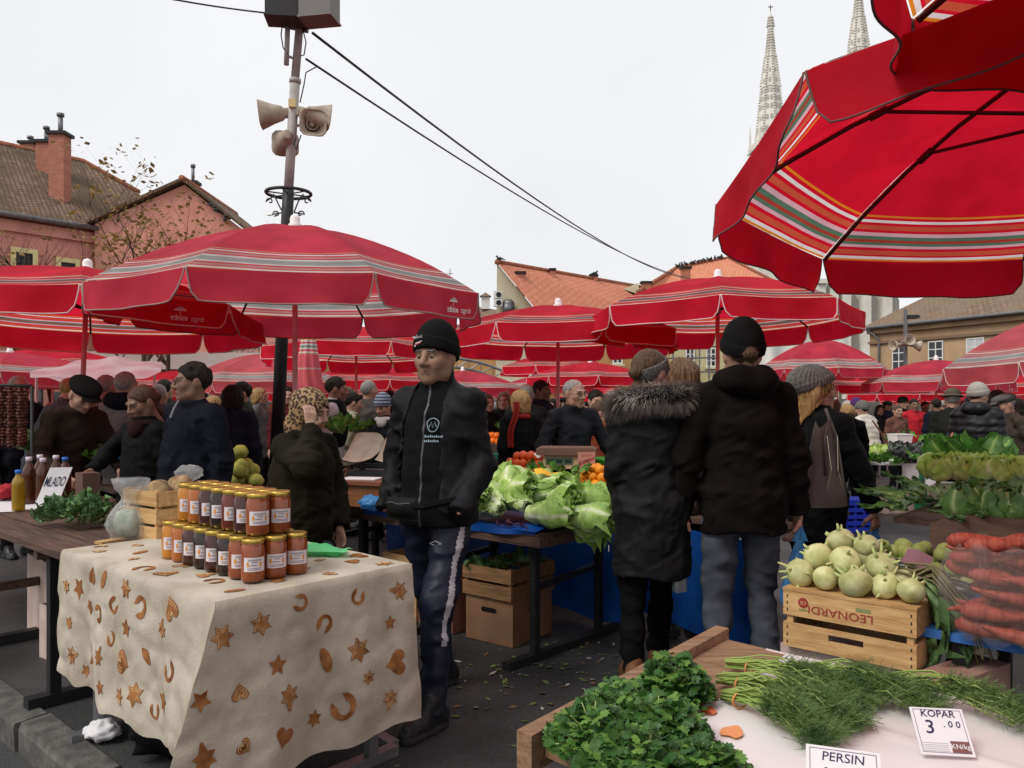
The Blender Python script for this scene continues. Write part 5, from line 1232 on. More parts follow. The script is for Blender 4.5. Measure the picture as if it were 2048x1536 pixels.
# --- old woman with leopard kerchief
P = person('old woman in leopard headscarf and long dark coat shading her face', -1.10, 4.12, math.radians(68), 1.52, g=1.42, h=.010, skin=SK_F, coat=OLV, hem=.40, flare=.22, collar=.03, trousers=BLKT, shoes=[BOOT, SOLE], hat=('kerchief', LEO), lean=.12, pitch=.1, sleeve=1.2,
           armR=((-.155, -.20, 1.50), (-.55, -.55, -.55)), handR=dict(dir=(.25, .2, 1), palm=(.5, .9, 0), curl=.7), armL=((.2, -.15, .9), (1, .5, 0)))
k = P['k']; b = MB(); b.grid(lambda u, v: Vector((-.255-.03*math.sin(PI*u)*v, -.12+.17*u, .72-.17*v-.02*math.sin(PI*u)))*k, 10, 8); b.build('pocket', OLV, P['T'], True)
# --- man with glasses and the woman next to him
P = person('stout dark haired man with glasses in navy half zip jacket', XX(385, 5.0), 5.0, math.radians(-32), 1.70, g=1.42, h=.011, skin=SK_T_SHADE, coat=[NAVY], hem=.72, collar=.03, trousers=BLKT, shoes=[BOOT, SOLE], hair=('short', H_DK), yaw=-.45, sleeve=1.15)
def glasses(P):
    hm = P['headmap']; b = MB()
    for sx in (-1, 1):
        b.tube([hm((sx*.031+.023*math.cos(a), -.104+.012*abs(math.cos(a))*.3, .002+.017*math.sin(a))) for a in [2*PI*i/12 for i in range(13)]], .0018, 4); b.tube([hm((sx*.054, -.10, .006)), hm((sx*.080, -.02, .01)), hm((sx*.080, .01, .01))], .0018, 4)
    b.tube([hm((-.009, -.106, .006)), hm((.009, -.106, .006))], .0018, 4); b.build('glasses', M_DARKMET, P['T'], True)
glasses(P)
b = MB(); k = P['k']; b.tube([Vector((.0, -.10, 1.49))*k, Vector((.0, -.135, 1.44))*k, Vector((.0, -.16, 1.38))*k], .006, 5); b.build('zip', M_ZINC, P['T'])
P = person('woman with auburn hair and scarf looking down beside man with glasses', XX(288, 5.15), 5.15, math.radians(-30), 1.56, g=1.1, h=.012, skin=SK_T_SHADE, coat=BLKT, hem=.7, trousers=BLKT, shoes=BOOT, hair=('bun', H_RD), scarf=cloth('rust_scarf', (.034, .012, .012)), pitch=.38, yaw=-.1, armR=((-.28, -.22, 1.12), (-1, .5, -.2)))
# --- bending man in brown jacket
P = person('man in black cap and brown jacket bending over the left stall', XX(128, 6.0), 6.0, math.radians(55), 1.68, lean=.42, pitch=.2, g=1.3, h=.013, skin=SK_F, coat=cloth('rust_brown', (.05, .03, .022), (.032, .021, .016)), hem=.66, trousers=BLKT, shoes=BOOT, hat=('cap', KNIT_B), armR=((-.20, -.42, .95), (-.6, .6, -.3)), armL=((.2, -.45, .97), (.6, .6, -.3)))
# --- men and women behind the left stall
def mid(label, px, Y, rz, H, coat, hair=None, hat=None, h=.017, skin=SK_F, **kw):
    kw.setdefault('trousers', BLKT); kw.setdefault('shoes', BOOT); kw.setdefault('hem', .68)
    return person(label, XX(px, Y), Y, math.radians(rz), H, h=h, skin=skin, coat=coat, hair=hair, hat=hat, **kw)
mid('grey haired man in grey jacket with navy hood, back turned', 252, 6.9, 172, 1.74, cloth('marl_grey', (.17, .165, .16), (.12, .118, .115)), ('thin', H_GR), hood=NAVY, g=1.15, armR=((-.33, -.05, .95), (-1, .4, 0)))
mid('grey haired man half hidden behind the man with navy hood', 214, 7.8, 165, 1.76, cloth('stone_jacket', (.2, .195, .18)), ('thin', H_GR))
mid('balding fair man stooping in slate blue jacket', 92, 7.1, 150, 1.74, SLATE, ('thin', H_BL), lean=.35, g=1.25)
mid('grey haired man in dark blue coat beside the hanging strings', 38, 7.6, 60, 1.74, NAVY, ('thin', H_GR))
mid('man in dark shiny jacket between brown jacket and grey jacket', 182, 7.3, 20, 1.66, BLK, ('short', H_DK), lean=.15)
mid('curly dark haired woman in navy coat, back turned', 466, 7.6, 185, 1.64, cloth('blue_coat', (.022, .032, .055)), ('bob', H_DK), g=1.1)
mid('man in green grey jacket behind the navy coat woman', 495, 8.6, -60, 1.72, cloth('green_jacket', (.06, .068, .05)), ('short', H_DK), lean=.1, g=1.1)
mid('small blonde shopper behind the man in glasses', 428, 9.2, 170, 1.58, GREYC, ('bob', H_BL))
mid('grey haired man behind the shoulder of the man in glasses', 318, 8.6, 175, 1.70, SLATE, ('thin', H_GR)); mid('dark haired man behind the auburn haired woman', 330, 9.8, 170, 1.8, BLK, ('short', H_DK))
P = mid('dark haired man in black vest with pale sleeves', 657, 8.3, 100, 1.76, cloth('pale_sleeves', (.42, .38, .40)), ('short', H_DK), lean=.12, skin=SK_T_SHADE)
b = MB(); kk = P['k']; vst = surface_nets(lambda X, Y, Z: np.maximum(np.maximum(ell((0, -.03, 1.24), (.235, .175, .33))(X, Y, Z), .82-Z), Z-1.50), (-.27, -.24, .8), (.27, .18, 1.52), .02); link('vest', mesh_np('vest', vst[0]*kk, vst[1], [BLKT]), P['T'])
mid('person in cream jacket next to the black vest man', 690, 9.0, 110, 1.62, cloth('cream_jacket', (.42, .40, .28)), ('short', H_DK), lean=.15)
mid('fair haired man peering past the cream jacket', 694, 10.2, -40, 1.72, BLKT, ('short', H_BR))
mid('bald man in grey coat, back turned, left of the tall man', 738, 9.4, 150, 1.78, cloth('grey_brown_coat', (.085, .078, .072)), ('thin', H_GR), g=1.15)
ST = mat('striped_knit', (.05, .07, .12), rough=.95, bump=.4, bscale=120); n = ST.node_tree; wv = n.nodes.new('ShaderNodeTexWave'); wv.bands_direction = 'Z'; wv.inputs['Scale'].default_value = 9; tcn = n.nodes.new('ShaderNodeTexCoord'); n.links.new(tcn.outputs['Object'], wv.inputs['Vector']); cr_ = n.nodes.new('ShaderNodeValToRGB'); cr_.color_ramp.elements[0].color = (.03, .045, .09, 1); cr_.color_ramp.elements[1].color = (.25, .3, .36, 1); n.links.new(wv.outputs['Fac'], cr_.inputs[0]); n.links.new(cr_.outputs[0], n.nodes['Principled BSDF'].inputs['Base Color'])
mid('shopper in blue striped beanie and dark coat', 768, 8.6, -30, 1.56, cloth('teal_black', (.02, .028, .034)), ('short', H_DK), ('beanie', ST), scarf=cloth('white_scarf', (.5, .47, .44)), pitch=.3)
mid('curly dark haired woman left of the tall man', 806, 8.8, -70, 1.64, BLKT, ('bob', H_DK), skin=SK_T_SHADE, pitch=.2)
# --- around the orange stall
BS = mid('blonde woman with red scarf and black coat by the oranges', 1040, 7.9, 205, 1.60, BLKT, ('bob', H_BL), scarf=cloth('red_scarf', (.32, .03, .025)), hem=.5)
b = MB(); q = at(1022, 845, 7.8); b.grid(lambda u, v: Vector((q.x+.02+.06*u-.06*v+.015*math.sin(v*7), 7.74-.02*math.sin(9*u), q.z+.20-.44*v)), 4, 8); adopt(b.build('scarf_end', cloth('red_scarf', (.32, .03, .025)), None, True), BS['T'])
vend = mid('vendor with glasses and dark zip jacket leaning on the orange stall', 1142, 6.75, 22, 1.66, cloth('vendor_jacket', (.022, .025, .032), (.015, .017, .022), rough=.6), ('thin', H_GR), h=.014, lean=.10, yaw=.35, g=1.2, armL=((.42, -.20, .84), (1, .5, 0)), armR=((-.42, -.16, .84), (-1, .5, 0)), skin=SK_F)
glasses(vend)
mid('dark skinned man in navy puffer jacket behind the vendor', 1083, 9.6, 60, 1.78, cloth('navy_puffer', (.016, .02, .04)), ('short', H_DK), puff=.09, skin=SK_D)
mid('fair long haired woman facing the camera near the truss', 1008, 11.0, -10, 1.68, BLKT, ('long', H_GB))
mid('bald man close behind the blonde in red scarf', 1052, 9.0, 190, 1.72, cloth('dark_grey_coat', (.035, .035, .037)), ('thin', H_GR), g=1.2)
mid('dark haired woman in black far behind the pole', 1104, 12.5, -20, 1.62, BLKT, ('long', H_DK))
mid('man with short hair in dark jacket right of the tall man', 975, 10.4, 30, 1.64, BLKT, ('short', H_BR))
mid('man in grey blue jacket between vendor and parka woman', 1187, 8.2, 20, 1.62, cloth('grey_blue', (.05, .055, .062)), ('short', H_DK), lean=.1)
mid('person in rust orange coat behind the parka woman', 1203, 7.3, 80, 1.48, cloth('rust_orange', (.32, .075, .03)), ('short', H_BR), g=1.2)
mid('grey man far behind the vendor', 1160, 12, 0, 1.6, GREYC, ('thin', H_GR))
# --- right hand side
mid('woman with short fair hair bending over the white stall', 1697, 10.9, -25, 1.60, BLKT, ('bob', H_BL), lean=.55, pitch=.3)
WP = cloth('cream_puffer', (.62, .58, .51), (.52, .48, .42), rough=.6)
P = mid('person in cream quilted jacket with brown shoulder strap', 1738, 12.0, 215, 1.58, WP, ('short', H_DK), ('beanie_flat', KNIT_G), puff=.085, lean=.18, g=1.3, armR=((-.28, -.38, 1.03), (-.6, .5, -.4)), armL=((.2, -.42, 1.03), (.6, .5, -.4)))
b = MB(); kk = P['k']; b.tube([Vector((.17, .16, 1.42))*kk, Vector((.02, .235, 1.2))*kk, Vector((-.15, .215, .95))*kk, Vector((-.21, .12, .8))*kk], .014, 5); b.build('shoulder_strap', mat('brown_strap', (.12, .05, .03), rough=.6), P['T'], True)
mid('person in bright red jacket behind the cream quilted jacket', 1828, 15.5, -5, 1.70, cloth('red_jacket', (.45, .02, .03)), ('short', H_DK), skin=SK_T_SHADE, g=1.3, armL=((.22, -.3, 1.2), (1, .4, -.3)))
mid('man in brown felt hat and dark green coat', 1905, 9.4, 150, 1.66, cloth('green_coat', (.030, .034, .026)), ('thin', H_GR), ('brim', mat('felt_hat', (.085, .07, .05), rough=.9)), g=1.25, lean=.1)
mid('man in pale knit cap and black quilted jacket', 1956, 8.4, 130, 1.68, cloth('black_quilt', (.014, .015, .018), rough=.5, spec=.3), ('thin', H_BR), ('beanie_flat', KNIT_L), puff=.08, hood=cloth('black_quilt', (.014, .015, .018)), g=1.3, h=.014, yaw=-.3, pitch=.15)
mid('woman with long dark hair at the right edge crowd', 1996, 9.1, 160, 1.64, BRN, ('long', H_DK), lean=.1)
mid('stooping man in grey cap and brown jacket at the right edge', 2046, 8.9, -95, 1.62, cloth('taupe_jacket', (.07, .055, .045)), ('thin', H_GR), ('cap', mat('grey_tweed', (.09, .085, .08), rough=.95)), lean=.3, g=1.2)
mid('person in purple hat behind the cream quilted jacket', 1713, 14.5, 20, 1.66, BLKT, ('short', H_DK), ('beanie', mat('purple_knit', (.07, .02, .10), rough=.95)))
mid('person in white cap and orange top behind the stall', 1695, 15.5, 0, 1.64, cloth('orange_top', (.55, .12, .03)), None, ('beanie_flat', KNIT_L))
mid('man in dark fedora behind the red jacket', 1806, 17, 15, 1.76, BLKT, ('short', H_DK), ('brim', KNIT_B)); mid('person in rose brown coat left of the red jacket', 1795, 14.2, 10, 1.56, cloth('rose_brown', (.16, .07, .055)), ('short', H_BR))
# --- the far crowd, each one in its own clothes
cc = [('black', (.012, .012, .013)), ('navy', (.015, .02, .04)), ('charcoal', (.03, .03, .032)), ('brown', (.05, .03, .02)), ('olive', (.045, .045, .03)), ('maroon', (.10, .015, .02)), ('grey', (.12, .12, .12)), ('tan', (.2, .14, .09))]
hh_ = [('dark short hair', 'short', H_DK), ('grey hair', 'thin', H_GR), ('brown bob', 'bob', H_BR), ('fair bob', 'bob', H_BL), ('long dark hair', 'long', H_DK)]
rc_ = random.Random(31); used = set()
slots = [(20, 13), (70, 14.5), (130, 12), (165, 15), (285, 13.5), (352, 15), (400, 12.5), (455, 13), (520, 12.4), (545, 15), (575, 11.5), (628, 13.5), (722, 14.5), (745, 12.8), (780, 13.5), (820, 15), (962, 14), (990, 16), (1030, 15), (1068, 13.8), (1128, 15), (1175, 16), (1218, 13), (1300, 14), (1345, 16), (1565, 13), (1600, 16), (1625, 14), (1650, 17), (1672, 19), (1760, 18), (1775, 20), (1850, 18.5), (1872, 15), (1885, 20), (1925, 17), (1940, 13), (1975, 15.5), (2010, 18), (2035, 14), (860, 19), (900, 17), (590, 18), (480, 19), (210, 18), (100, 19)]
order = {}
for i, (px, Y) in enumerate(slots):
    for _ in range(40):
        c = cc[rc_.randrange(len(cc))]; hr = hh_[rc_.randrange(len(hh_))]
        if (c[0], hr[0], px < 640, px > 1250) not in used: break
    used.add((c[0], hr[0], px < 640, px > 1250)); zone = 'left' if px < 640 else ('right' if px > 1250 else 'middle')
    hatc = rc_.random() < .22
    mid(f'far passer-by in {c[0]} coat with {hr[0]}, {zone} background crowd'+(' in a cap' if hatc else ''), px, Y, rc_.choice((-160, -90, -30, 0, 20, 90, 150, 180)), rc_.uniform(1.6, 1.8), cloth('crowd_'+c[0], c[1]), (hr[1], hr[2]), ('cap', KNIT_B) if hatc else None, h=.026, skin=rc_.choice((SK_F, SK_T_SHADE)), g=rc_.uniform(1.0, 1.25), detail=False)
# ------------------------------------------------------------------ stalls: tables, cloths, crates
ORD = ['first', 'second', 'third', 'fourth', 'fifth', 'sixth', 'seventh', 'eighth', 'ninth', 'tenth', 'eleventh', 'twelfth', 'thirteenth', 'fourteenth', 'fifteenth', 'sixteenth', 'seventeenth', 'eighteenth']
M_PLANK = mat('weathered_plank', lin((96, 72, 60)), lin((64, 48, 42)), rough=.7, scale=3, detail=8, stretch=(1.5, 16, 16), bump=.4, bscale=9)
M_PLANKL = mat('pale_plank', lin((150, 118, 88)), lin((120, 92, 68)), rough=.75, scale=3, detail=8, stretch=(1.5, 16, 16), bump=.3, bscale=9)
M_CRATE = mat('crate_pine', lin((206, 168, 116)), lin((176, 134, 86)), rough=.75, scale=3, detail=7, stretch=(2, 14, 14), bump=.25, bscale=9, vary=.12)
M_CRATED = mat('crate_old', lin((150, 112, 74)), lin((112, 82, 54)), rough=.8, scale=3, detail=7, stretch=(2, 14, 14), bump=.3, bscale=9, vary=.12)
M_CARD = mat('cardboard', lin((150, 112, 84)), lin((128, 94, 70)), rough=.9, scale=4)
M_CARDW = mat('printed_card_white', lin((196, 176, 166)), lin((176, 152, 144)), rough=.8, scale=5)
M_BLUE = mat('blue_tarp', lin((24, 88, 172)), lin((16, 66, 140)), rough=.45, scale=5, bump=.35, bscale=10, transl=.15, spec=.4)
M_BLUEC = mat('blue_plastic', lin((28, 52, 186)), rough=.45); M_GREENC = mat('green_plastic', lin((30, 116, 70)), lin((22, 92, 56)), rough=.5, scale=6)
M_STEEL = mat('galvanised', (.34, .34, .35), (.25, .25, .26), rough=.4, metal=.8, scale=9)
M_PAPER = mat('white_paper', lin((216, 212, 214)), rough=.85); M_INK = mat('ink_dark', (.02, .02, .05), rough=.8); M_INKR = mat('ink_red', (.28, .02, .05), rough=.8)
M_PLASTW = mat('white_oilcloth', lin((232, 226, 226)), lin((222, 214, 214)), rough=.35, scale=2, spec=.5)
def plastic(name, c, alpha=.55, rough=.18):
    m = mat(name, c, rough=rough, spec=.7, transl=.35, bump=.6, bscale=26, bdist=.02); n = m.node_tree; L = n.links; o = n.nodes['Material Output']; src = o.inputs['Surface'].links[0].from_socket
    t = n.nodes.new('ShaderNodeBsdfTransparent'); x = n.nodes.new('ShaderNodeMixShader'); x.inputs[0].default_value = alpha; L.new(t.outputs[0], x.inputs[1]); L.new(src, x.inputs[2]); L.new(x.outputs[0], o.inputs['Surface']); return m
PL_CLEAR = plastic('clear_plastic', (.62, .64, .64), .34, .10); PL_BLUE = plastic('blue_plastic_bag', lin((70, 150, 210)), .85, .35); PL_GREEN = plastic('green_plastic_bag', lin((110, 214, 140)), .95, .4); PL_WHITE = plastic('white_plastic_bag', lin((196, 206, 196)), .6, .3)

def MW(org, x, y, z): p = Vector(org)+EX*x+EY*y; return Vector((p.x, p.y, z))
def legs_frame(T, x0, x1, y0, y1, ztop, foot=True, mat_=None):
    mat_ = mat_ or M_DARKMET
    for x in (x0, x1):
        for y in (y0, y1):
            b = MB(); b.beam((x, y, .0), (x, y, ztop), .04, .04); b.build('leg', mat_, T)
        b = MB(); b.beam((x, y0-.12, .022), (x, y1+.12, .022), .05, .04); b.build('foot_bar', mat_, T)
        b = MB(); b.beam((x, y0, ztop-.08), (x, y1, .32), .02, .03); b.build('brace', mat_, T)
    for y in (y0, y1):
        b = MB(); b.beam((x0, y, ztop-.02), (x1, y, ztop-.02), .035, .035); b.build('rail', mat_, T)

# ---- jar table with the printed cloth
JT = thing('folding_table', 'folding table under the biscuit print cloth', 'table', (NJ.x, NJ.y, 0), MA)
b = MB(); b.box((-.67, .41, .782), (1.30, .78, .03)); b.build('table_top', M_PLANK, JT)
legs_frame(JT, -1.2, -.12, .10, .72, .766, mat_=M_STEEL)
M_LINEN = mat('linen_cloth', lin((194, 184, 168)), lin((164, 152, 136)), rough=.9, scale=5, detail=8, bump=.5, bscale=90, spec=.15, bdist=.004)
JL, JW, JH = 1.34, .82, .802
def c_wave(s, d): m_ = min(1, d*7); return .022*math.sin(s*9+1)*d*1.6+.016*math.sin(s*21+.6+3*vn1(s*2, d*3))*d+.026*(abs(vn1(s*5+d*4, d*6)-.5)-.2)*m_+.014*(abs(vn1(s*11-d*7, d*12+s*3, 3)-.5)-.2)*m_+.006*(vn1(s*26, d*22, 6)-.5)*m_
def cl_right(t, d):          # d metres below the rim, t metres along EY (may be negative: the corner spur)
    return Vector((.012*(1-math.exp(-d/.012))+.07*d+c_wave(t+7, d)*.8, t, JH-d))
def spur(d): return -.36*d
def cl_left(s, d):           # s metres along -EX from the corner
    k = min(1, s/.22); base = Vector((-s, -.010*(1-math.exp(-d/.012))-.02*d-c_wave(s, d), JH-d)); tip = cl_right(spur(d), d)+Vector((-.006, .004, 0))*min(1, d*20)
    k = k*k*(3-2*k); return tip*(1-k)+base*k
def cl_top(x, y): e_ = min(1, max(0, -x)*9, max(0, y)*9); return Vector((x, y, JH+e_*(.0015*math.sin(x*14)*math.sin(y*11)+.003*(vn1(x*5, y*5)-.5))))
def hem_r(t): return .60+.05*math.sin(t*2.2)-.06*(t/JW)+.01*math.sin(t*24)
def hem_l(s): return .58-.04*s+.010*math.sin(s*17)+.004*math.sin(s*40)
cm = MB(); cm.grid(lambda u, v: cl_top(-JL+JL*u, JW*v), 30, 20)
cm.grid(lambda u, v: cl_left(JL*(1-u), (hem_l(JL*(1-u))*u**0*(1)+(.03 if u > .9 else 0))*v), 110, 44)
def rpt(u, v):
    d = hem_r(max(0, JW*u))*v; t0 = spur(d); return cl_right(t0+(JW-t0)*u, d)
cm.grid(rpt, 80, 44)
cm.grid(lambda u, v: Vector((-JL-.01-.01*v, JW*(1-u), JH-.004-.3*v)), 8, 5); cm.grid(lambda u, v: Vector((-JL*u, JW+.01+.01*v, JH-.004-.3*v)), 8, 5)
TC = thing('tablecloth', 'beige tablecloth printed with brown biscuits over the jar table', 'tablecloth', (NJ.x, NJ.y, 0), MA)
cm.build('cloth', M_LINEN, TC, True)
def bis(kind):
    if kind == 'star': return [((1 if i % 2 == 0 else .55)*math.cos(PI*i/6), (1 if i % 2 == 0 else .55)*math.sin(PI*i/6)) for i in range(12)]
    if kind == 'star5': return [((1 if i % 2 == 0 else .5)*math.cos(PI*i/5), (1 if i % 2 == 0 else .5)*math.sin(PI*i/5)) for i in range(10)]
    if kind == 'heart': return [(.062*16*math.sin(t)**3, .062*(13*math.cos(t)-5*math.cos(2*t)-2*math.cos(3*t)-math.cos(4*t))) for t in [2*PI*i/22 for i in range(22)]]
    if kind == 'moon': return [(math.cos(a), math.sin(a)) for a in [math.radians(-150+300*i/14) for i in range(15)]]+[(.15+.5*math.cos(a), .5*math.sin(a)) for a in [math.radians(130-260*i/10) for i in range(11)]]
    if kind == 'leaf': return [(0, 1), (.3, .55), (.75, .6), (.5, .15), (.8, -.2), (.3, -.35), (.1, -1), (-.1, -1), (-.3, -.35), (-.8, -.2), (-.5, .15), (-.75, .6), (-.3, .55)]
    return [(.45*math.cos(a)+(0), .95*math.sin(a)) for a in [2*PI*i/16 for i in range(16)]]
M_BISC = mat('biscuit_print', lin((172, 118, 72)), lin((112, 66, 36)), rough=.9, scale=22, detail=6, spec=.1, lo=.3, hi=.7); M_BISL = mat('biscuit_icing', lin((206, 172, 126)), rough=.9)
pr = random.Random(9)
def printed(fn, cx, cy, kind, rad, rot):
    pl = bis(kind); co, si = math.cos(rot), math.sin(rot); q = MB()
    T2 = lambda x, y, r: (cx+rad*r*(x*co-y*si), cy+rad*r*(x*si+y*co))
    rings = (1.0, .66, .33); n = len(pl)
    for r in rings:
        pass
    c0 = (.25, 0) if kind == 'moon' else (0, 0)
    if kind == 'moon':
        m_ = len(pl)//2+2; outer = pl[:15]; inn = pl[15:][::-1]
        inn = [inn[int(i*(len(inn)-1)/14)] for i in range(15)]
        V = [fn(*T2(*o, 1)) for o in outer]+[fn(*T2((o[0]+i_[0])/2, (o[1]+i_[1])/2, 1)) for o, i_ in zip(outer, inn)]+[fn(*T2(*i_, 1)) for i_ in inn]
        q.add(V, [(i, i+1, 16+i, 15+i) for i in range(14)]+[(15+i, 16+i, 31+i, 30+i) for i in range(14)])
    else:
        V = [fn(*T2(x, y, r)) for r in rings for x, y in pl]+[fn(cx, cy)]
        Fs = [(k*n+i, k*n+(i+1) % n, (k+1)*n+(i+1) % n, (k+1)*n+i) for k in range(2) for i in range(n)]+[(2*n+i, 2*n+(i+1) % n, 3*n) for i in range(n)]
        q.add(V, Fs)
        if pr.random() < .55 and kind in ('star', 'heart', 'leaf'):
            for r in (.78, .5): q.tube([fn(*T2(x, y, r)) for x, y in pl+[pl[0]]], .0011, 3, 1)
    q.build('biscuit_print', [M_BISC, M_BISL], TC)
kinds = ['star', 'heart', 'leaf', 'moon', 'oval', 'star5', 'heart', 'leaf']
off = Vector((.004, -.004, .003))
def spread_prints(fn, w_, h_, n, x0=0, y0=0):
    pts = []; tries = 0
    while len(pts) < n and tries < 4000:
        tries += 1; p = (x0+pr.uniform(.05, w_-.05), y0+pr.uniform(.05, h_-.05))
        if all((p[0]-q[0])**2+(p[1]-q[1])**2 > (.105+.03*pr.random())**2 for q in pts): pts.append(p)
    for i, p in enumerate(pts): printed(fn, p[0], p[1], kinds[(i*3+pr.randint(0, 2)) % 8], pr.uniform(.028, .050), pr.uniform(0, 6.3))
spread_prints(lambda x, y: cl_top(x-JL, y)+Vector((0, 0, .0028)), JL, JW, 36)
spread_prints(lambda t, d: cl_right(t-.12, d)+Vector((.0024, 0, 0)), JW+.1, .54, 26)
spread_prints(lambda s, d: cl_left(s+.22, d)+Vector((0, -.0024, 0)), JL-.26, .52, 32)

# ---- honey jars
def honey(name, c, tr): return mat(name, c, tuple(x*.75 for x in c), rough=.12, scale=9, spec=.6, trans=tr, coat=.5, ior=1.4)
HONEY = {'amber': honey('honey_amber', (.80, .30, .02), .35), 'orange': honey('honey_orange', (.62, .17, .02), .3), 'dark plum': honey('honey_plum', (.065, .012, .012), .1), 'black brown': honey('honey_black', (.026, .010, .008), .08), 'ruby': honey('honey_ruby', (.19, .018, .010), .25), 'copper': honey('honey_copper', (.36, .08, .02), .2)}
M_LID = mat('gold_lid', lin((212, 178, 92)), lin((190, 152, 70)), rough=.28, metal=.85, scale=7); M_LABEL = mat('jar_label', lin((214, 204, 206)), rough=.75); M_POT = mat('label_pot', lin((214, 140, 46)), rough=.8); M_INKG = mat('label_grey', (.22, .2, .22), rough=.8); M_VIO = mat('label_violet', (.25, .14, .24), rough=.8)
jb = MB(); JR = .0415
jb.lathe([(.030, .0), (JR-.002, .004), (JR, .014), (JR, .118), (JR-.004, .130), (.0355, .137), (.0355, .142)], 24)
lb_ = MB(); lb_.lathe([(.0385, .136), (.0395, .138), (.0395, .151), (.0375, .1535), (.034, .1525), (.001, .1528)], 24)
def lab(a, z, o=.0006): return ((JR+o)*math.sin(a), -(JR+o)*math.cos(a), z)
lv = MB(); lv.grid(lambda u, v: lab(-.95+1.9*u, .040+.050*v), 14, 3)
li = MB()
for i in range(9): a = -.55+.125*i; li.grid(lambda u, v: lab(a+.08*u, .078+.0055*v, .0011), 2, 1, 0)
for i in range(4): a = -.25+.13*i; li.grid(lambda u, v: lab(a+.08*u, .0705+.005*v, .0011), 2, 1, 0)
for i in range(5): a = -.42+.12*i; li.grid(lambda u, v: lab(a+.1*u, .0605+.004*v, .0011), 2, 1, 0)
for a in (-.68, .40): li.grid(lambda u, v: lab(a+.20*u*(1-.15*v)+.01*v, .058+.016*v, .0012), 3, 1, 1)
li.grid(lambda u, v: lab(.68+.13*u+.05*v, .062+.014*(1-v)*.6+.006*v, .0012), 2, 2, 2)
for i in range(2): li.grid(lambda u, v: lab(-.6+1.2*u, .046+.005*i+.002*v, .0011), 8, 1, 2)
jme = {kx: jb.mesh('jar', m_, True) for kx, m_ in HONEY.items()}; lme = lb_.mesh('lid', M_LID, True); lvm = lv.mesh('label', M_LABEL, True); lim = li.mesh('label_print', [M_INKG, M_POT, M_VIO])
rot_l = math.radians(24)
def jar(col, row, idx, x, y, z):
    p = MW(NJ, x, y, z); T = thing('honey_jar', f'{col} honey jar with gold lid, {ORD[idx]} from the left in the {row}', 'jar', p, rot_l+rnd(-.12, .12), 'honey jars on the printed cloth')
    link('glass', jme[col], T); link('lid', lme, T); L_ = link('label', lvm, T); link('label_print', lim, L_)
F0 = onz(345, 1116, .804)-NJ; fx, fy = F0.dot(EX), F0.dot(EY)
lowf = ['amber', 'orange', 'dark plum', 'black brown', 'dark plum', 'black brown', 'copper', 'copper']; lowb = ['amber', 'orange', 'dark plum', 'black brown', 'ruby', 'black brown', 'copper', 'copper']
topf = ['amber', 'orange', 'dark plum', 'black brown', 'ruby', 'dark plum', 'copper']; topb = ['amber', 'amber', 'orange', 'dark plum', 'ruby', 'ruby', 'copper']
for i in range(8): jar(lowf[i], 'lower front row', i, fx+.0895*i, fy, .8055); jar(lowb[i], 'lower back row', i, fx+.0895*i, fy+.0885, .8055)
for i in range(7): jar(topf[i], 'upper front row', i, fx+.0895*i+.045, fy+.045, .8055+.1535); jar(topb[i], 'upper back row', i, fx+.0895*i+.045, fy+.1335, .8055+.1535)
for i in range(8): jar(topb[min(i, 6)], 'hindmost lower row', i, fx+.0895*i, fy+.177, .8055)
# green plastic bags lying on the cloth
c = onz(622, 1104, .805); T = thing('green_bags', 'flat pile of pale green plastic bags on the printed cloth', 'bag', c, MA+.5)
b = MB(); b.grid(lambda u, v: Vector((-.16+.32*u, -.09+.2*v*(1-.4*u), .006+.03*abs(vn1(u*5, v*5)-.2)*math.sin(PI*u)**.5+.022*math.exp(-((u-.75)/.12)**2)*math.sin(PI*v))), 28, 18); b.build('bag', PL_GREEN, T, True)
b = MB(); b.grid(lambda u, v: Vector((-.02+.22*u, -.12+.08*v+.03*u, .012+.025*math.sin(PI*v)*vn1(u*6, 3+v)+.012)), 18, 8); b.build('folded_handle', PL_GREEN, T, True)
b = MB(); b.tube([(.05, .02, .045), (.09, -.01, .05), (.12, -.04, .04)], .002, 4); b.build('band', M_INK, T)

# ---- plank table on the left
PT = thing('plank_table', 'dark weathered plank stall table left of the printed cloth', 'table', (NJ.x, NJ.y, 0), MA)
for i in range(5):
    b = MB(); y0 = .0+i*.19; b.box((-2.98+rnd(-.02, .02), y0+.09, .768+rnd(-.002, .002)), (3.24, .178, .032)); b.build('plank', M_PLANK, PT)
for x in (-1.75, -3.0):
    for y in (.10, .82): b = MB(); b.beam((x, y, 0), (x, y, .75), .05, .05); b.build('leg', M_CRATED if y > .5 else M_DARKMET, PT)
    b = MB(); b.beam((x, -.02, .03), (x, .95, .03), .07, .055); b.build('foot_bar', M_DARKMET, PT)
    b = MB(); b.beam((x, .02, .725), (x, .92, .725), .05, .05); b.build('cross_bar', M_PLANK, PT)
    b = MB(); b.beam((x+.03, .1, .35), (x+.03, .82, .35), .03, .05); b.build('stretcher', M_PLANK, PT)
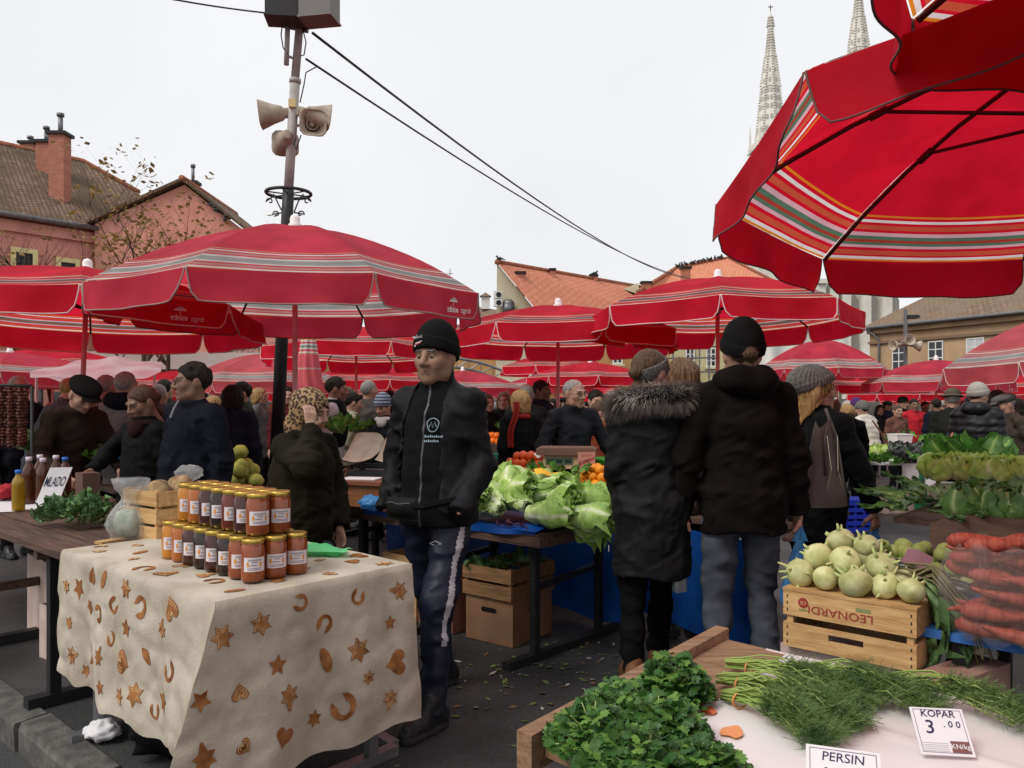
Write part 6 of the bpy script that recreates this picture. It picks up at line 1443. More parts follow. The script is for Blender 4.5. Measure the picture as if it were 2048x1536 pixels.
# boxes under it
def card_box(label, loc, rz, d, m=M_CARD, hand=True, open_=True, group=None):
    T = thing('cardboard_box', label, 'box', loc, rz, group); a, b_, h_ = d; t = .006
    for nm, c, s in (('side', (0, -b_/2+t/2, h_/2), (a, t, h_)), ('side', (0, b_/2-t/2, h_/2), (a, t, h_)), ('end', (-a/2+t/2, 0, h_/2), (t, b_-2*t, h_)), ('end', (a/2-t/2, 0, h_/2), (t, b_-2*t, h_)), ('bottom', (0, 0, t/2), (a-2*t, b_-2*t, t))):
        q = MB(); q.box(c, s); q.build(nm, m, T)
    if hand:
        q = MB()
        pl = [(-.045+.09*i/1, -.014) for i in (0, 1)]+[(.045+.014*math.cos(a_), .014*math.sin(a_)) for a_ in [math.radians(-60+30*i) for i in range(5)]]+[(.045, .014), (-.045, .014)]+[(-.045-.014*math.cos(a_), .014*math.sin(a_)) for a_ in [math.radians(60-30*i) for i in range(5)]]
        q.prism(pl, lambda x, y, s: (x, -b_/2-.001-.001*s, h_*.72+y)); q.build('hand_hole', mat('hole_black', (.004, .004, .004), rough=1), T)
        q = MB(); q.prism(pl, lambda x, y, s: (a/2+.001+.001*s, x*.8, h_*.72+y)); q.build('hand_hole', mat('hole_black', (.004, .004, .004)), T)
    return T
p = MW(NJ, -2.35, .5, 0); card_box('pale printed cardboard box under the plank table', (p.x, p.y, 0), MA+.1, (.5, .36, .3), M_CARDW)
p = MW(NJ, -3.0, .6, 0); card_box('pale cardboard box under the left end of the plank table', (p.x, p.y, .0), MA-.05, (.46, .36, .48), M_CARDW)
def crate(label, loc, rz, d, nslat=3, m=M_CRATE, group='slatted wooden crates', gap=.42, inset=True):
    """slatted box: corner posts, slats on four sides, bottom boards"""
    T = thing('wooden_crate', label, 'crate', loc, rz, group); a, b_, h_ = d; t = .009; hs = h_/(nslat+(nslat-1)*gap*.5); st = hs*(1+.5*gap)
    for k_ in range(nslat):
        z = hs/2+k_*st
        for sy in (-1, 1): q = MB(); q.box((0, sy*(b_/2-t/2), z+rnd(-.001, .001)), (a, t, hs)); q.build('slat', m, T)
        for sx in (-1, 1): q = MB(); q.box((sx*(a/2-t/2), 0, z), (t, b_-2*t-.002, hs)); q.build('end_slat', m, T)
    for sx in (-1, 1):
        for sy in (-1, 1): q = MB(); q.box((sx*(a/2-t-.012), sy*(b_/2-t-.012), h_/2+.003), (.022, .022, h_+.004)); q.build('corner_post', m, T)
    for i in range(3): q = MB(); q.box((0, (i-1)*(b_-.06)/3, .006), (a-2*t-.002, (b_-.06)/3*.85, .008)); q.build('bottom_board', m, T)
    return T
c1 = onz(282, 1079, .785); cr1 = crate('pale slatted crate of root vegetables left of the jars', MW(c1, -.02, .20, .785), MA+.10, (.30, .42, .235), 3)
CRC = MW(c1, -.02, .20, .785)
M_POTATO = mat('celeriac_skin', lin((166, 138, 100)), lin((118, 92, 66)), rough=.9, scale=24, bump=.6, bscale=40, vary=.15)
def lumpy(name, r, seed, m, n=9, amp=.25):
    rr = random.Random(seed); o = rr.uniform(0, 50); q = MB(); q.ball((0, 0, 0), r, n, f=lambda d: 1-amp/2+amp*vn1(d[0]*1.6+o, d[1]*1.6+o, d[2]*1.6+o)); return q.mesh(name, m, True)
pm_ = [lumpy('celeriac', (.058, .052, .048), s, M_POTATO) for s in (1, 2, 3)]
for i in range(12):
    o = link('celery_root', pm_[i % 3], None, MW(CRC, rnd(-.09, .10), rnd(-.15, .15), .785+.20+rnd(-.01, .035)), (rnd(0, 3), rnd(0, 3), rnd(0, 3)))
    tag(o, 'knobbly brown root in the pale slatted crate', 'root', 'roots in the slatted crate')
def crumple(T, name, m, size, seed, n=16, fn=None):
    q = MB(); q.ball((0, 0, size[2]), size, n, f=lambda d: .72+.55*abs(vn1(d[0]*3.2+seed, d[1]*3.2+seed, d[2]*3.2+seed)-.35)+.12*vn1(d[0]*9+seed, d[1]*9, d[2]*9)); return q.build(name, m, T, True)
T = thing('plastic_wrap', 'crumpled clear plastic lying on the crate of roots', 'plastic', MW(CRC, -.11, .1, .785+.245), 0); crumple(T, 'film', PL_CLEAR, (.075, .06, .045), 3.1)
b = MB(); p0, p1 = onz(196, 1086, .79), onz(268, 1074, .79); b.beam(p0, p1, .055, .012); b.beam(p1-Vector((.02, 0, 0)), p1+Vector((.03, .03, .01)), .06, .012); tag(b.build('wood_slat', M_CRATE), 'loose pine slat lying before the slatted crate', 'slat')
# clear bag standing on the planks
c = onz(222, 1082, .785); T = thing('clear_bag', 'knotted clear plastic bag standing left of the slatted crate', 'bag', MW(c, 0, .09, .785), 0)
b = MB(); b.lathe([(.01, 0), (.085, .004), (.096, .025), (.105, .05), (.104, .075), (.10, .10), (.088, .125), (.072, .15), (.055, .17), (.042, .185), (.038, .20), (.055, .22), (.075, .24), (.085, .265), (.08, .29)], 48, wob=lambda a, z: .80+.55*abs(vn1(math.cos(a)*2.2, math.sin(a)*2.2, z*16)-.35)+.35*abs(vn1(math.cos(a)*5, math.sin(a)*5, z*40)-.5)); b.build('film', PL_CLEAR, T, True)
b = MB(); b.ball((0, 0, .075), (.075, .075, .07), 8, f=lambda d: .8+.4*vn1(d[0]*3+8, d[1]*3+8, d[2]*3+8)); b.build('greens_inside', mat('bagged_greens', lin((120, 140, 108)), lin((170, 176, 160)), rough=.7, scale=24), T, True)
# bottles
def bottle(label, px, py, h_, r, body, cap, ribs=0, z=.785):
    c = onz(px, py, z); T = thing('bottle', label, 'bottle', c, 0, 'bottles on the plank table'); prof = [(r*.85, 0), (r, .008)]
    n = 18
    for i in range(1, n): t = i/n; prof.append((r*(1+(.05*math.sin(i*PI) if not ribs else -.05*(i % 2))), .008+h_*.66*t))
    prof += [(r*.98, h_*.70), (r*.80, h_*.78), (r*.48, h_*.85), (.015, h_*.9), (.014, h_*.94)]
    q = MB(); q.lathe(prof, 18); q.build('body', body, T, True); q = MB(); q.lathe([(.019, h_*.92), (.019, h_), (.016, h_*1.005)], 12); q.build('cap', cap, T, True); return T
M_OIL = mat('yellow_oil', (.42, .26, .012), rough=.15, trans=.4, coat=.4); M_BROWNB = mat('brown_vinegar', (.10, .028, .010), rough=.15, trans=.35, coat=.4); M_CAPW = mat('cap_white', (.65, .58, .64), rough=.5); M_CAPB = mat('cap_blue', lin((52, 110, 196)), rough=.5)
bottle('squat bottle of yellow oil with blue cap', 37, 1022, .245, .036, M_OIL, M_CAPB)
bottle('brown ribbed bottle with white cap right behind the yellow oil', 58, 1008, .30, .038, M_BROWNB, M_CAPW, 1); bottle('brown ribbed bottle with white cap, third from the left', 80, 1000, .30, .038, M_BROWNB, M_CAPW, 1)
bottle('front brown ribbed bottle beside the curled price card', 86, 1012, .30, .038, M_BROWNB, M_CAPW, 1); bottle('brown bottle behind the curled price card', 112, 1002, .30, .038, M_BROWNB, M_CAPW, 1); bottle('brown bottle with blue wrap right of the curled card', 130, 998, .28, .04, M_BROWNB, M_CAPB, 1)
# curled price card
c0 = onz(82, 1030, .79); T = thing('price_card', 'curled white card reading MLADO beside the brown bottles', 'sign', c0, math.radians(14))
def cardp(x, y): t = y/.30; return Vector((x+.03*t+.045*t*t, .10*math.sin(min(1, t)*1.2)+.0*x, .004+.26*t**1.35))
b = MB(); b.grid(lambda u, v: cardp(-.055+.12*u, .30*v), 6, 14); b.build('card', M_PAPER, T, True)
b = MB(); letter(b, 'MLADO', .05, lambda x, y: cardp(.004+x*.62, .225+y*1.5)+Vector((-.001, -.003, 0)), bold=.005); b.build('lettering', M_INK, T)
b = MB(); b.grid(lambda u, v: MW(NJ, -3.7+.75*u, .18+.42*v, .7875+.002*math.sin(9*u)+.004*(v < .1)), 8, 5); tag(b.build('paper_sheet', M_PAPER), 'white paper sheet under the bottles on the plank table', 'paper')
T = thing('red_net_bag', 'crumpled red net bag at the left edge of the plank table', 'bag', onz(10, 1000, .79), 0); crumple(T, 'net', mat('red_net', (.42, .02, .03), (.25, .01, .02), rough=.8, scale=60), (.12, .1, .055), 6.0)
T = thing('green_net_bag', 'bright green net bag behind the kale', 'bag', onz(176, 1016, .785), 0); crumple(T, 'net', mat('green_net', lin((30, 140, 98)), lin((18, 100, 70)), rough=.8, scale=70, bump=.8, bscale=90), (.075, .065, .055), 2.0)
b = MB(); b.ball((0, 0, .03), (.085, .035, .03), 8, f=lambda d: .85+.3*vn1(d[0]*2+4, d[1]*2, d[2]*2)); tag(b.build('sweet_potato', mat('sweet_potato', lin((158, 92, 62)), lin((128, 72, 48)), rough=.8, scale=12), None, True, onz(192, 1028, .785), (0, 0, .6)), 'orange brown sweet potato beside the clear bag', 'sweet potato')
b = MB(); b.box((0, 0, .11), (.12, .10, .22)); tag(b.build('brown_carton', mat('carton_brown', lin((96, 72, 66)), rough=.8), None, False, MW(onz(140, 1020, .785), 0, .1, .785), MA), 'brown carton behind the curled price card', 'carton')
# litter and kerb side
T = thing('paper_litter', 'crumpled white paper lying on the ground below the printed cloth', 'litter', onz(205, 1482, 0), 0); crumple(T, 'sheet', M_PAPER, (.085, .06, .045), 12.0)
T = thing('dark_sack', 'dark sack lying under the printed cloth', 'sack', MW(NJ, -.75, .28, 0), .4); crumple(T, 'cloth', cloth('sack_black', (.008, .008, .008)), (.24, .16, .10), 7.7)
# hanging strings at the left edge
M_FIG = mat('dried_fruit', lin((96, 52, 40)), lin((58, 30, 26)), rough=.6, scale=30, vary=.2)
rl_ = MB(); a_, b_ = at(-30, 770, 5.6), at(64, 772, 5.6); rl_.tube([a_, b_], .012, 6); rl_.tube([b_, (b_.x, b_.y, 0)], .012, 6); tag(rl_.build('hanging_rail', M_DARKMET, None, True), 'thin rail carrying the strings of dried fruit', 'rail')
for i in range(9):
    px = -2+6.6*i; T = thing('dried_fruit_string', f'string of dried brown fruit on the rail, {ORD[i]} from the left', 'string', at(px, 770, 5.6+.05*(i % 3)), 0, 'strings of dried fruit'); q = MB(); rr = random.Random(i)
    for j in range(19): q.ball((rr.uniform(-.006, .006), rr.uniform(-.008, .008), -.02-j*.0225), (.016, .016, .0135), 4, f=lambda d: .85+.3*rr.random())
    q.tube([(0, 0, .01), (0, 0, -.45)], .002, 4); tag(q.build('fruit', M_FIG, T), kind='stuff')
# ------------------------------------------------------------------ leaves and vegetables
def leaf_ramp(name, base, mid_, tip, rough=.45, transl=.28): return ramp_mat(name, 'lf', [(0, base), (.35, mid_), (.75, tip), (1, tuple(x*.8 for x in tip))], rough=rough, transl=transl, noise=.22, const=False, bump=.5, bscale=34, spec=.4, sc=14)
M_CAB = leaf_ramp('chinese_cabbage_leaf', lin((236, 240, 214)), lin((208, 226, 150)), lin((160, 196, 96)))
M_SAVOY = leaf_ramp('savoy_leaf', lin((196, 216, 150)), lin((140, 178, 98)), lin((96, 138, 70)), .5, .2); M_LETT = leaf_ramp('butter_lettuce_leaf', lin((240, 246, 206)), lin((222, 236, 156)), lin((186, 214, 104)), .45, .4)
M_CHARD = leaf_ramp('chard_leaf', lin((168, 194, 104)), lin((108, 156, 62)), lin((80, 130, 48)), .4); M_KALE = leaf_ramp('kale_leaf', lin((180, 196, 150)), lin((122, 152, 96)), lin((84, 118, 70)), .6, .1); M_LEEK = leaf_ramp('dark_leaf', lin((176, 200, 126)), lin((104, 146, 74)), lin((74, 112, 54)), .45, .15)
def leaf(fn, nu, nv, ruf, seed, vein=7):
    """fn(u,v) u -1..1 across, v 0..1 along -> point ; colour attribute: pale rib to green blade"""
    vs, at_, fs = [], [], []
    for j in range(nv+1):
        v = j/nv
        for i in range(nu+1):
            u = -1+2*i/nu; p = Vector(fn(u, v)); e = abs(u)**3*v
            p += Vector((vn1(u*3+seed, v*6, 1)-.5, vn1(u*3+seed, v*6, 5)-.5, vn1(u*3+seed, v*6, 9)-.5))*ruf*(e*2.2+.35*v)
            p += Vector((vn1(u*9+seed, v*15, 2)-.5, vn1(u*9+seed, v*15, 6)-.5, vn1(u*9+seed, v*15, 11)-.5))*ruf*.4
            vs.append(p); rib = max(0, 1-abs(u)/(.30*(1.08-v)+.03)); vn = max(0, math.cos((v*1.2-abs(u)*.55)*vein*2*PI))**6*.25
            at_.append(min(1, max(0, (1-rib)*(.16+.70*v)+.20*abs(u)-vn*(1-rib)+.10*(vn1(u*5+seed, v*5)-.5))))
    for j in range(nv):
        for i in range(nu): fs.append((j*(nu+1)+i, j*(nu+1)+i+1, (j+1)*(nu+1)+i+1, (j+1)*(nu+1)+i))
    return vs, fs, at_
def leaf_mesh(name, m, *a):
    vs, fs, at_ = leaf(*a); q = MB(); q.add(vs, fs); return q.mesh(name, m, True, {'lf': at_})
def barrel_head(m, L, Rm, n, seed, ruf=.02, open_=.25):
    """long head: leaves wrapped round an axis along +x; returns list of leaf meshes"""
    out = []; rr = random.Random(seed)
    for i in range(n):
        a0 = i*2.4+rr.uniform(-.2, .2); lay = 1-.055*(n-1-i) if False else .62+.38*(i/(n-1)); span = .95+.25*rr.random(); Lk = L*rr.uniform(.86, 1.02); flare = open_*max(0, (i/(n-1)-.5))*2*rr.uniform(.3, 1.2); q_ = i/(n-1)
        def fn(u, v, a0=a0, lay=lay, span=span, Lk=Lk, flare=flare, q_=q_):
            r = Rm*lay*(.52+.62*math.sin(min(1, v*1.08)*PI*.62))*(1 if v < .62 else 1-(.97-.45*q_)*((v-.62)/.38)**1.3)+flare*Rm*v**3*1.3
            a = a0+u*span*(.5+.7*math.sin(min(1, v+.12)*PI*.8)); return (Lk*v-.02*v*v*abs(u), r*math.cos(a), r*math.sin(a))
        out.append(leaf_mesh('leaf', m, fn, 10, 14, ruf, seed+i*3.3))
    return out
def ball_head(m, Rm, n, seed, ruf=.02, open_=.3, flat=.9):
    out = []; rr = random.Random(seed)
    for i in range(n):
        a0 = i*2.4+rr.uniform(-.2, .2); lay = .80+.25*(i/(n-1)); op = open_*max(0, i/(n-1)-.35)*rr.uniform(.5, 1.3); top = rr.uniform(1.35, 1.75) if i < n*.6 else rr.uniform(.8, 1.25)
        def fn(u, v, a0=a0, lay=lay, op=op, top=top):
            th = -1.2+v*(top+1.2); th = min(th, 1.5); r = Rm*lay*(1+op*v*v*1.1); a = a0+u*1.0*(.35+.75*math.sin(min(1, v+.1)*PI*.85))
            return (r*math.cos(th)*math.cos(a), r*math.cos(th)*math.sin(a), Rm+r*math.sin(th)*flat)
        out.append(leaf_mesh('leaf', m, fn, 10, 12, ruf, seed+i*2.7))
    return out
def head(name, label, cat, meshes, loc, rot, group=None, scale=1.0):
    T = thing(name, label, cat, loc, 0, group); T.rotation_euler = rot; T.scale = (scale,)*3
    for me in meshes: link('leaf', me, T)
    return T
# ---- lettuce table with blue sheet
LC = Vector((.15, 4.31, 0)); LT = thing('stall_table', 'steel legged stall table with blue sheet and pale cabbages', 'table', LC, MA)
LZ = .73
b = MB(); b.box((-1.3, .40, LZ-.022), (2.58, .80, .03)); b.build('table_top', M_PLANK, LT)
for x in (-.12, -1.0, -2.3):
    for y in (.10, .70): b = MB(); b.beam((x, y, 0), (x, y, LZ-.04), .042, .042); b.build('leg', M_DARKMET, LT)
    b = MB(); b.beam((x-.0, -.14, .022), (x, .92, .022), .055, .04); b.build('foot_bar', M_DARKMET, LT)
    b = MB(); b.beam((x, .1, .40), (x, .70, .44), .03, .035); b.build('stretcher', M_DARKMET, LT)
b = MB(); b.beam((-2.5, .02, LZ-.055), (.0, .02, LZ-.055), .045, .05); b.beam((-.015, .045, LZ-.055), (-.015, .78, LZ-.055), .045, .05); b.build('rail', M_PLANK, LT)
T = thing('blue_sheet', 'bright blue plastic sheet spread over the cabbage table', 'sheet', LC, MA)
b = MB(); b.grid(lambda u, v: Vector((-2.62+2.60*u, -.012+.82*v, LZ+.006+.006*math.sin(u*40)*math.sin(v*9)+(.03*math.exp(-((u-.97)/.03)**2)*(1-abs(v-.35)) if v > .05 else 0))), 60, 14)
b.grid(lambda u, v: Vector((-2.62+2.60*u, -.016-.012*math.sin(u*50)*v-.004, LZ+.006-.03*v-.012*v*math.sin(u*17))), 60, 3); b.build('sheet', M_BLUE, T, True)
b = MB(); b.grid(lambda u, v: Vector((-2.5+2.45*u+.06*v, .93+.02*math.sin(u*30+v*3)+.03*math.sin(u*11)*v, LZ-.02-.66*v+.03*math.sin(u*13)*v)), 50, 12); b.build('hanging_skirt', M_BLUE, T, True)
b = MB(); b.grid(lambda u, v: Vector((.02+.95*u, .95+.012*math.sin(u*18+v*3)+.03*v-.30*u, LZ-.03-.58*v-.03*u*v)), 24, 12); b.build('hanging_skirt', M_BLUE, T, True)
T2 = thing('back_stall_table', 'blue skirted stall table behind the pale cabbages', 'table', LC, MA)
b = MB(); b.box((-.78, 1.42, LZ+.0), (3.5, .92, .03)); b.build('table_top', M_PLANK, T2)
for x in (-2.3, .75):
    for y in (1.1, 1.8): b = MB(); b.beam((x, y, 0), (x, y, LZ), .04, .04); b.build('leg', M_DARKMET, T2)
CABS = [barrel_head(M_CAB, .36, .086, 12, s, .045, .55) for s in (3, 17, 29)]
cab_pos = [  # x, y along the table, height, heading, pitch, roll
    (-.30, .10, .10, 2.9, .15, 0), (-.46, .14, .10, 2.6, .1, 1), (-.13, .12, .09, .25, .1, 2), (-.62, .10, .10, 3.0, .15, 3), (.02, .26, .09, .1, -.1, 1), (-.22, .28, .16, 2.5, .2, 4), (-.42, .30, .18, 2.2, .3, 0), (-.60, .30, .17, 2.4, .3, 5),
    (-.10, .42, .15, .35, .1, 2), (-.30, .46, .22, .2, .0, 3), (-.52, .46, .24, .3, .1, 1), (-.72, .36, .18, 2.4, .25, 4), (-.72, .55, .25, .4, .1, 2), (.0, .50, .10, 2.8, .1, 0), (-.46, .62, .20, .2, .1, 4), (-.86, .2, .12, 2.6, .2, 2), (-.80, .10, .10, 2.8, .2, 2), (-.2, .62, .15, .2, 0, 3)]
cl_lab = ['near the table front', 'left of the nearest head', 'at the right front corner', 'close to the tall man', 'tipping over the right table end', 'in the second layer, front', 'in the second layer, middle', 'in the second layer beside the tall man', 'on the right slope', 'high on the right of the heap', 'high in the middle of the heap', 'behind the jacket of the tall man', 'topmost beside the tall man', 'low at the right back', 'at the back of the heap', 'half hidden by the tall man', 'hidden low behind the tall man', 'at the right back of the heap']
rc2 = random.Random(8); more = [(-.16-.15*(i_ % 5)+rc2.uniform(-.04, .04), .16+.17*(i_//5)+rc2.uniform(-.03, .03), .14+.05*(i_//5), rc2.choice((2.2, 2.7, .3, -.3, 3.3)), .2, i_) for i_ in range(14)]
for i, (x, y, z, hd, pt, ro) in enumerate(cab_pos+more):
    lab_ = cl_lab[i] if i < len(cl_lab) else f'filling the heap, {ORD[i-len(cl_lab)]} from the front right'
    p = MW(LC, x*1.08, y-.06, LZ+z*.58+.035); head('chinese_cabbage', 'pale green long cabbage '+lab_, 'cabbage', CABS[i % 3], p, (ro*1.1, -pt, MA+hd), 'pale cabbages on the blue sheet', rnd(.72, .95))
p = MW(LC, .0, .22, LZ+.10); head('chinese_cabbage', 'green veined cabbage hanging over the right end of the table', 'cabbage', CABS[1], p, (1.0, .55, MA+.25), 'pale cabbages on the blue sheet', .8)
b = MB(); b.grid(lambda u, v: Vector((-.06+.15*u, -.045+.09*v, .012*math.sin(u*6)+.006*math.sin(v*5))), 8, 5); tag(b.build('yellow_card', mat('yellow_card', lin((232, 172, 44)), rough=.8), None, True, MW(LC, -.30, .40, LZ+.285), (.35, .1, .1)), 'yellow price card stuck between the pale cabbages', 'sign')
b = MB(); rr = random.Random(2)
for i in range(60):
    c = Vector((rr.gauss(0, .05), rr.gauss(0, .02), .008+rr.random()*.012)); u = Vector((rr.uniform(-1, 1), rr.uniform(-1, 1), rr.uniform(0, .5))).normalized()*.02; v = u.cross(Vector((0, 0, 1))).normalized()*.008; b.add([c-u, c+v, c+u, c-v], [(0, 1, 2, 3)])
tag(b.build('purple_leaves', mat('purple_leaf', (.06, .015, .04), rough=.6), None, False, MW(LC, -.22, .025, LZ+.012), (0, 0, MA)), 'scattered purple leaf scraps on the blue sheet edge', 'leaf', kind=None)
# crates below
p = MW(LC, -.55, .36, 0); card_box('cardboard box under the cabbage table', (p.x, p.y, 0), MA+.08, (.36, .40, .27), M_CARD)
crate('brown slatted crate of leaves under the cabbage table', MW(LC, -.55, .36, .272), MA+.06, (.38, .44, .18), 2, M_CRATED)
p = MW(LC, -.27, .42, .40)
KAL = [leaf_mesh('leaf', M_KALE, lambda u, v: (.15*v, .055*u*math.sin(PI*min(1, v+.15)*.9), .03*v*v+.02*u*u+.010*math.sin(9*u+20*v)*abs(u)), 12, 14, .042, s) for s in (1., 5., 9.)]
def leaf_heap(name, label, cat, meshes, org, n, spread_, hgt, seed, sc=(1, 1.3), group=None, up=.5, frame=None):
    rr = random.Random(seed); T = thing(name, label, cat, org, MA if frame is None else frame, group)
    for i in range(n):
        x, y = rr.uniform(-1, 1), rr.uniform(-1, 1); hh = hgt*max(0, 1-.8*max(abs(x), abs(y))**2)
        o = link('leaf', meshes[i % len(meshes)], T, (x*spread_[0], y*spread_[1], hh*rr.uniform(.55, 1)), (rr.uniform(-.7, .7), -rr.uniform(0, up), math.atan2(y, x)+rr.uniform(-.8, .8))); o.scale = (rr.uniform(*sc),)*3
    return T
leaf_heap('cabbage_leaves', 'trimmed leaves heaped in the crate under the cabbage table', 'leaves', KAL, MW(LC, -.55, .36, .40), 12, (.12, .15), .06, 4, (.6, .9))
p = MW(LC, -1.0, .30, 0); card_box('reddish cardboard box behind the legs of the tall man', (p.x, p.y, 0), MA-.1, (.4, .3, .33), mat('card_red', lin((128, 84, 70)), rough=.9))
p = MW(LC, -1.35, .3, 0); crate('upright pale crate behind the old woman', (p.x, p.y, 0), MA, (.34, .3, .42), 2, M_CRATE)
# kale on the plank table
leaf_heap('kale_heap', 'heap of curly green kale on the plank table', 'kale', KAL, onz(138, 1056, .785)+Vector((0, .06, .0)), 64, (.15, .10), .12, 12, (.42, .72), up=.9)
# scale and box on the far part of the table
c = at(725, 985, 5.1); T = thing('wooden_box', 'brown wooden box with papers on the blue table behind the old woman', 'box', (c.x, 5.25, .77), MA+.35)
b = MB(); b.box((0, 0, .07), (.36, .30, .14)); b.build('body', mat('box_brown', lin((132, 82, 48)), lin((108, 66, 40)), rough=.6, scale=4, stretch=(2, 12, 12)), T)
b = MB(); b.box((0, 0, .15), (.41, .35, .022)); b.build('lid', mat('box_lid', lin((118, 66, 48)), rough=.5), T); b = MB(); b.box((-.03, -.02, .166), (.24, .16, .006), .2); b.build('papers', M_PAPER, T)
T = thing('blue_bag', 'crumpled pale blue plastic bag before the brown wooden box', 'bag', (XX(744, 4.95), 4.95, .765), 0); crumple(T, 'film', PL_BLUE, (.09, .06, .05), 4.4)
T = thing('market_scale', 'old two pan market scale with grey metal scoops', 'scale', (XX(752, 5.5), 5.5, .87), -.2)
b = MB(); b.box((0, 0, .05), (.34, .2, .10)); b.tube([(-.1, 0, .1), (-.1, 0, .17)], .02, 8); b.tube([(.12, 0, .1), (.12, 0, .17)], .02, 8); b.beam((-.16, 0, .13), (.18, 0, .13), .02, .03); b.build('base', M_DARKMET, T)
M_PAN = mat('dull_pan', lin((176, 168, 150)), lin((150, 142, 126)), rough=.5, metal=.15, scale=9)
for sx in (-.11, .13):
    b = MB(); b.grid(lambda u, v: Vector((sx+(u-.5)*.26*(1-.25*v), .14-.25*v, .16+.19*(1-v)**1.6*(1-.5*(2*u-1)**4)+.02*(2*u-1)**2)), 16, 12); pn = b.build('pan', M_PAN, T, True)
    b = MB(); b.grid(lambda u, v: Vector((sx+(u-.5)*.16*(1-.25*v), .10-.13*v, .18+.12*(1-v)**1.6*(1-.35*(2*u-1)**2))), 12, 8); b.build('pan_rib', M_PAN, pn, True)
for i in range(5): b = MB(); b.lathe([(.012, 0), (.012, .05+.012*i), (.006, .055+.012*i), (.009, .065+.012*i)], 8, c=(.02+.03*i, -.13, -.06)); b.build('weight', M_STEEL, T)
# yellow green quinces left of the old woman
M_QUI = mat('quince', lin((172, 176, 84)), lin((140, 138, 62)), rough=.7, scale=14, vary=.15); qm = [lumpy('quince', (.05, .05, .055), s, M_QUI, 7, .3) for s in (4, 8)]
T = thing('stall_counter', 'dark stall counter behind the man with glasses', 'table', (XX(420, 6.3), 6.3, 0), MA)
b = MB(); b.box((0, 0, .72), (3.4, .9, .04)); b.build('counter_top', M_PLANK, T)
for x in (-1.5, 1.5):
    for y in (-.35, .35): b = MB(); b.beam((x, y, 0), (x, y, .7), .05, .05); b.build('leg', M_DARKMET, T)
rr = random.Random(6)
for i in range(26):
    lay = i//12; p = at(482+rr.uniform(-30, 34)*(1-.25*lay), 972-lay*26-rr.uniform(0, 18), 5.7+rr.uniform(-.15, .25)); tag(link('quince', qm[i % 2], None, p, (rr.uniform(0, 3),)*3), 'greenish yellow quince heaped left of the old woman', 'quince', 'quinces heaped left of the old woman')

# ---- orange stall
OZ = .80; OC = Vector((XX(1110, 6.2), 6.2, 0)); T = thing('fruit_stall_table', 'stall table carrying the oranges and clementines', 'table', OC, MA)
b = MB(); b.box((-.1, .25, OZ-.02), (2.2, .95, .035)); b.build('table_top', M_PLANK, T)
for x in (-1.0, .85):
    for y in (-.15, .65): b = MB(); b.beam((x, y, gz(6)), (x, y, OZ-.03), .05, .05); b.build('leg', M_DARKMET, T)
M_ORA = mat('orange_peel', lin((240, 128, 24)), lin((226, 104, 12)), rough=.4, scale=20, bump=.3, bscale=220, vary=.12); M_CLE = mat('clementine_peel', lin((238, 152, 24)), lin((224, 128, 16)), rough=.4, scale=18, bump=.3, bscale=220, vary=.1); M_ORD = mat('red_orange_peel', lin((222, 92, 36)), lin((206, 78, 28)), rough=.42, scale=20, vary=.1)
q = MB(); q.ball((0, 0, 0), (1, 1, .93), 9); oms = {n_: q.mesh('orange', m_, True) for n_, m_ in (('o', M_ORA), ('c', M_CLE), ('r', M_ORD))}
def fruit_heap(key, label, cat, grp, org, nx, ny, layers, r, jit=.2, rz=MA):
    e1 = Vector((math.cos(rz), math.sin(rz), 0)); e2 = Vector((-math.sin(rz), math.cos(rz), 0))
    for l in range(layers):
        for i in range(nx-l):
            for j in range(max(1, ny-l)):
                p = Vector(org)+e1*(i-(nx-l-1)/2+rnd(-jit, jit)*.6)*2*r+e2*(j-(ny-l-1)/2+rnd(-jit, jit)*.6)*2*r; o = link(cat.replace(' ', '_'), oms[key], None, (p.x, p.y, org[2]+r+l*r*1.45+rnd(0, .01)), (rnd(0, 3), rnd(0, 3), 0)); o.scale = (r*rnd(.92, 1.06),)*3; tag(o, label, cat, grp)
M_BOXG = mat('fruit_tray_grey', lin((92, 82, 76)), rough=.7)
def tray(label, org, a, b_, h_, m, rz=MA):
    T = thing('fruit_tray', label, 'tray', org, rz)
    for nm, c, s in (('side', (0, -b_/2, h_/2), (a, .012, h_)), ('side', (0, b_/2, h_/2), (a, .012, h_)), ('end', (-a/2, 0, h_/2), (.012, b_-.014, h_)), ('end', (a/2, 0, h_/2), (.012, b_-.014, h_)), ('bottom', (0, 0, .006), (a-.014, b_-.014, .01))): q = MB(); q.box(c, s); q.build(nm, m, T)
    return T
o1 = at(1062, 930, 6.4); o1.z = OZ+.05; tray('dark tray of red oranges left of the electronic scale', (o1.x, o1.y, OZ), .50, .36, .09, M_BOXG); fruit_heap('r', 'red orange in the heap left of the electronic scale', 'orange', 'oranges by the electronic scale', o1, 6, 4, 3, .038)
o2 = at(1198, 962, 5.7); o2.z = OZ-.01; tray('grey tray of clementines right of the red price card', (o2.x, o2.y, OZ-.05), .34, .34, .11, M_BOXG); fruit_heap('c', 'yellow orange clementine right of the red price card', 'clementine', 'clementines right of the red card', o2+Vector((0, 0, .02)), 4, 4, 3, .037)
o3 = at(1135, 950, 5.9); o3.z = OZ; fruit_heap('o', 'small orange in the front row behind the pale cabbages', 'orange', 'oranges behind the cabbages', o3, 8, 2, 2, .028)
o4 = at(1000, 915, 5.8); o4.z = OZ-.02; fruit_heap('c', 'clementine on paper beside the jacket of the tall man', 'clementine', 'clementines on paper', o4, 3, 2, 2, .036)
o5 = at(996, 880, 9.0); fruit_heap('o', 'far orange on the green covered stall', 'orange', 'oranges on the green stall', Vector((o5.x, 9.0, .88)), 6, 4, 3, .042)
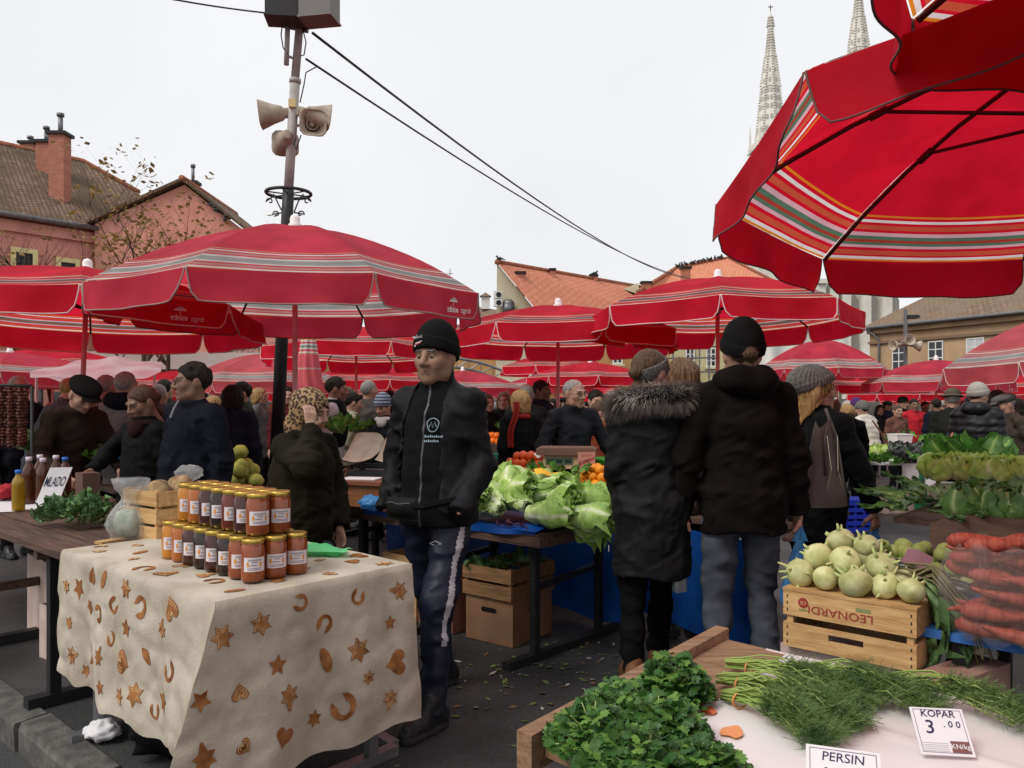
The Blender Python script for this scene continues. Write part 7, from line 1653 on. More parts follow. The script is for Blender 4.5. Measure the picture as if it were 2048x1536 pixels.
T = thing('green_stall', 'green covered fruit stall behind the tall man', 'table', (XX(1000, 9.0), 9.0, gz(9)), MA); b = MB(); b.box((0, 0, .47), (1.5, .8, .94)); b.build('green_cover', mat('green_cover', lin((24, 96, 76)), rough=.7), T)
b = MB(); b.grid(lambda u, v: Vector((-.07+.14*u, -.05+.1*v, .05*math.exp(-((u-.5)/.2)**2)+.004)), 8, 4); tag(b.build('white_card', M_PAPER, None, True, at(1088, 912, 6.15), (.3, 0, .3)), 'folded white card standing among the red oranges', 'card')
T = thing('electronic_scale', 'beige electronic scale with brown pan on the orange stall', 'scale', at(1134, 934, 6.05), -.12)
b = MB(); b.box((0, 0, .05), (.36, .3, .10), 0, 0, .92); b.build('housing', mat('scale_beige', lin((186, 160, 120)), rough=.5), T); b = MB(); b.box((0, .0, .122), (.44, .34, .045)); b.box((0, 0, .148), (.40, .30, .008)); b.build('pan', mat('scale_brown', lin((112, 80, 66)), rough=.5), T)
b = MB(); b.box((-.05, -.1445, .055), (.2, .012, .05)); dp = b.build('display', mat('lcd', lin((86, 104, 92)), rough=.2), T)
for i in range(3): b = MB(); b.box((-.115+.065*i, -.1515, .055), (.045, .002, .026)); b.build('digit_window', mat('lcd_dark', lin((40, 52, 46)), rough=.2), dp)
b = MB(); b.tube([(-.15, 0, -.03), (-.15, 0, .0)], .02, 6); b.tube([(.15, 0, -.03), (.15, 0, .0)], .02, 6); b.box((0, 0, -.06), (.4, .3, .06)); b.build('foot', mat('maroon_base', (.05, .012, .012), rough=.7), T)
T = thing('price_card', 'pink brown card reading KLEMENT before the clementines', 'sign', at(1173, 925, 5.75), math.radians(6))
b = MB(); b.box((0, 0, 0), (.125, .006, .15)); b.build('card', mat('card_pink', lin((196, 138, 118)), rough=.9), T); b = MB(); letter(b, 'KLEMENT', .034, lambda x, y: Vector((x*.78, -.0045, y+.010+.22*x)), bold=.02); letter(b, 'G', .045, lambda x, y: Vector((x+.015, -.0045, y-.045)), bold=.01); letter(b, '= = =', .03, lambda x, y: Vector((x, -.0045, y+.05+.1*x))); b.build('lettering', M_INKR, T)
GRN = [leaf_mesh('leaf', M_CHARD, lambda u, v: (.18*v, .055*u*math.sin(PI*min(1, v*.9+.1)), .05*v*v+.02*u*u), 6, 8, .03, s) for s in (2., 6.)]
leaf_heap('greens', 'dark greens between the oranges and the pale cabbages', 'greens', GRN, at(1112, 948, 5.75), 14, (.25, .05), .05, 3, (.4, .6))
T = thing('green_tray', 'bright green tray behind the clementines', 'tray', at(1210, 930, 6.2), MA); b = MB(); b.box((0, 0, 0), (.3, .3, .1)); b.build('side', mat('tray_green', lin((40, 140, 40)), rough=.5), T)
# ---- far right stall: white table, crates, greens
RZ = .56; RC = Vector((XX(1790, 11.4), 11.4, 0)); T = thing('white_stall_table', 'white topped stall table heaped with greens in the right background', 'table', RC, MA*.35)
b = MB(); b.box((-.05, .1, RZ), (1.75, .9, .03)); b.build('table_top', M_PLASTW, T)
for x in (-.8, .75): b = MB(); b.beam((x, -.2, gz(11)), (x, -.2, RZ), .05, .05); b.build('leg', M_DARKMET, T)
b = MB(); b.grid(lambda u, v: Vector((.02+.42*u, -.37-.02*math.sin(u*9)*v, RZ+.02-.34*v-.02*u)), 10, 6); b.build('hanging_cloth', M_PAPER, T, True)
LET = ball_head(M_LETT, .13, 11, 5, .05, .5, .75); LET2 = ball_head(M_LETT, .13, 11, 15, .05, .5, .75)
for i, (px, py) in enumerate(((1700, 920), (1720, 915), (1745, 912), (1765, 908), (1735, 926), (1760, 924))): head('lettuce', f'green lettuce on the white background stall, {ORD[i]} from the left', 'lettuce', LET if i % 2 else LET2, at(px, py+10, 11.2+.08*i), (0, 0, i*1.0), 'lettuces on the white stall', .85)
M_REDC = leaf_ramp('red_cabbage_leaf', lin((190, 176, 186)), lin((110, 104, 112)), lin((74, 84, 78)), .5, .1); RCB = ball_head(M_REDC, .12, 11, 9, .05, .6, .8)
for i, (px, py) in enumerate(((1795, 905), (1815, 912), (1835, 906), (1855, 912), (1812, 926), (1842, 926), (1865, 908))): head('red_cabbage', f'purple grey leafed cabbage on the background stall, {ORD[i]} from the left', 'cabbage', RCB, at(px, py+10, 11.0+.06*i), (.2, 0, i*.9), 'grey purple cabbages', .95)
def plastic_crate(label, loc, rz, d, m, group=None):
    T = thing('plastic_crate', label, 'crate', loc, rz, group); a, b_, h_ = d
    for sy in (-1, 1):
        for kx in range(5): q = MB(); q.box((0, sy*(b_/2), h_*(kx+.5)/5), (a, .014, h_/5*.62)); q.build('slat', m, T)
        for kx in range(4): q = MB(); q.box((-a/2+a*(kx+.5)/4, sy*(b_/2-.014), h_/2), (.03, .012, h_)); q.build('rib', m, T)
    for sx in (-1, 1):
        q = MB(); q.box((sx*a/2, 0, h_/2), (.014, b_-.016, h_)); q.build('end', m, T)
        q = MB(); q.box((sx*(a/2+.006), 0, h_*.75), (.006, .12, .03)); q.build('hand_hole', mat('hole_black', (.004, .004, .004)), T)
    q = MB(); q.box((0, 0, h_-.006), (a+.02, b_+.02, .014)); q.build('rim', m, T); return T
for i in range(4): plastic_crate(['lowest', 'second', 'third', 'topmost'][i]+' dark green plastic crate of the stack at the white stall', (XX(1848, 11.2), 11.2, gz(11.2)+i*.165), .35, (.46, .36, .155), M_GREENC, 'green crates stacked at the white stall')
card_box('printed cardboard box on the ground left of the green crates', (XX(1785, 11.2), 11.2, gz(11.2)), .2, (.5, .36, .3), M_CARDW)
plastic_crate('bright blue plastic crate on the ground beyond the blonde woman', (XX(1705, 9.3), 9.3, gz(9.3)), .12, (.42, .32, .38), M_BLUEC)
b = MB(); b.box((0, 0, .06), (.24, .2, .12), 0, 0, 1.12); b.box((0, 0, .122), (.28, .24, .012)); tag(b.build('white_tub', M_PLASTW, None, False, at(1800, 885, 11.9), (0, 0, .2)), 'white plastic tub held before the cream quilted jacket', 'tub')
leaf_heap('greens', 'leafy greens behind the white tub', 'greens', GRN, at(1842, 888, 12.3), 18, (.35, .2), .12, 31, (.8, 1.2))
# ---- savoy stall at the right edge
SV = Vector((2.07, 3.95, 0)); T = thing('savoy_stall', 'stall with a brown board front below the savoy cabbages', 'stall', SV, MA)
b = MB(); b.prism([(0, 0), (1.6, 0), (1.6, .30), (.10, .30), (0, .24)], lambda x, y, s: (x, -.02*s, .60+y)); b.build('front_board', mat('board_brown', lin((124, 98, 82)), lin((96, 74, 64)), rough=.8, scale=3, stretch=(2, 9, 9), detail=7), T)
b = MB(); b.box((.62, .91, .84), (1.6, 1.8, .03)); b.build('table_top', M_PLANK, T)
for x in (.08, 1.3):
    for y in (.08, 1.7): b = MB(); b.beam((x, y, 0), (x, y, .82), .05, .05); b.build('leg', M_DARKMET, T)
SAV = [ball_head(M_SAVOY, .105, 13, s, .035, .35, .98) for s in (7, 23)]
sv = [(.12, .12, 0, 'left of the pair on the brown board'), (.30, .12, 0, 'right of the pair on the brown board'), (.48, .14, 0, 'cut by the right edge on the brown board'), (.37, .32, .03, 'behind the right one of the pair')]
for i, (x, y, z, l) in enumerate(sv): head('savoy_cabbage', 'dark green crinkled savoy cabbage '+l, 'cabbage', SAV[i % 2], MW(SV, x, y, .856+z), (.25*(-1)**i, -.2, i*1.7), 'savoy cabbages', .9)
LK = [leaf_mesh('leaf', M_LEEK, lambda u, v: (.30*v, .05*u*math.sin(PI*min(1, v*.92+.06)), .02*v+.02*abs(u)-.06*v*v), 10, 16, .036, s) for s in (3., 7.)]
leaf_heap('leafy_greens', 'long dark leaves heaped left of the savoy cabbages', 'greens', LK, MW(SV, -.06, .30, .86), 34, (.13, .24), .13, 8, (.55, .85), up=.5)
b = MB(); b.box((0, 0, .05), (.5, .34, .10)); bx_ = tag(b.build('white_carton', M_PLASTW, None, False, MW(SV, .06, .82, .86), (0, 0, MA)), 'white carton with blue print under the pale lettuces', 'carton'); b = MB(); b.box((-.08, -.171, .05), (.14, .004, .06)); b.build('blue_print', M_BLUEC, bx_)
for i in range(7): head('butter_lettuce', f'pale frilly lettuce in the row behind the savoy cabbages, {ORD[i]} from the left', 'lettuce', LET if i % 2 else LET2, MW(SV, -.20+.078*i, .82+.05*(i % 2), .965), (.3, 0, i*1.3), 'pale lettuces behind the savoys', .72)
CHARD = [leaf_mesh('leaf', M_CHARD, lambda u, v: (.05*v, .10*u*max(0, math.sin(PI*min(1, max(0, (v-.25)/.75)*.93+.05)))+.008*u, .30*v), 8, 12, .03, s) for s in (4., 11., 19.)]
T = thing('chard_bunch', 'upright bunch of broad shiny chard leaves behind the lettuces', 'chard', MW(SV, -.16, 1.5, .93), MA); rr = random.Random(3)
for i in range(22): o = link('leaf', CHARD[i % 3], T, (rr.uniform(-.17, .15), rr.uniform(-.1, .1), rr.uniform(0, .06)), (rr.uniform(-.5, .5), rr.uniform(-.1, .9), rr.uniform(0, 6.3))); o.scale = (rr.uniform(.7, 1.05),)*3
leaf_heap('carrot_greens', 'loose greens with brown roots right of the chard', 'greens', GRN, MW(SV, .08, 1.35, .90), 26, (.2, .2), .14, 41, (.6, .9))
b = MB(); b.box((0, 0, .09), (.32, .3, .18)); b.box((0, 0, .17), (.326, .306, .03), 0, 1); tag(b.build('white_crate', [M_PLASTW, mat('navy_band', lin((60, 66, 96)), rough=.6)], None, False, MW(SV, .17, 1.12, .86), (0, 0, MA)), 'white box with dark band at the right edge', 'box')
b = MB(); p = at(1898, 888, 5.6); b.tube([p+Vector((0, 0, -.05)), p+Vector((.01, 0, 0.01)), p+Vector((.025, 0, .08))], [.02, .016, .004], 8); tag(b.build('red_root', mat('beet_pink', lin((168, 74, 84)), lin((190, 110, 90)), rough=.6, scale=20), None, True), 'pink root standing up left of the chard', 'root')

# ---- kohlrabi crate and the blue table behind
KC = Vector((1.0, 2.95, 0)); KT = thing('blue_table', 'blue topped stall table with kohlrabi, courgettes and small green roots', 'table', KC, MA)
b = MB(); b.box((.78, .52, .66), (1.5, .84, .03)); b.build('table_top', mat('blue_board', lin((70, 120, 190)), lin((50, 96, 160)), rough=.4, scale=5), KT)
for x in (.55, 1.4):
    for y in (.16, .86): b = MB(); b.beam((x, y, 0), (x, y, .645), .045, .045); b.build('leg', M_DARKMET, KT)
b = MB(); b.grid(lambda u, v: Vector((.62+.95*u, .96+.015*math.sin(u*20)*v, .64-.5*v)), 20, 8); b.build('blue_skirt', M_BLUE, KT, True)
KX = thing('wooden_crate', 'upturned pine crate reading LEONARDI carrying the kohlrabi', 'crate', (KC.x, KC.y, .547), MA, 'slatted wooden crates')
W_, D_2, H2 = .455, .30, .205
for z0, h_ in ((0, .088), (.115, .09)):
    q = MB()
    if z0 == 0:
        hole = [(.172+.055, .050), (.172-.0, .050)]; 
        for x0, x1, za, zb in ((0, .165, 0, h_), (.285, W_, 0, h_), (.165, .285, 0, .046), (.165, .285, .069, h_)): q.box(((x0+x1)/2, .005, z0+(za+zb)/2), (x1-x0, .010, zb-za))
        q.lathe([(.0115, 0), (.0115, .001)], 8) if False else None
    else: q.box((W_/2, .005, z0+h_/2), (W_, .010, h_))
    q.build('front_board', M_CRATE, KX)
    q = MB(); q.box((W_/2, D_2-.005, z0+h_/2), (W_, .010, h_)); q.build('back_board', M_CRATE, KX)
    for x in (.006, W_-.006): q = MB(); q.box((x, D_2/2, z0+h_/2), (.011, D_2-.022, h_)); q.build('end_board', M_CRATE, KX)
q = MB(); q.box((W_/2, D_2/2, H2+.004), (W_+.004, D_2+.004, .009)); q.build('top_board', M_CRATE, KX)
for x in (.022, W_-.022):
    for y in (.022, D_2-.022): q = MB(); q.box((x, y, H2/2-.002), (.022, .022, H2-.006)); q.build('corner_post', M_CRATE, KX)
M_STAPLE = mat('staple_dark', (.03, .02, .018), rough=.6)
for x in (.016, W_-.016):
    for z in (.018, .044, .072, .135, .16, .185): q = MB(); q.box((x, -.0008, z), (.004, .002, .010)); q.build('staple', M_STAPLE, KX)
M_PRED = mat('crate_print_red', lin((150, 58, 50)), rough=.9); M_PGR = mat('crate_print_green', lin((130, 136, 88)), rough=.9)
q = MB(); letter(q, 'LEONARDI', .040, lambda x, y: (.205-x*1.12, -.0018, .150-y), bold=.004, sx=1.05); q.build('lettering', M_PRED, KX)
q = MB(); q.lathe([(.0185, 0), (.0185, .001)], 20); em = q.build('round_emblem', M_PRED, KX, False, (.075, -.0012, .168), (PI/2, 0, 0)); q = MB(); letter(q, 'CK', .018, lambda x, y: (.075-x, -.0032, .168-y), bold=.01); q.build('emblem_letters', mat('crate_print_pale', lin((206, 160, 116)), rough=.9), KX)
q = MB(); q.box((.285, -.0012, .176), (.05, .001, .012)); q.box((.075, -.0012, .142), (.03, .001, .006)); q.build('green_print', M_PGR, KX)
M_KOHL = mat('kohlrabi_skin', lin((198, 200, 148)), lin((160, 164, 104)), rough=.55, scale=22, detail=7, bump=.25, bscale=30, vary=.16); M_STUB = mat('kohlrabi_stub', lin((170, 190, 120)), lin((190, 180, 130)), rough=.6, scale=30)
def kohl(seed):
    rr = random.Random(seed); T_ = [];
    q = MB(); q.ball((0, 0, 0), (.052, .052, .047), 12, f=lambda d: .94+.12*vn1(d[0]*2+seed, d[1]*2, d[2]*2)); body = q.mesh('bulb', M_KOHL, True); st = []
    for i in range(6):
        a = i*2.4+rr.random(); e = rr.uniform(.2, 1.2); d = Vector((math.cos(a)*math.cos(e), math.sin(a)*math.cos(e), math.sin(e))); s_ = MB(); L_ = rr.uniform(.008, .03) if i < 5 else rr.uniform(.015, .035)
        s_.tube([d*.044, d*(.05+L_*.5), d*(.05+L_)+Vector((0, 0, .004))], [.0085, .005, .003], 6); st.append(s_.mesh('stalk', M_STUB, True))
    return body, st
KO = [kohl(s) for s in (1, 2, 3)]
kz = .547+H2+.009
kp = [(.035, .05), (.135, .03), (.245, .02), (.335, .055), (.425, .03), (.045, .145), (.15, .135), (.26, .12), (.36, .15)]
kp2 = [(.06, .10), (.165, .085), (.29, .09), (.10, .2), (.2, .19)]; kp3 = [(.10, .15), (.20, .14)]
cnt = 0
for lay, L_ in ((0, kp), (1, kp2), (2, kp3)):
    for i, (x, y) in enumerate(L_):
        p = MW(KC, x+.012*lay, y+.02+.03*lay, kz+.045+lay*.052); T = thing('kohlrabi', f'pale green kohlrabi on the pine crate, {["bottom", "middle", "top"][lay]} layer, {ORD[i]} counted from the front left', 'kohlrabi', p, 0, 'kohlrabi on the pine crate'); T.rotation_euler = (rnd(-2.2, .6), rnd(-.8, .8), rnd(0, 6)); s_ = rnd(.82, 1.12); T.scale = (s_*rnd(.92, 1.1), s_, s_*rnd(.85, 1.05))
        body, st = KO[cnt % 3]; cnt += 1; bo = link('bulb', body, T)
        for m_ in st: link('stalk', m_, T)
# kohlrabi leaves drooping on the right
T = thing('stalk_bunch', 'withered stalks and leaves drooping over the right end of the crate', 'stalks', MW(KC, .40, .16, kz+.02), MA); rr = random.Random(12)
M_DRY = mat('withered_stalk', lin((128, 124, 84)), lin((96, 88, 62)), rough=.8, scale=12)
for i in range(22): q = MB(); a = rr.uniform(-.6, .5); L_ = rr.uniform(.14, .26); q.tube([(-.05, rr.uniform(-.05, .1), rr.uniform(0, .09)), (.05*1.2, .02+a*.04, .06+rr.uniform(-.02, .04)), (.05+L_*.6, a*.12, -.02-rr.uniform(0, .05)), (.05+L_*.75, a*.2, -.10-rr.uniform(0, .12))], [.005, .0045, .004, .002], 5); q.build('stalk', M_DRY, T, True)
WL = [leaf_mesh('leaf', M_KALE, lambda u, v: (.20*v, .04*u*math.sin(PI*min(1, v*.9+.1)), -.16*v*v), 6, 9, .04, s) for s in (2., 8.)]
for i in range(9): o = link('leaf', WL[i % 2], T, (.04+rr.uniform(-.02, .05), rr.uniform(-.05, .12), rr.uniform(-.02, .05)), (rr.uniform(-.5, .5), rr.uniform(.2, .9), rr.uniform(-.6, .6)))
# courgettes
M_ZUC = mat('dark_courgette', (.012, .018, .012), (.028, .036, .024), rough=.32, scale=20, stretch=(3, 20, 20), vary=.1); M_ZUL = mat('light_courgette', lin((150, 164, 84)), lin((120, 140, 62)), rough=.4, scale=14, stretch=(3, 20, 20), vary=.1)
q = MB(); q.tube([(.20*(i/10)-.1, .008*math.sin(i*.3), 0) for i in range(11)], [.010, .021, .024, .025, .0255, .026, .0265, .027, .026, .022, .008], 12); q.tube([(-.1, 0, 0), (-.122, .003, .003)], [.009, .007], 6); zm = q.mesh('courgette', M_ZUC, True); q.m = q.m; zl = q.mesh('courgette', M_ZUL, True)
zp = [(.40, .42, .03, .0), (.46, .47, .03, .1), (.50, .38, .03, -.1), (.42, .50, .075, .05), (.48, .43, .08, 0), (.55, .50, .03, .12), (.36, .47, .03, .06), (.57, .42, .035, -.05)]
for i, (x, y, z, a) in enumerate(zp): tag(link('courgette', zm, None, MW(KC, x-.13, y, .70+z+.02), (0, .12, MA+a+.05)), f'dark green courgette behind the kohlrabi, {ORD[i]} of the pile', 'courgette', 'dark courgettes')
for i in range(6): tag(link('courgette', zl, None, MW(KC, .02+.04*i, .46+.02*(i % 2), .79+.03*(i % 3)), (0, .5, MA+1.2+.1*i)), f'light green courgette leaning behind the kohlrabi, {ORD[i]} from the left', 'courgette', 'light courgettes')
b = MB(); b.grid(lambda u, v: Vector((-.04+.09*u, -.03+.07*v, .01*math.sin(u*4))), 5, 4); tag(b.build('purple_card', mat('card_mauve', lin((128, 92, 100)), rough=.8), None, True, MW(KC, .36, .33, .86), (.7, .2, MA)), 'mauve price card stuck among the kohlrabi', 'sign')
# small green roots
M_SPR = mat('green_root_skin', lin((150, 158, 86)), lin((112, 124, 62)), rough=.55, scale=16, vary=.12); q = MB(); q.ball((0, 0, 0), (1, 1, .95), 7, f=lambda d: .92+.15*vn1(d[0]*2, d[1]*2, d[2]*2)); sm_ = q.mesh('green_root', M_SPR, True)
rr = random.Random(19)
for i in range(64):
    lay = 0 if i < 34 else (1 if i < 54 else 2); x, y = rr.uniform(.03+.05*lay, .48-.05*lay), rr.uniform(.56+.03*lay, .90-.04*lay); r_ = rr.uniform(.026, .036)
    o = link('green_root', sm_, None, MW(KC, x, y, .705+.03+lay*.045), (rr.uniform(0, 3), rr.uniform(0, 3), 0)); o.scale = (r_,)*3; tag(o, 'small round green root in the heap behind the courgettes', 'root', 'small green roots')
# carrots in a clear bag
CZ = MW(KC, .69, .12, .78); T = thing('carrot_bag', 'clear plastic bag holding big red orange carrots at the right edge', 'bag', CZ, MA)
b = MB(); b.grid(lambda u, v: Vector(((.14+.05*math.sin(v*3))*math.cos(2*PI*u)*(1+.05*math.sin(2*PI*u*7+v*5)), (.14+.04*math.sin(v*3))*math.sin(2*PI*u)*(1+.05*math.sin(2*PI*u*6)), -.09+.30*v+.012*math.sin(2*PI*u*9))), 44, 18); b.build('film', plastic('carrot_film', (.62, .58, .56), .15), T, True)
M_CAR = mat('carrot', lin((168, 80, 58)), lin((132, 54, 42)), rough=.6, scale=9, stretch=(9, 2, 2), vary=.12); q = MB(); q.tube([(.2*i/9-.1, .004*math.sin(i*.8), 0) for i in range(10)], [.012, .026, .029, .028, .026, .023, .019, .014, .009, .003], 10); cm_ = q.mesh('carrot', M_CAR, True)
for i in range(44):
    lay = i//8; o = link('carrot', cm_, None, MW(CZ, rr.uniform(-.10, .09), rr.uniform(-.09, .10), .68+.035+lay*.056), (rr.uniform(0, 3), rr.uniform(-.25, .25), MA+rr.uniform(-.5, .7)+(PI if i % 2 else 0))); o.scale = (rr.uniform(.75, 1.0),)*3; tag(o, 'thick red orange carrot in the clear bag', 'carrot', 'carrots in the clear bag')
b = MB(); b.tube([(-.05, 0, .015), (.0, .01, .018), (.06, 0, .015)], [.008, .016, .006], 8); tag(b.build('small_red_root', mat('radish', lin((128, 50, 60)), rough=.5), None, True, MW(KC, .60, .25, .675), (0, 0, MA)), 'small dark red root lying alone on the blue table', 'root')
# boxes below the crate
p = MW(KC, .16, .17, 0); card_box('pale printed box with yellow band under the pine crate', (p.x+.03, p.y, 0), MA, (.42, .30, .54), M_CARDW)
TB = thing('printed_box', 'pinkish box with dark oval print right of the pine crate', 'box', MW(KC, .56, .10, 0), MA-.25)
b = MB(); b.box((0, 0, .28), (.13, .40, .56)); b.build('carton', mat('box_pink', lin((178, 138, 128)), lin((160, 118, 108)), rough=.7, scale=4), TB)
q = MB(); q.prism([(.055*math.cos(a), .085*math.sin(a)) for a in [2*PI*i/24 for i in range(24)]], lambda x, y, s: (x*.95, -.2005-.001*s, .40+y)); q.build('oval_print', mat('oval_navy', lin((56, 50, 74)), rough=.7), TB)
q = MB(); q.prism([(-.062, -.2), (-.03, -.2), (-.015, -.02), (-.03, .12), (-.05, .02)], lambda x, y, s: (x, -.2005-.001*s, .36+y)); q.build('orange_print', mat('print_orange', lin((190, 110, 56)), rough=.7), TB)
# ---- herb table in front
HN = Vector((.03, 1.53, 0)); HF = Vector((.565, 2.205, 0)); hu = (HF-HN).normalized(); hw = Vector((.70, -.714, 0)).normalized(); HZ = .80
def HP(u, w_, z=HZ): p = HN+hu*u+hw*w_; return Vector((p.x, p.y, z))
HT = thing('herb_table', 'wooden stall table spread with white oilcloth and herbs', 'table')
def hbox(mb, u0, u1, w0, w1, z0, z1, m=0): mb.add([HP(u0, w0, z0), HP(u0, w1, z0), HP(u1, w1, z0), HP(u1, w0, z0), HP(u0, w0, z1), HP(u0, w1, z1), HP(u1, w1, z1), HP(u1, w0, z1)], [(3, 2, 1, 0), (4, 5, 6, 7), (0, 1, 5, 4), (1, 2, 6, 5), (2, 3, 7, 6), (3, 0, 4, 7)], m)
HL = .862
for i in range(4): b = MB(); hbox(b, .02+i*.212, .02+i*.212+.205, 0.03, 1.6, HZ-.03, HZ-.002-.001*(i % 2)); b.build('plank', M_PLANKL, HT)
b = MB(); hbox(b, -.02, HL+.02, -.012, .027, HZ-.05, HZ+.022); b.build('edge_board', M_PLANKL, HT)
for u_, w_ in ((.1, .15), (.75, .15), (.1, 1.3), (.75, 1.3)): b = MB(); p = HP(u_, w_, 0); b.beam((p.x, p.y, -.12), (p.x, p.y, HZ-.03), .05, .05); b.build('leg', M_DARKMET, HT)
OCL = thing('oilcloth', 'white oilcloth with faded fruit print on the herb table', 'oilcloth')
b = MB(); b.grid(lambda u, v: HP(-.02+.87*u, .20+1.3*v-.10*(1-u)*(1-v)+.05*math.sin(u*3)*(1-v), HZ+.003+.0015*math.sin(v*30+u*5)+.004*math.exp(-((u-.62)/.012)**2)), 50, 30); b.grid(lambda u, v: HP(.85+.006*v, .15+1.4*u, HZ+.002-.12*v), 20, 4); b.build('sheet', M_PLASTW, OCL, True)
for i, (u_, w_, r_, c_) in enumerate(((.70, .30, .028, (214, 90, 66)), (.76, .26, .02, (206, 76, 60)), (.30, .30, .028, (226, 150, 96)), (.36, .22, .02, (214, 110, 80)), (.45, 1.0, .03, (206, 120, 120)), (.6, 1.05, .03, (200, 130, 120)))):
    q = MB(); q.prism([(r_*math.cos(a)*(1+.3*math.sin(3*a+i)), r_*.8*math.sin(a)) for a in [2*PI*k/16 for k in range(16)]], lambda x, y, s: HP(u_+x, w_+y, HZ+.0065+.0006*s)); q.build('fruit_print', mat('fruit_print_%d' % i, lin(c_), rough=.5), OCL)
# parsley bunches
M_PARS = mat('parsley_leaf', lin((66, 108, 42)), lin((34, 68, 26)), rough=.42, scale=16, transl=.25, spec=.45); M_PARSL = mat('parsley_light', lin((118, 156, 70)), lin((80, 122, 50)), rough=.45, scale=16, transl=.3); M_PST = mat('herb_stem', lin((174, 186, 112)), lin((134, 156, 76)), rough=.5, scale=10)
def parsley_leaf(q, c, d, nrm, L, rr, m):
    s_ = d.cross(nrm).normalized(); nrm = s_.cross(d).normalized(); pts = []
    for k_ in range(15):
        t = k_/14; a = -2.2+4.4*t; lob = 1 if k_ % 2 == 0 else .72; r = L*(.55+.45*math.cos(a*.7))*lob*(1.15 if k_ in (2, 7, 12) else 1); pts.append(c+d*(r*math.cos(a)+L*.25)+s_*r*math.sin(a)+nrm*(-.25*r*abs(math.sin(a*1.3))+.15*L*rr.uniform(-.5, .5)*(k_ % 2)))
    q.add([c]+pts, [(0, i+1, i+2) for i in range(14)], m)
def parsley(label, u_, w_, su, sw, hgt, n, seed, heading=0.0, Ls=.030):
    rr = random.Random(seed); T = thing('parsley_bunch', label, 'parsley', HP(u_, w_, HZ+.006), 0, 'parsley bunches on the herb table'); q = MB(); st = MB()
    for i in range(n):
        a = rr.uniform(0, 2*PI); r = math.sqrt(rr.random()); el = rr.random()**.6; x, y = r*math.cos(a), r*math.sin(a); zz = hgt*(1-r*r)*el+.012; p = hu*x*su+hw*y*sw; c = Vector((p.x, p.y, zz))
        d = Vector((p.x*3+rr.uniform(-.6, .6)*.3, p.y*3+rr.uniform(-.6, .6)*.3-.05, rr.uniform(-.2, .35)*.3)); d = d.normalized() if d.length > .01 else Vector((1, 0, 0))
        nm = (Vector((0, 0, 1))+Vector((rr.uniform(-.6, .6), rr.uniform(-.8, .3), 0))).normalized(); parsley_leaf(q, c, d, nm, Ls*rr.uniform(.5, 1.1), rr, 1 if rr.random() < .28 else 0)
        if i % 6 == 0: st.tube([Vector((p.x*.2, p.y*.2, .01)), Vector((p.x*.6, p.y*.6, zz*.75)), c], [.002, .0018, .0012], 4)
    tag(q.build('leaves', [M_PARS, M_PARSL], T), kind='stuff'); tag(st.build('stems', M_PST, T, True), kind='stuff')
for a_ in (('dark parsley bunch standing highest near the table edge', .36, .13, .11, .08, .085, 620, 1, 0, .019), ('light green parsley bunch at the left table edge', .17, .10, .11, .08, .075, 620, 2, 0, .016), ('parsley bunch in the middle of the front heap', .16, .21, .11, .09, .07, 640, 3, 0, .020), ('parsley bunch at the near left corner of the table', .06, .12, .09, .09, .07, 460, 4, 0, .018), ('parsley bunch at the bottom of the front heap', .02, .25, .11, .11, .07, 520, 5, 0, .020), ('parsley bunch with cut stems right of the front heap', .10, .34, .08, .07, .05, 380, 6, 0, .018)): parsley(*a_)
# dill bunches
M_DILL = mat('dill_frond', lin((122, 146, 84)), lin((70, 100, 52)), rough=.6, scale=20, transl=.35); M_BANDR = mat('rubber_band', lin((196, 132, 78)), rough=.6)
def dill(label, u0, w0, head_, L, seed, n=40):
    rr = random.Random(seed); T = thing('dill_bunch', label, 'dill', HP(u0, w0, HZ+.008), 0, 'dill bunches on the white oilcloth'); d0 = (hw*math.cos(head_)+hu*math.sin(head_)).normalized(); s0 = Vector((-d0.y, d0.x, 0)); st = MB(); fr = MB()
    for i in range(n):
        sp = rr.gauss(0, .24); lift = rr.uniform(0, .028); pts = []
        o = s0*rr.uniform(-.014, .014)+Vector((0, 0, rr.uniform(.0, .022)))
        for k_ in range(9):
            t = k_/8; off = s0*(sp*L*.55*max(0, t-.25)**1.4)+Vector((0, 0, lift*math.sin(t*2.4)+.02*math.sin(t*PI)*rr.uniform(.2, 1.6)))+s0*(rr.uniform(-.006, .006)*t); pts.append(o*(1-.5*t)+d0*(L*t*rr.uniform(.97, 1.0))+off)
        st.tube(pts[:8], [.0026, .0026, .0024, .002, .0018, .0015, .0012, .0008], 4)
        for k_ in range(60):
            t = .42+.58*rr.random()**.8; j = min(7, int(t*8)); c = pts[j].lerp(pts[j+1], t*8-j); dv_ = (d0*rr.uniform(-.3, 1)+s0*rr.uniform(-1.2, 1.2)+Vector((0, 0, rr.uniform(-.3, .9)))).normalized(); Lf = rr.uniform(.012, .036); w_ = dv_.orthogonal().normalized()*.0009
            e1 = c+dv_*Lf; fr.add([c-w_, c+w_, e1], [(0, 1, 2)])
            for _ in range(3):
                tt = rr.uniform(.3, .95); c2 = c+dv_*Lf*tt; d2 = (dv_+Vector((rr.uniform(-1, 1), rr.uniform(-1, 1), rr.uniform(-.5, .8)))*.9).normalized(); fr.add([c2-w_*.8, c2+w_*.8, c2+d2*Lf*.42], [(0, 1, 2)])
    tag(st.build('stems', M_PST, T, True), kind='stuff'); tag(fr.build('fronds', M_DILL, T), kind='stuff')
    b = MB(); b.tube([d0*L*.17+s0*.02*math.cos(a)+Vector((0, 0, .014+.017*math.sin(a))) for a in [2*PI*i/14 for i in range(15)]], .0025, 4); b.build('rubber_band', M_BANDR, T)
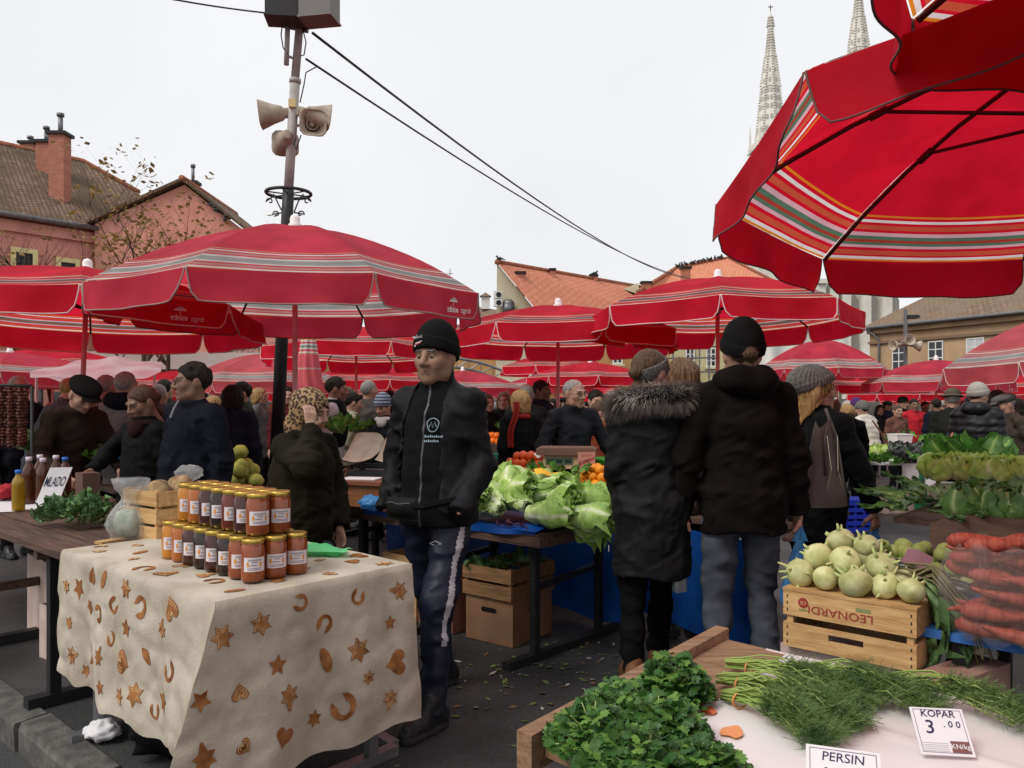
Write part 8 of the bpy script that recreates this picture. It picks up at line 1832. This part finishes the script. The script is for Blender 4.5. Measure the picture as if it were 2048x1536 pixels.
dill('dill bunch with thick stems nearest the far table edge', .75, .44, -.06, .36, 1); dill('dill bunch lying furthest left by the bare planks', .63, .14, -.10, .36, 2); dill('dill bunch with red print beside its stems', .69, .27, -.08, .34, 3); dill('dill bunch with pale stems in the middle of the oilcloth', .52, .17, -.16, .34, 4); dill('dill bunch nearest the parsley', .44, .22, -.34, .28, 5)
# price cards
def price_card(label, c, rz, tilt, w_, h_, lines, band=None):
    T = thing('price_card', label, 'sign', c, 0); T.rotation_euler = Euler((tilt, 0, rz)); q = MB(); q.box((0, 0, h_/2), (w_, .0025, h_)); q.build('card', M_PAPER, T)
    q = MB()
    for x0, x1, z0, z1 in ((-w_*.45, w_*.45, h_*.95, h_*.958), (-w_*.45, w_*.45, h_*.05, h_*.058), (-w_*.45, -w_*.443, h_*.058, h_*.95), (w_*.443, w_*.45, h_*.058, h_*.95)): q.prism([(x0, z0), (x1, z0), (x1, z1), (x0, z1)], lambda x, y, s: (x, -.0016-.0004*s, y))
    q.build('frame_line', mat('line_violet', (.10, .05, .12), rough=.8), T)
    q = MB()
    for s_, sz, x, z, bd in lines: letter(q, s_, sz, lambda a, b_: (a+x, -.0019, b_+z), bold=bd, shear=.1)
    q.build('lettering', mat('marker_violet', (.03, .02, .07), rough=.8), T)
    if band:
        q = MB(); q.prism([(w_*.10, h_*.065), (w_*.44, h_*.065), (w_*.44, h_*.30), (w_*.10, h_*.30)], lambda x, y, s: (x, -.0016-.0004*s, y)); q.build('brown_band', mat('band_brown', lin((120, 76, 76)), rough=.8), T)
        q = MB(); letter(q, 'KN/kg', .0125, lambda a, b_: (a+w_*.27, -.0024, b_+h_*.185), bold=.004); q.build('band_lettering', M_PAPER, T)
        q = MB()
        for i in range(5): q.prism([(-w_*.43, h_*(.08+.04*i)), (w_*.05, h_*(.08+.04*i)), (w_*.05, h_*(.088+.04*i)), (-w_*.43, h_*(.088+.04*i))], lambda x, y, s: (x, -.0016-.0003*s, y))
        q.build('fine_print', mat('fine_grey', (.35, .33, .36), rough=.8), T)
c = onz(1897, 1514, HZ+.01); price_card('white price card reading KOPAR 3.00 KN/kg', (c.x, c.y, HZ+.012), -.14, -.80, .092, .088, [('KOPAR', .0185, 0, .076, .012), ('3', .036, -.02, .050, .006), ('. 0 0', .017, .02, .057, .01)], True)
c = onz(1690, 1632, HZ+.006); price_card('white price card reading PERSIN LIST at the bottom edge', (c.x, c.y, HZ+.006), -.34, -.80, .112, .105, [('PERSIN', .021, 0, .088, .004), ('LIST', .036, 0, .056, .014)])
leaf_heap('parsley_sprigs', 'small loose sprigs lying right of the dill price card', 'herbs', [leaf_mesh('leaf', M_KALE, lambda u, v: (.06*v, .012*u*math.sin(PI*v), .006*v), 4, 6, .01, 3.)], HP(.45, .98, HZ+.008), 14, (.08, .03), .01, 5)

# ---- carrier bags
def carrier(label, top, h_, w_, m, rz, seed, fill=None):
    T = thing('carrier_bag', label, 'bag', (top.x, top.y, top.z-h_), rz)
    def fn(u, v):
        a = 2*PI*u; t = v; wd = w_*(.16+.84*min(1, (1-t)*1.35)**.8)*(1 if t > .12 else .82+.18*t/.12); dp = w_*.42*(.2+.8*min(1, (1-t)*1.2))
        f_ = 1+.10*math.sin(a*5+seed+t*4)+.06*math.sin(a*9+t*9); return Vector((wd/2*math.cos(a)*f_, dp/2*math.sin(a)*f_, h_*t*.80))
    b = MB(); b.grid(fn, 36, 22); b.add([b.v[i] for i in range(36)], [tuple(range(36))[::-1]]); b.build('pouch', m, T, True)
    for sx in (-1, 1): b = MB(); b.grid(lambda u, v: Vector((sx*w_*.12*(1-v)+(u-.5)*.028*(1.5-v), .006*math.sin(u*6), h_*(.78+.22*v))), 4, 6); b.build('handle', m, T, True)
    if fill: b = MB(); b.ball((0, 0, h_*.28), (w_*.34, w_*.15, h_*.24), 8, f=lambda d: .85+.3*vn1(d[0]*3+seed, d[1]*3, d[2]*3)); b.build('contents', fill, T, True)
    return T
pt = world(P3, P3['wR']); carrier('blue plastic carrier bag held by the man in brown hooded jacket', Vector((pt.x-.01, pt.y-.06, pt.z-.05)), .42, .20, PL_BLUE, .2, 1.0, mat('bag_dark', (.02, .03, .05)))
pt = world(P4, P4['wR']); carrier('blue plastic carrier bag held by the blonde woman', Vector((pt.x, pt.y, pt.z-.06)), .30, .22, PL_BLUE, .3, 3.0, mat('bag_dark', (.02, .03, .05)))
pt = world(P3, P3['wL']); carrier('whitish plastic carrier bag hanging between the couple', Vector((pt.x-.02, pt.y, pt.z-.05)), .36, .17, PL_WHITE, 1.2, 5.0, mat('bag_green', lin((120, 134, 100)), lin((160, 160, 140)), scale=18))
b = MB(); b.lathe([(.09, 0), (.09, .02), (.012, .03), (.012, .06)], 14); T = thing('metal_foot', 'shiny metal table foot sticking out below the printed cloth', 'foot', onz(745, 1465, 0), 0)
b = MB(); a_, c_ = onz(700, 1440, .02), onz(788, 1490, .02); b.beam(a_-Vector(T.location), c_-Vector(T.location), .05, .03); b.build('bar', M_STEEL, T)

# more produce on the stalls behind
for lb, px, py, Y_, n_, sp_, sd_, ms_ in (('green leaf vegetables spread left on the white background stall', 1738, 930, 11.3, 34, (.34, .2), 51, GRN), ('green leaf vegetables spread right on the white background stall', 1838, 926, 11.25, 26, (.28, .2), 52, KAL), ('greens heaped behind the brown jacket man', 225, 935, 6.1, 26, (.22, .16), 53, GRN), ('greens at the far left behind the bottles', 92, 905, 6.6, 26, (.26, .16), 54, KAL), ('pale leaves beside the hand of the brown jacket man', 240, 905, 6.6, 20, (.2, .15), 55, KAL), ('green vegetables on the stall behind the vendor', 1095, 868, 8.6, 30, (.5, .2), 56, GRN), ('light green leaves beside the scale pans', 690, 872, 6.6, 14, (.1, .1), 57, GRN)):
    leaf_heap('greens', lb, 'greens', ms_, at(px, py, Y_), n_, sp_, .12, sd_, (.7, 1.05))
T = thing('back_counter', 'low counter carrying greens behind the vendor with glasses', 'table', (XX(1095, 8.6), 8.6, gz(8.6)), MA); b = MB(); b.box((0, 0, .5), (1.5, .6, 1.05)); b.build('counter', M_PLANK, T)
T = thing('blue_bag', 'pale blue plastic bag on the greens beside the brown jacket man', 'bag', at(232, 918, 5.9), 0); crumple(T, 'film', PL_BLUE, (.10, .06, .03), 9.1)
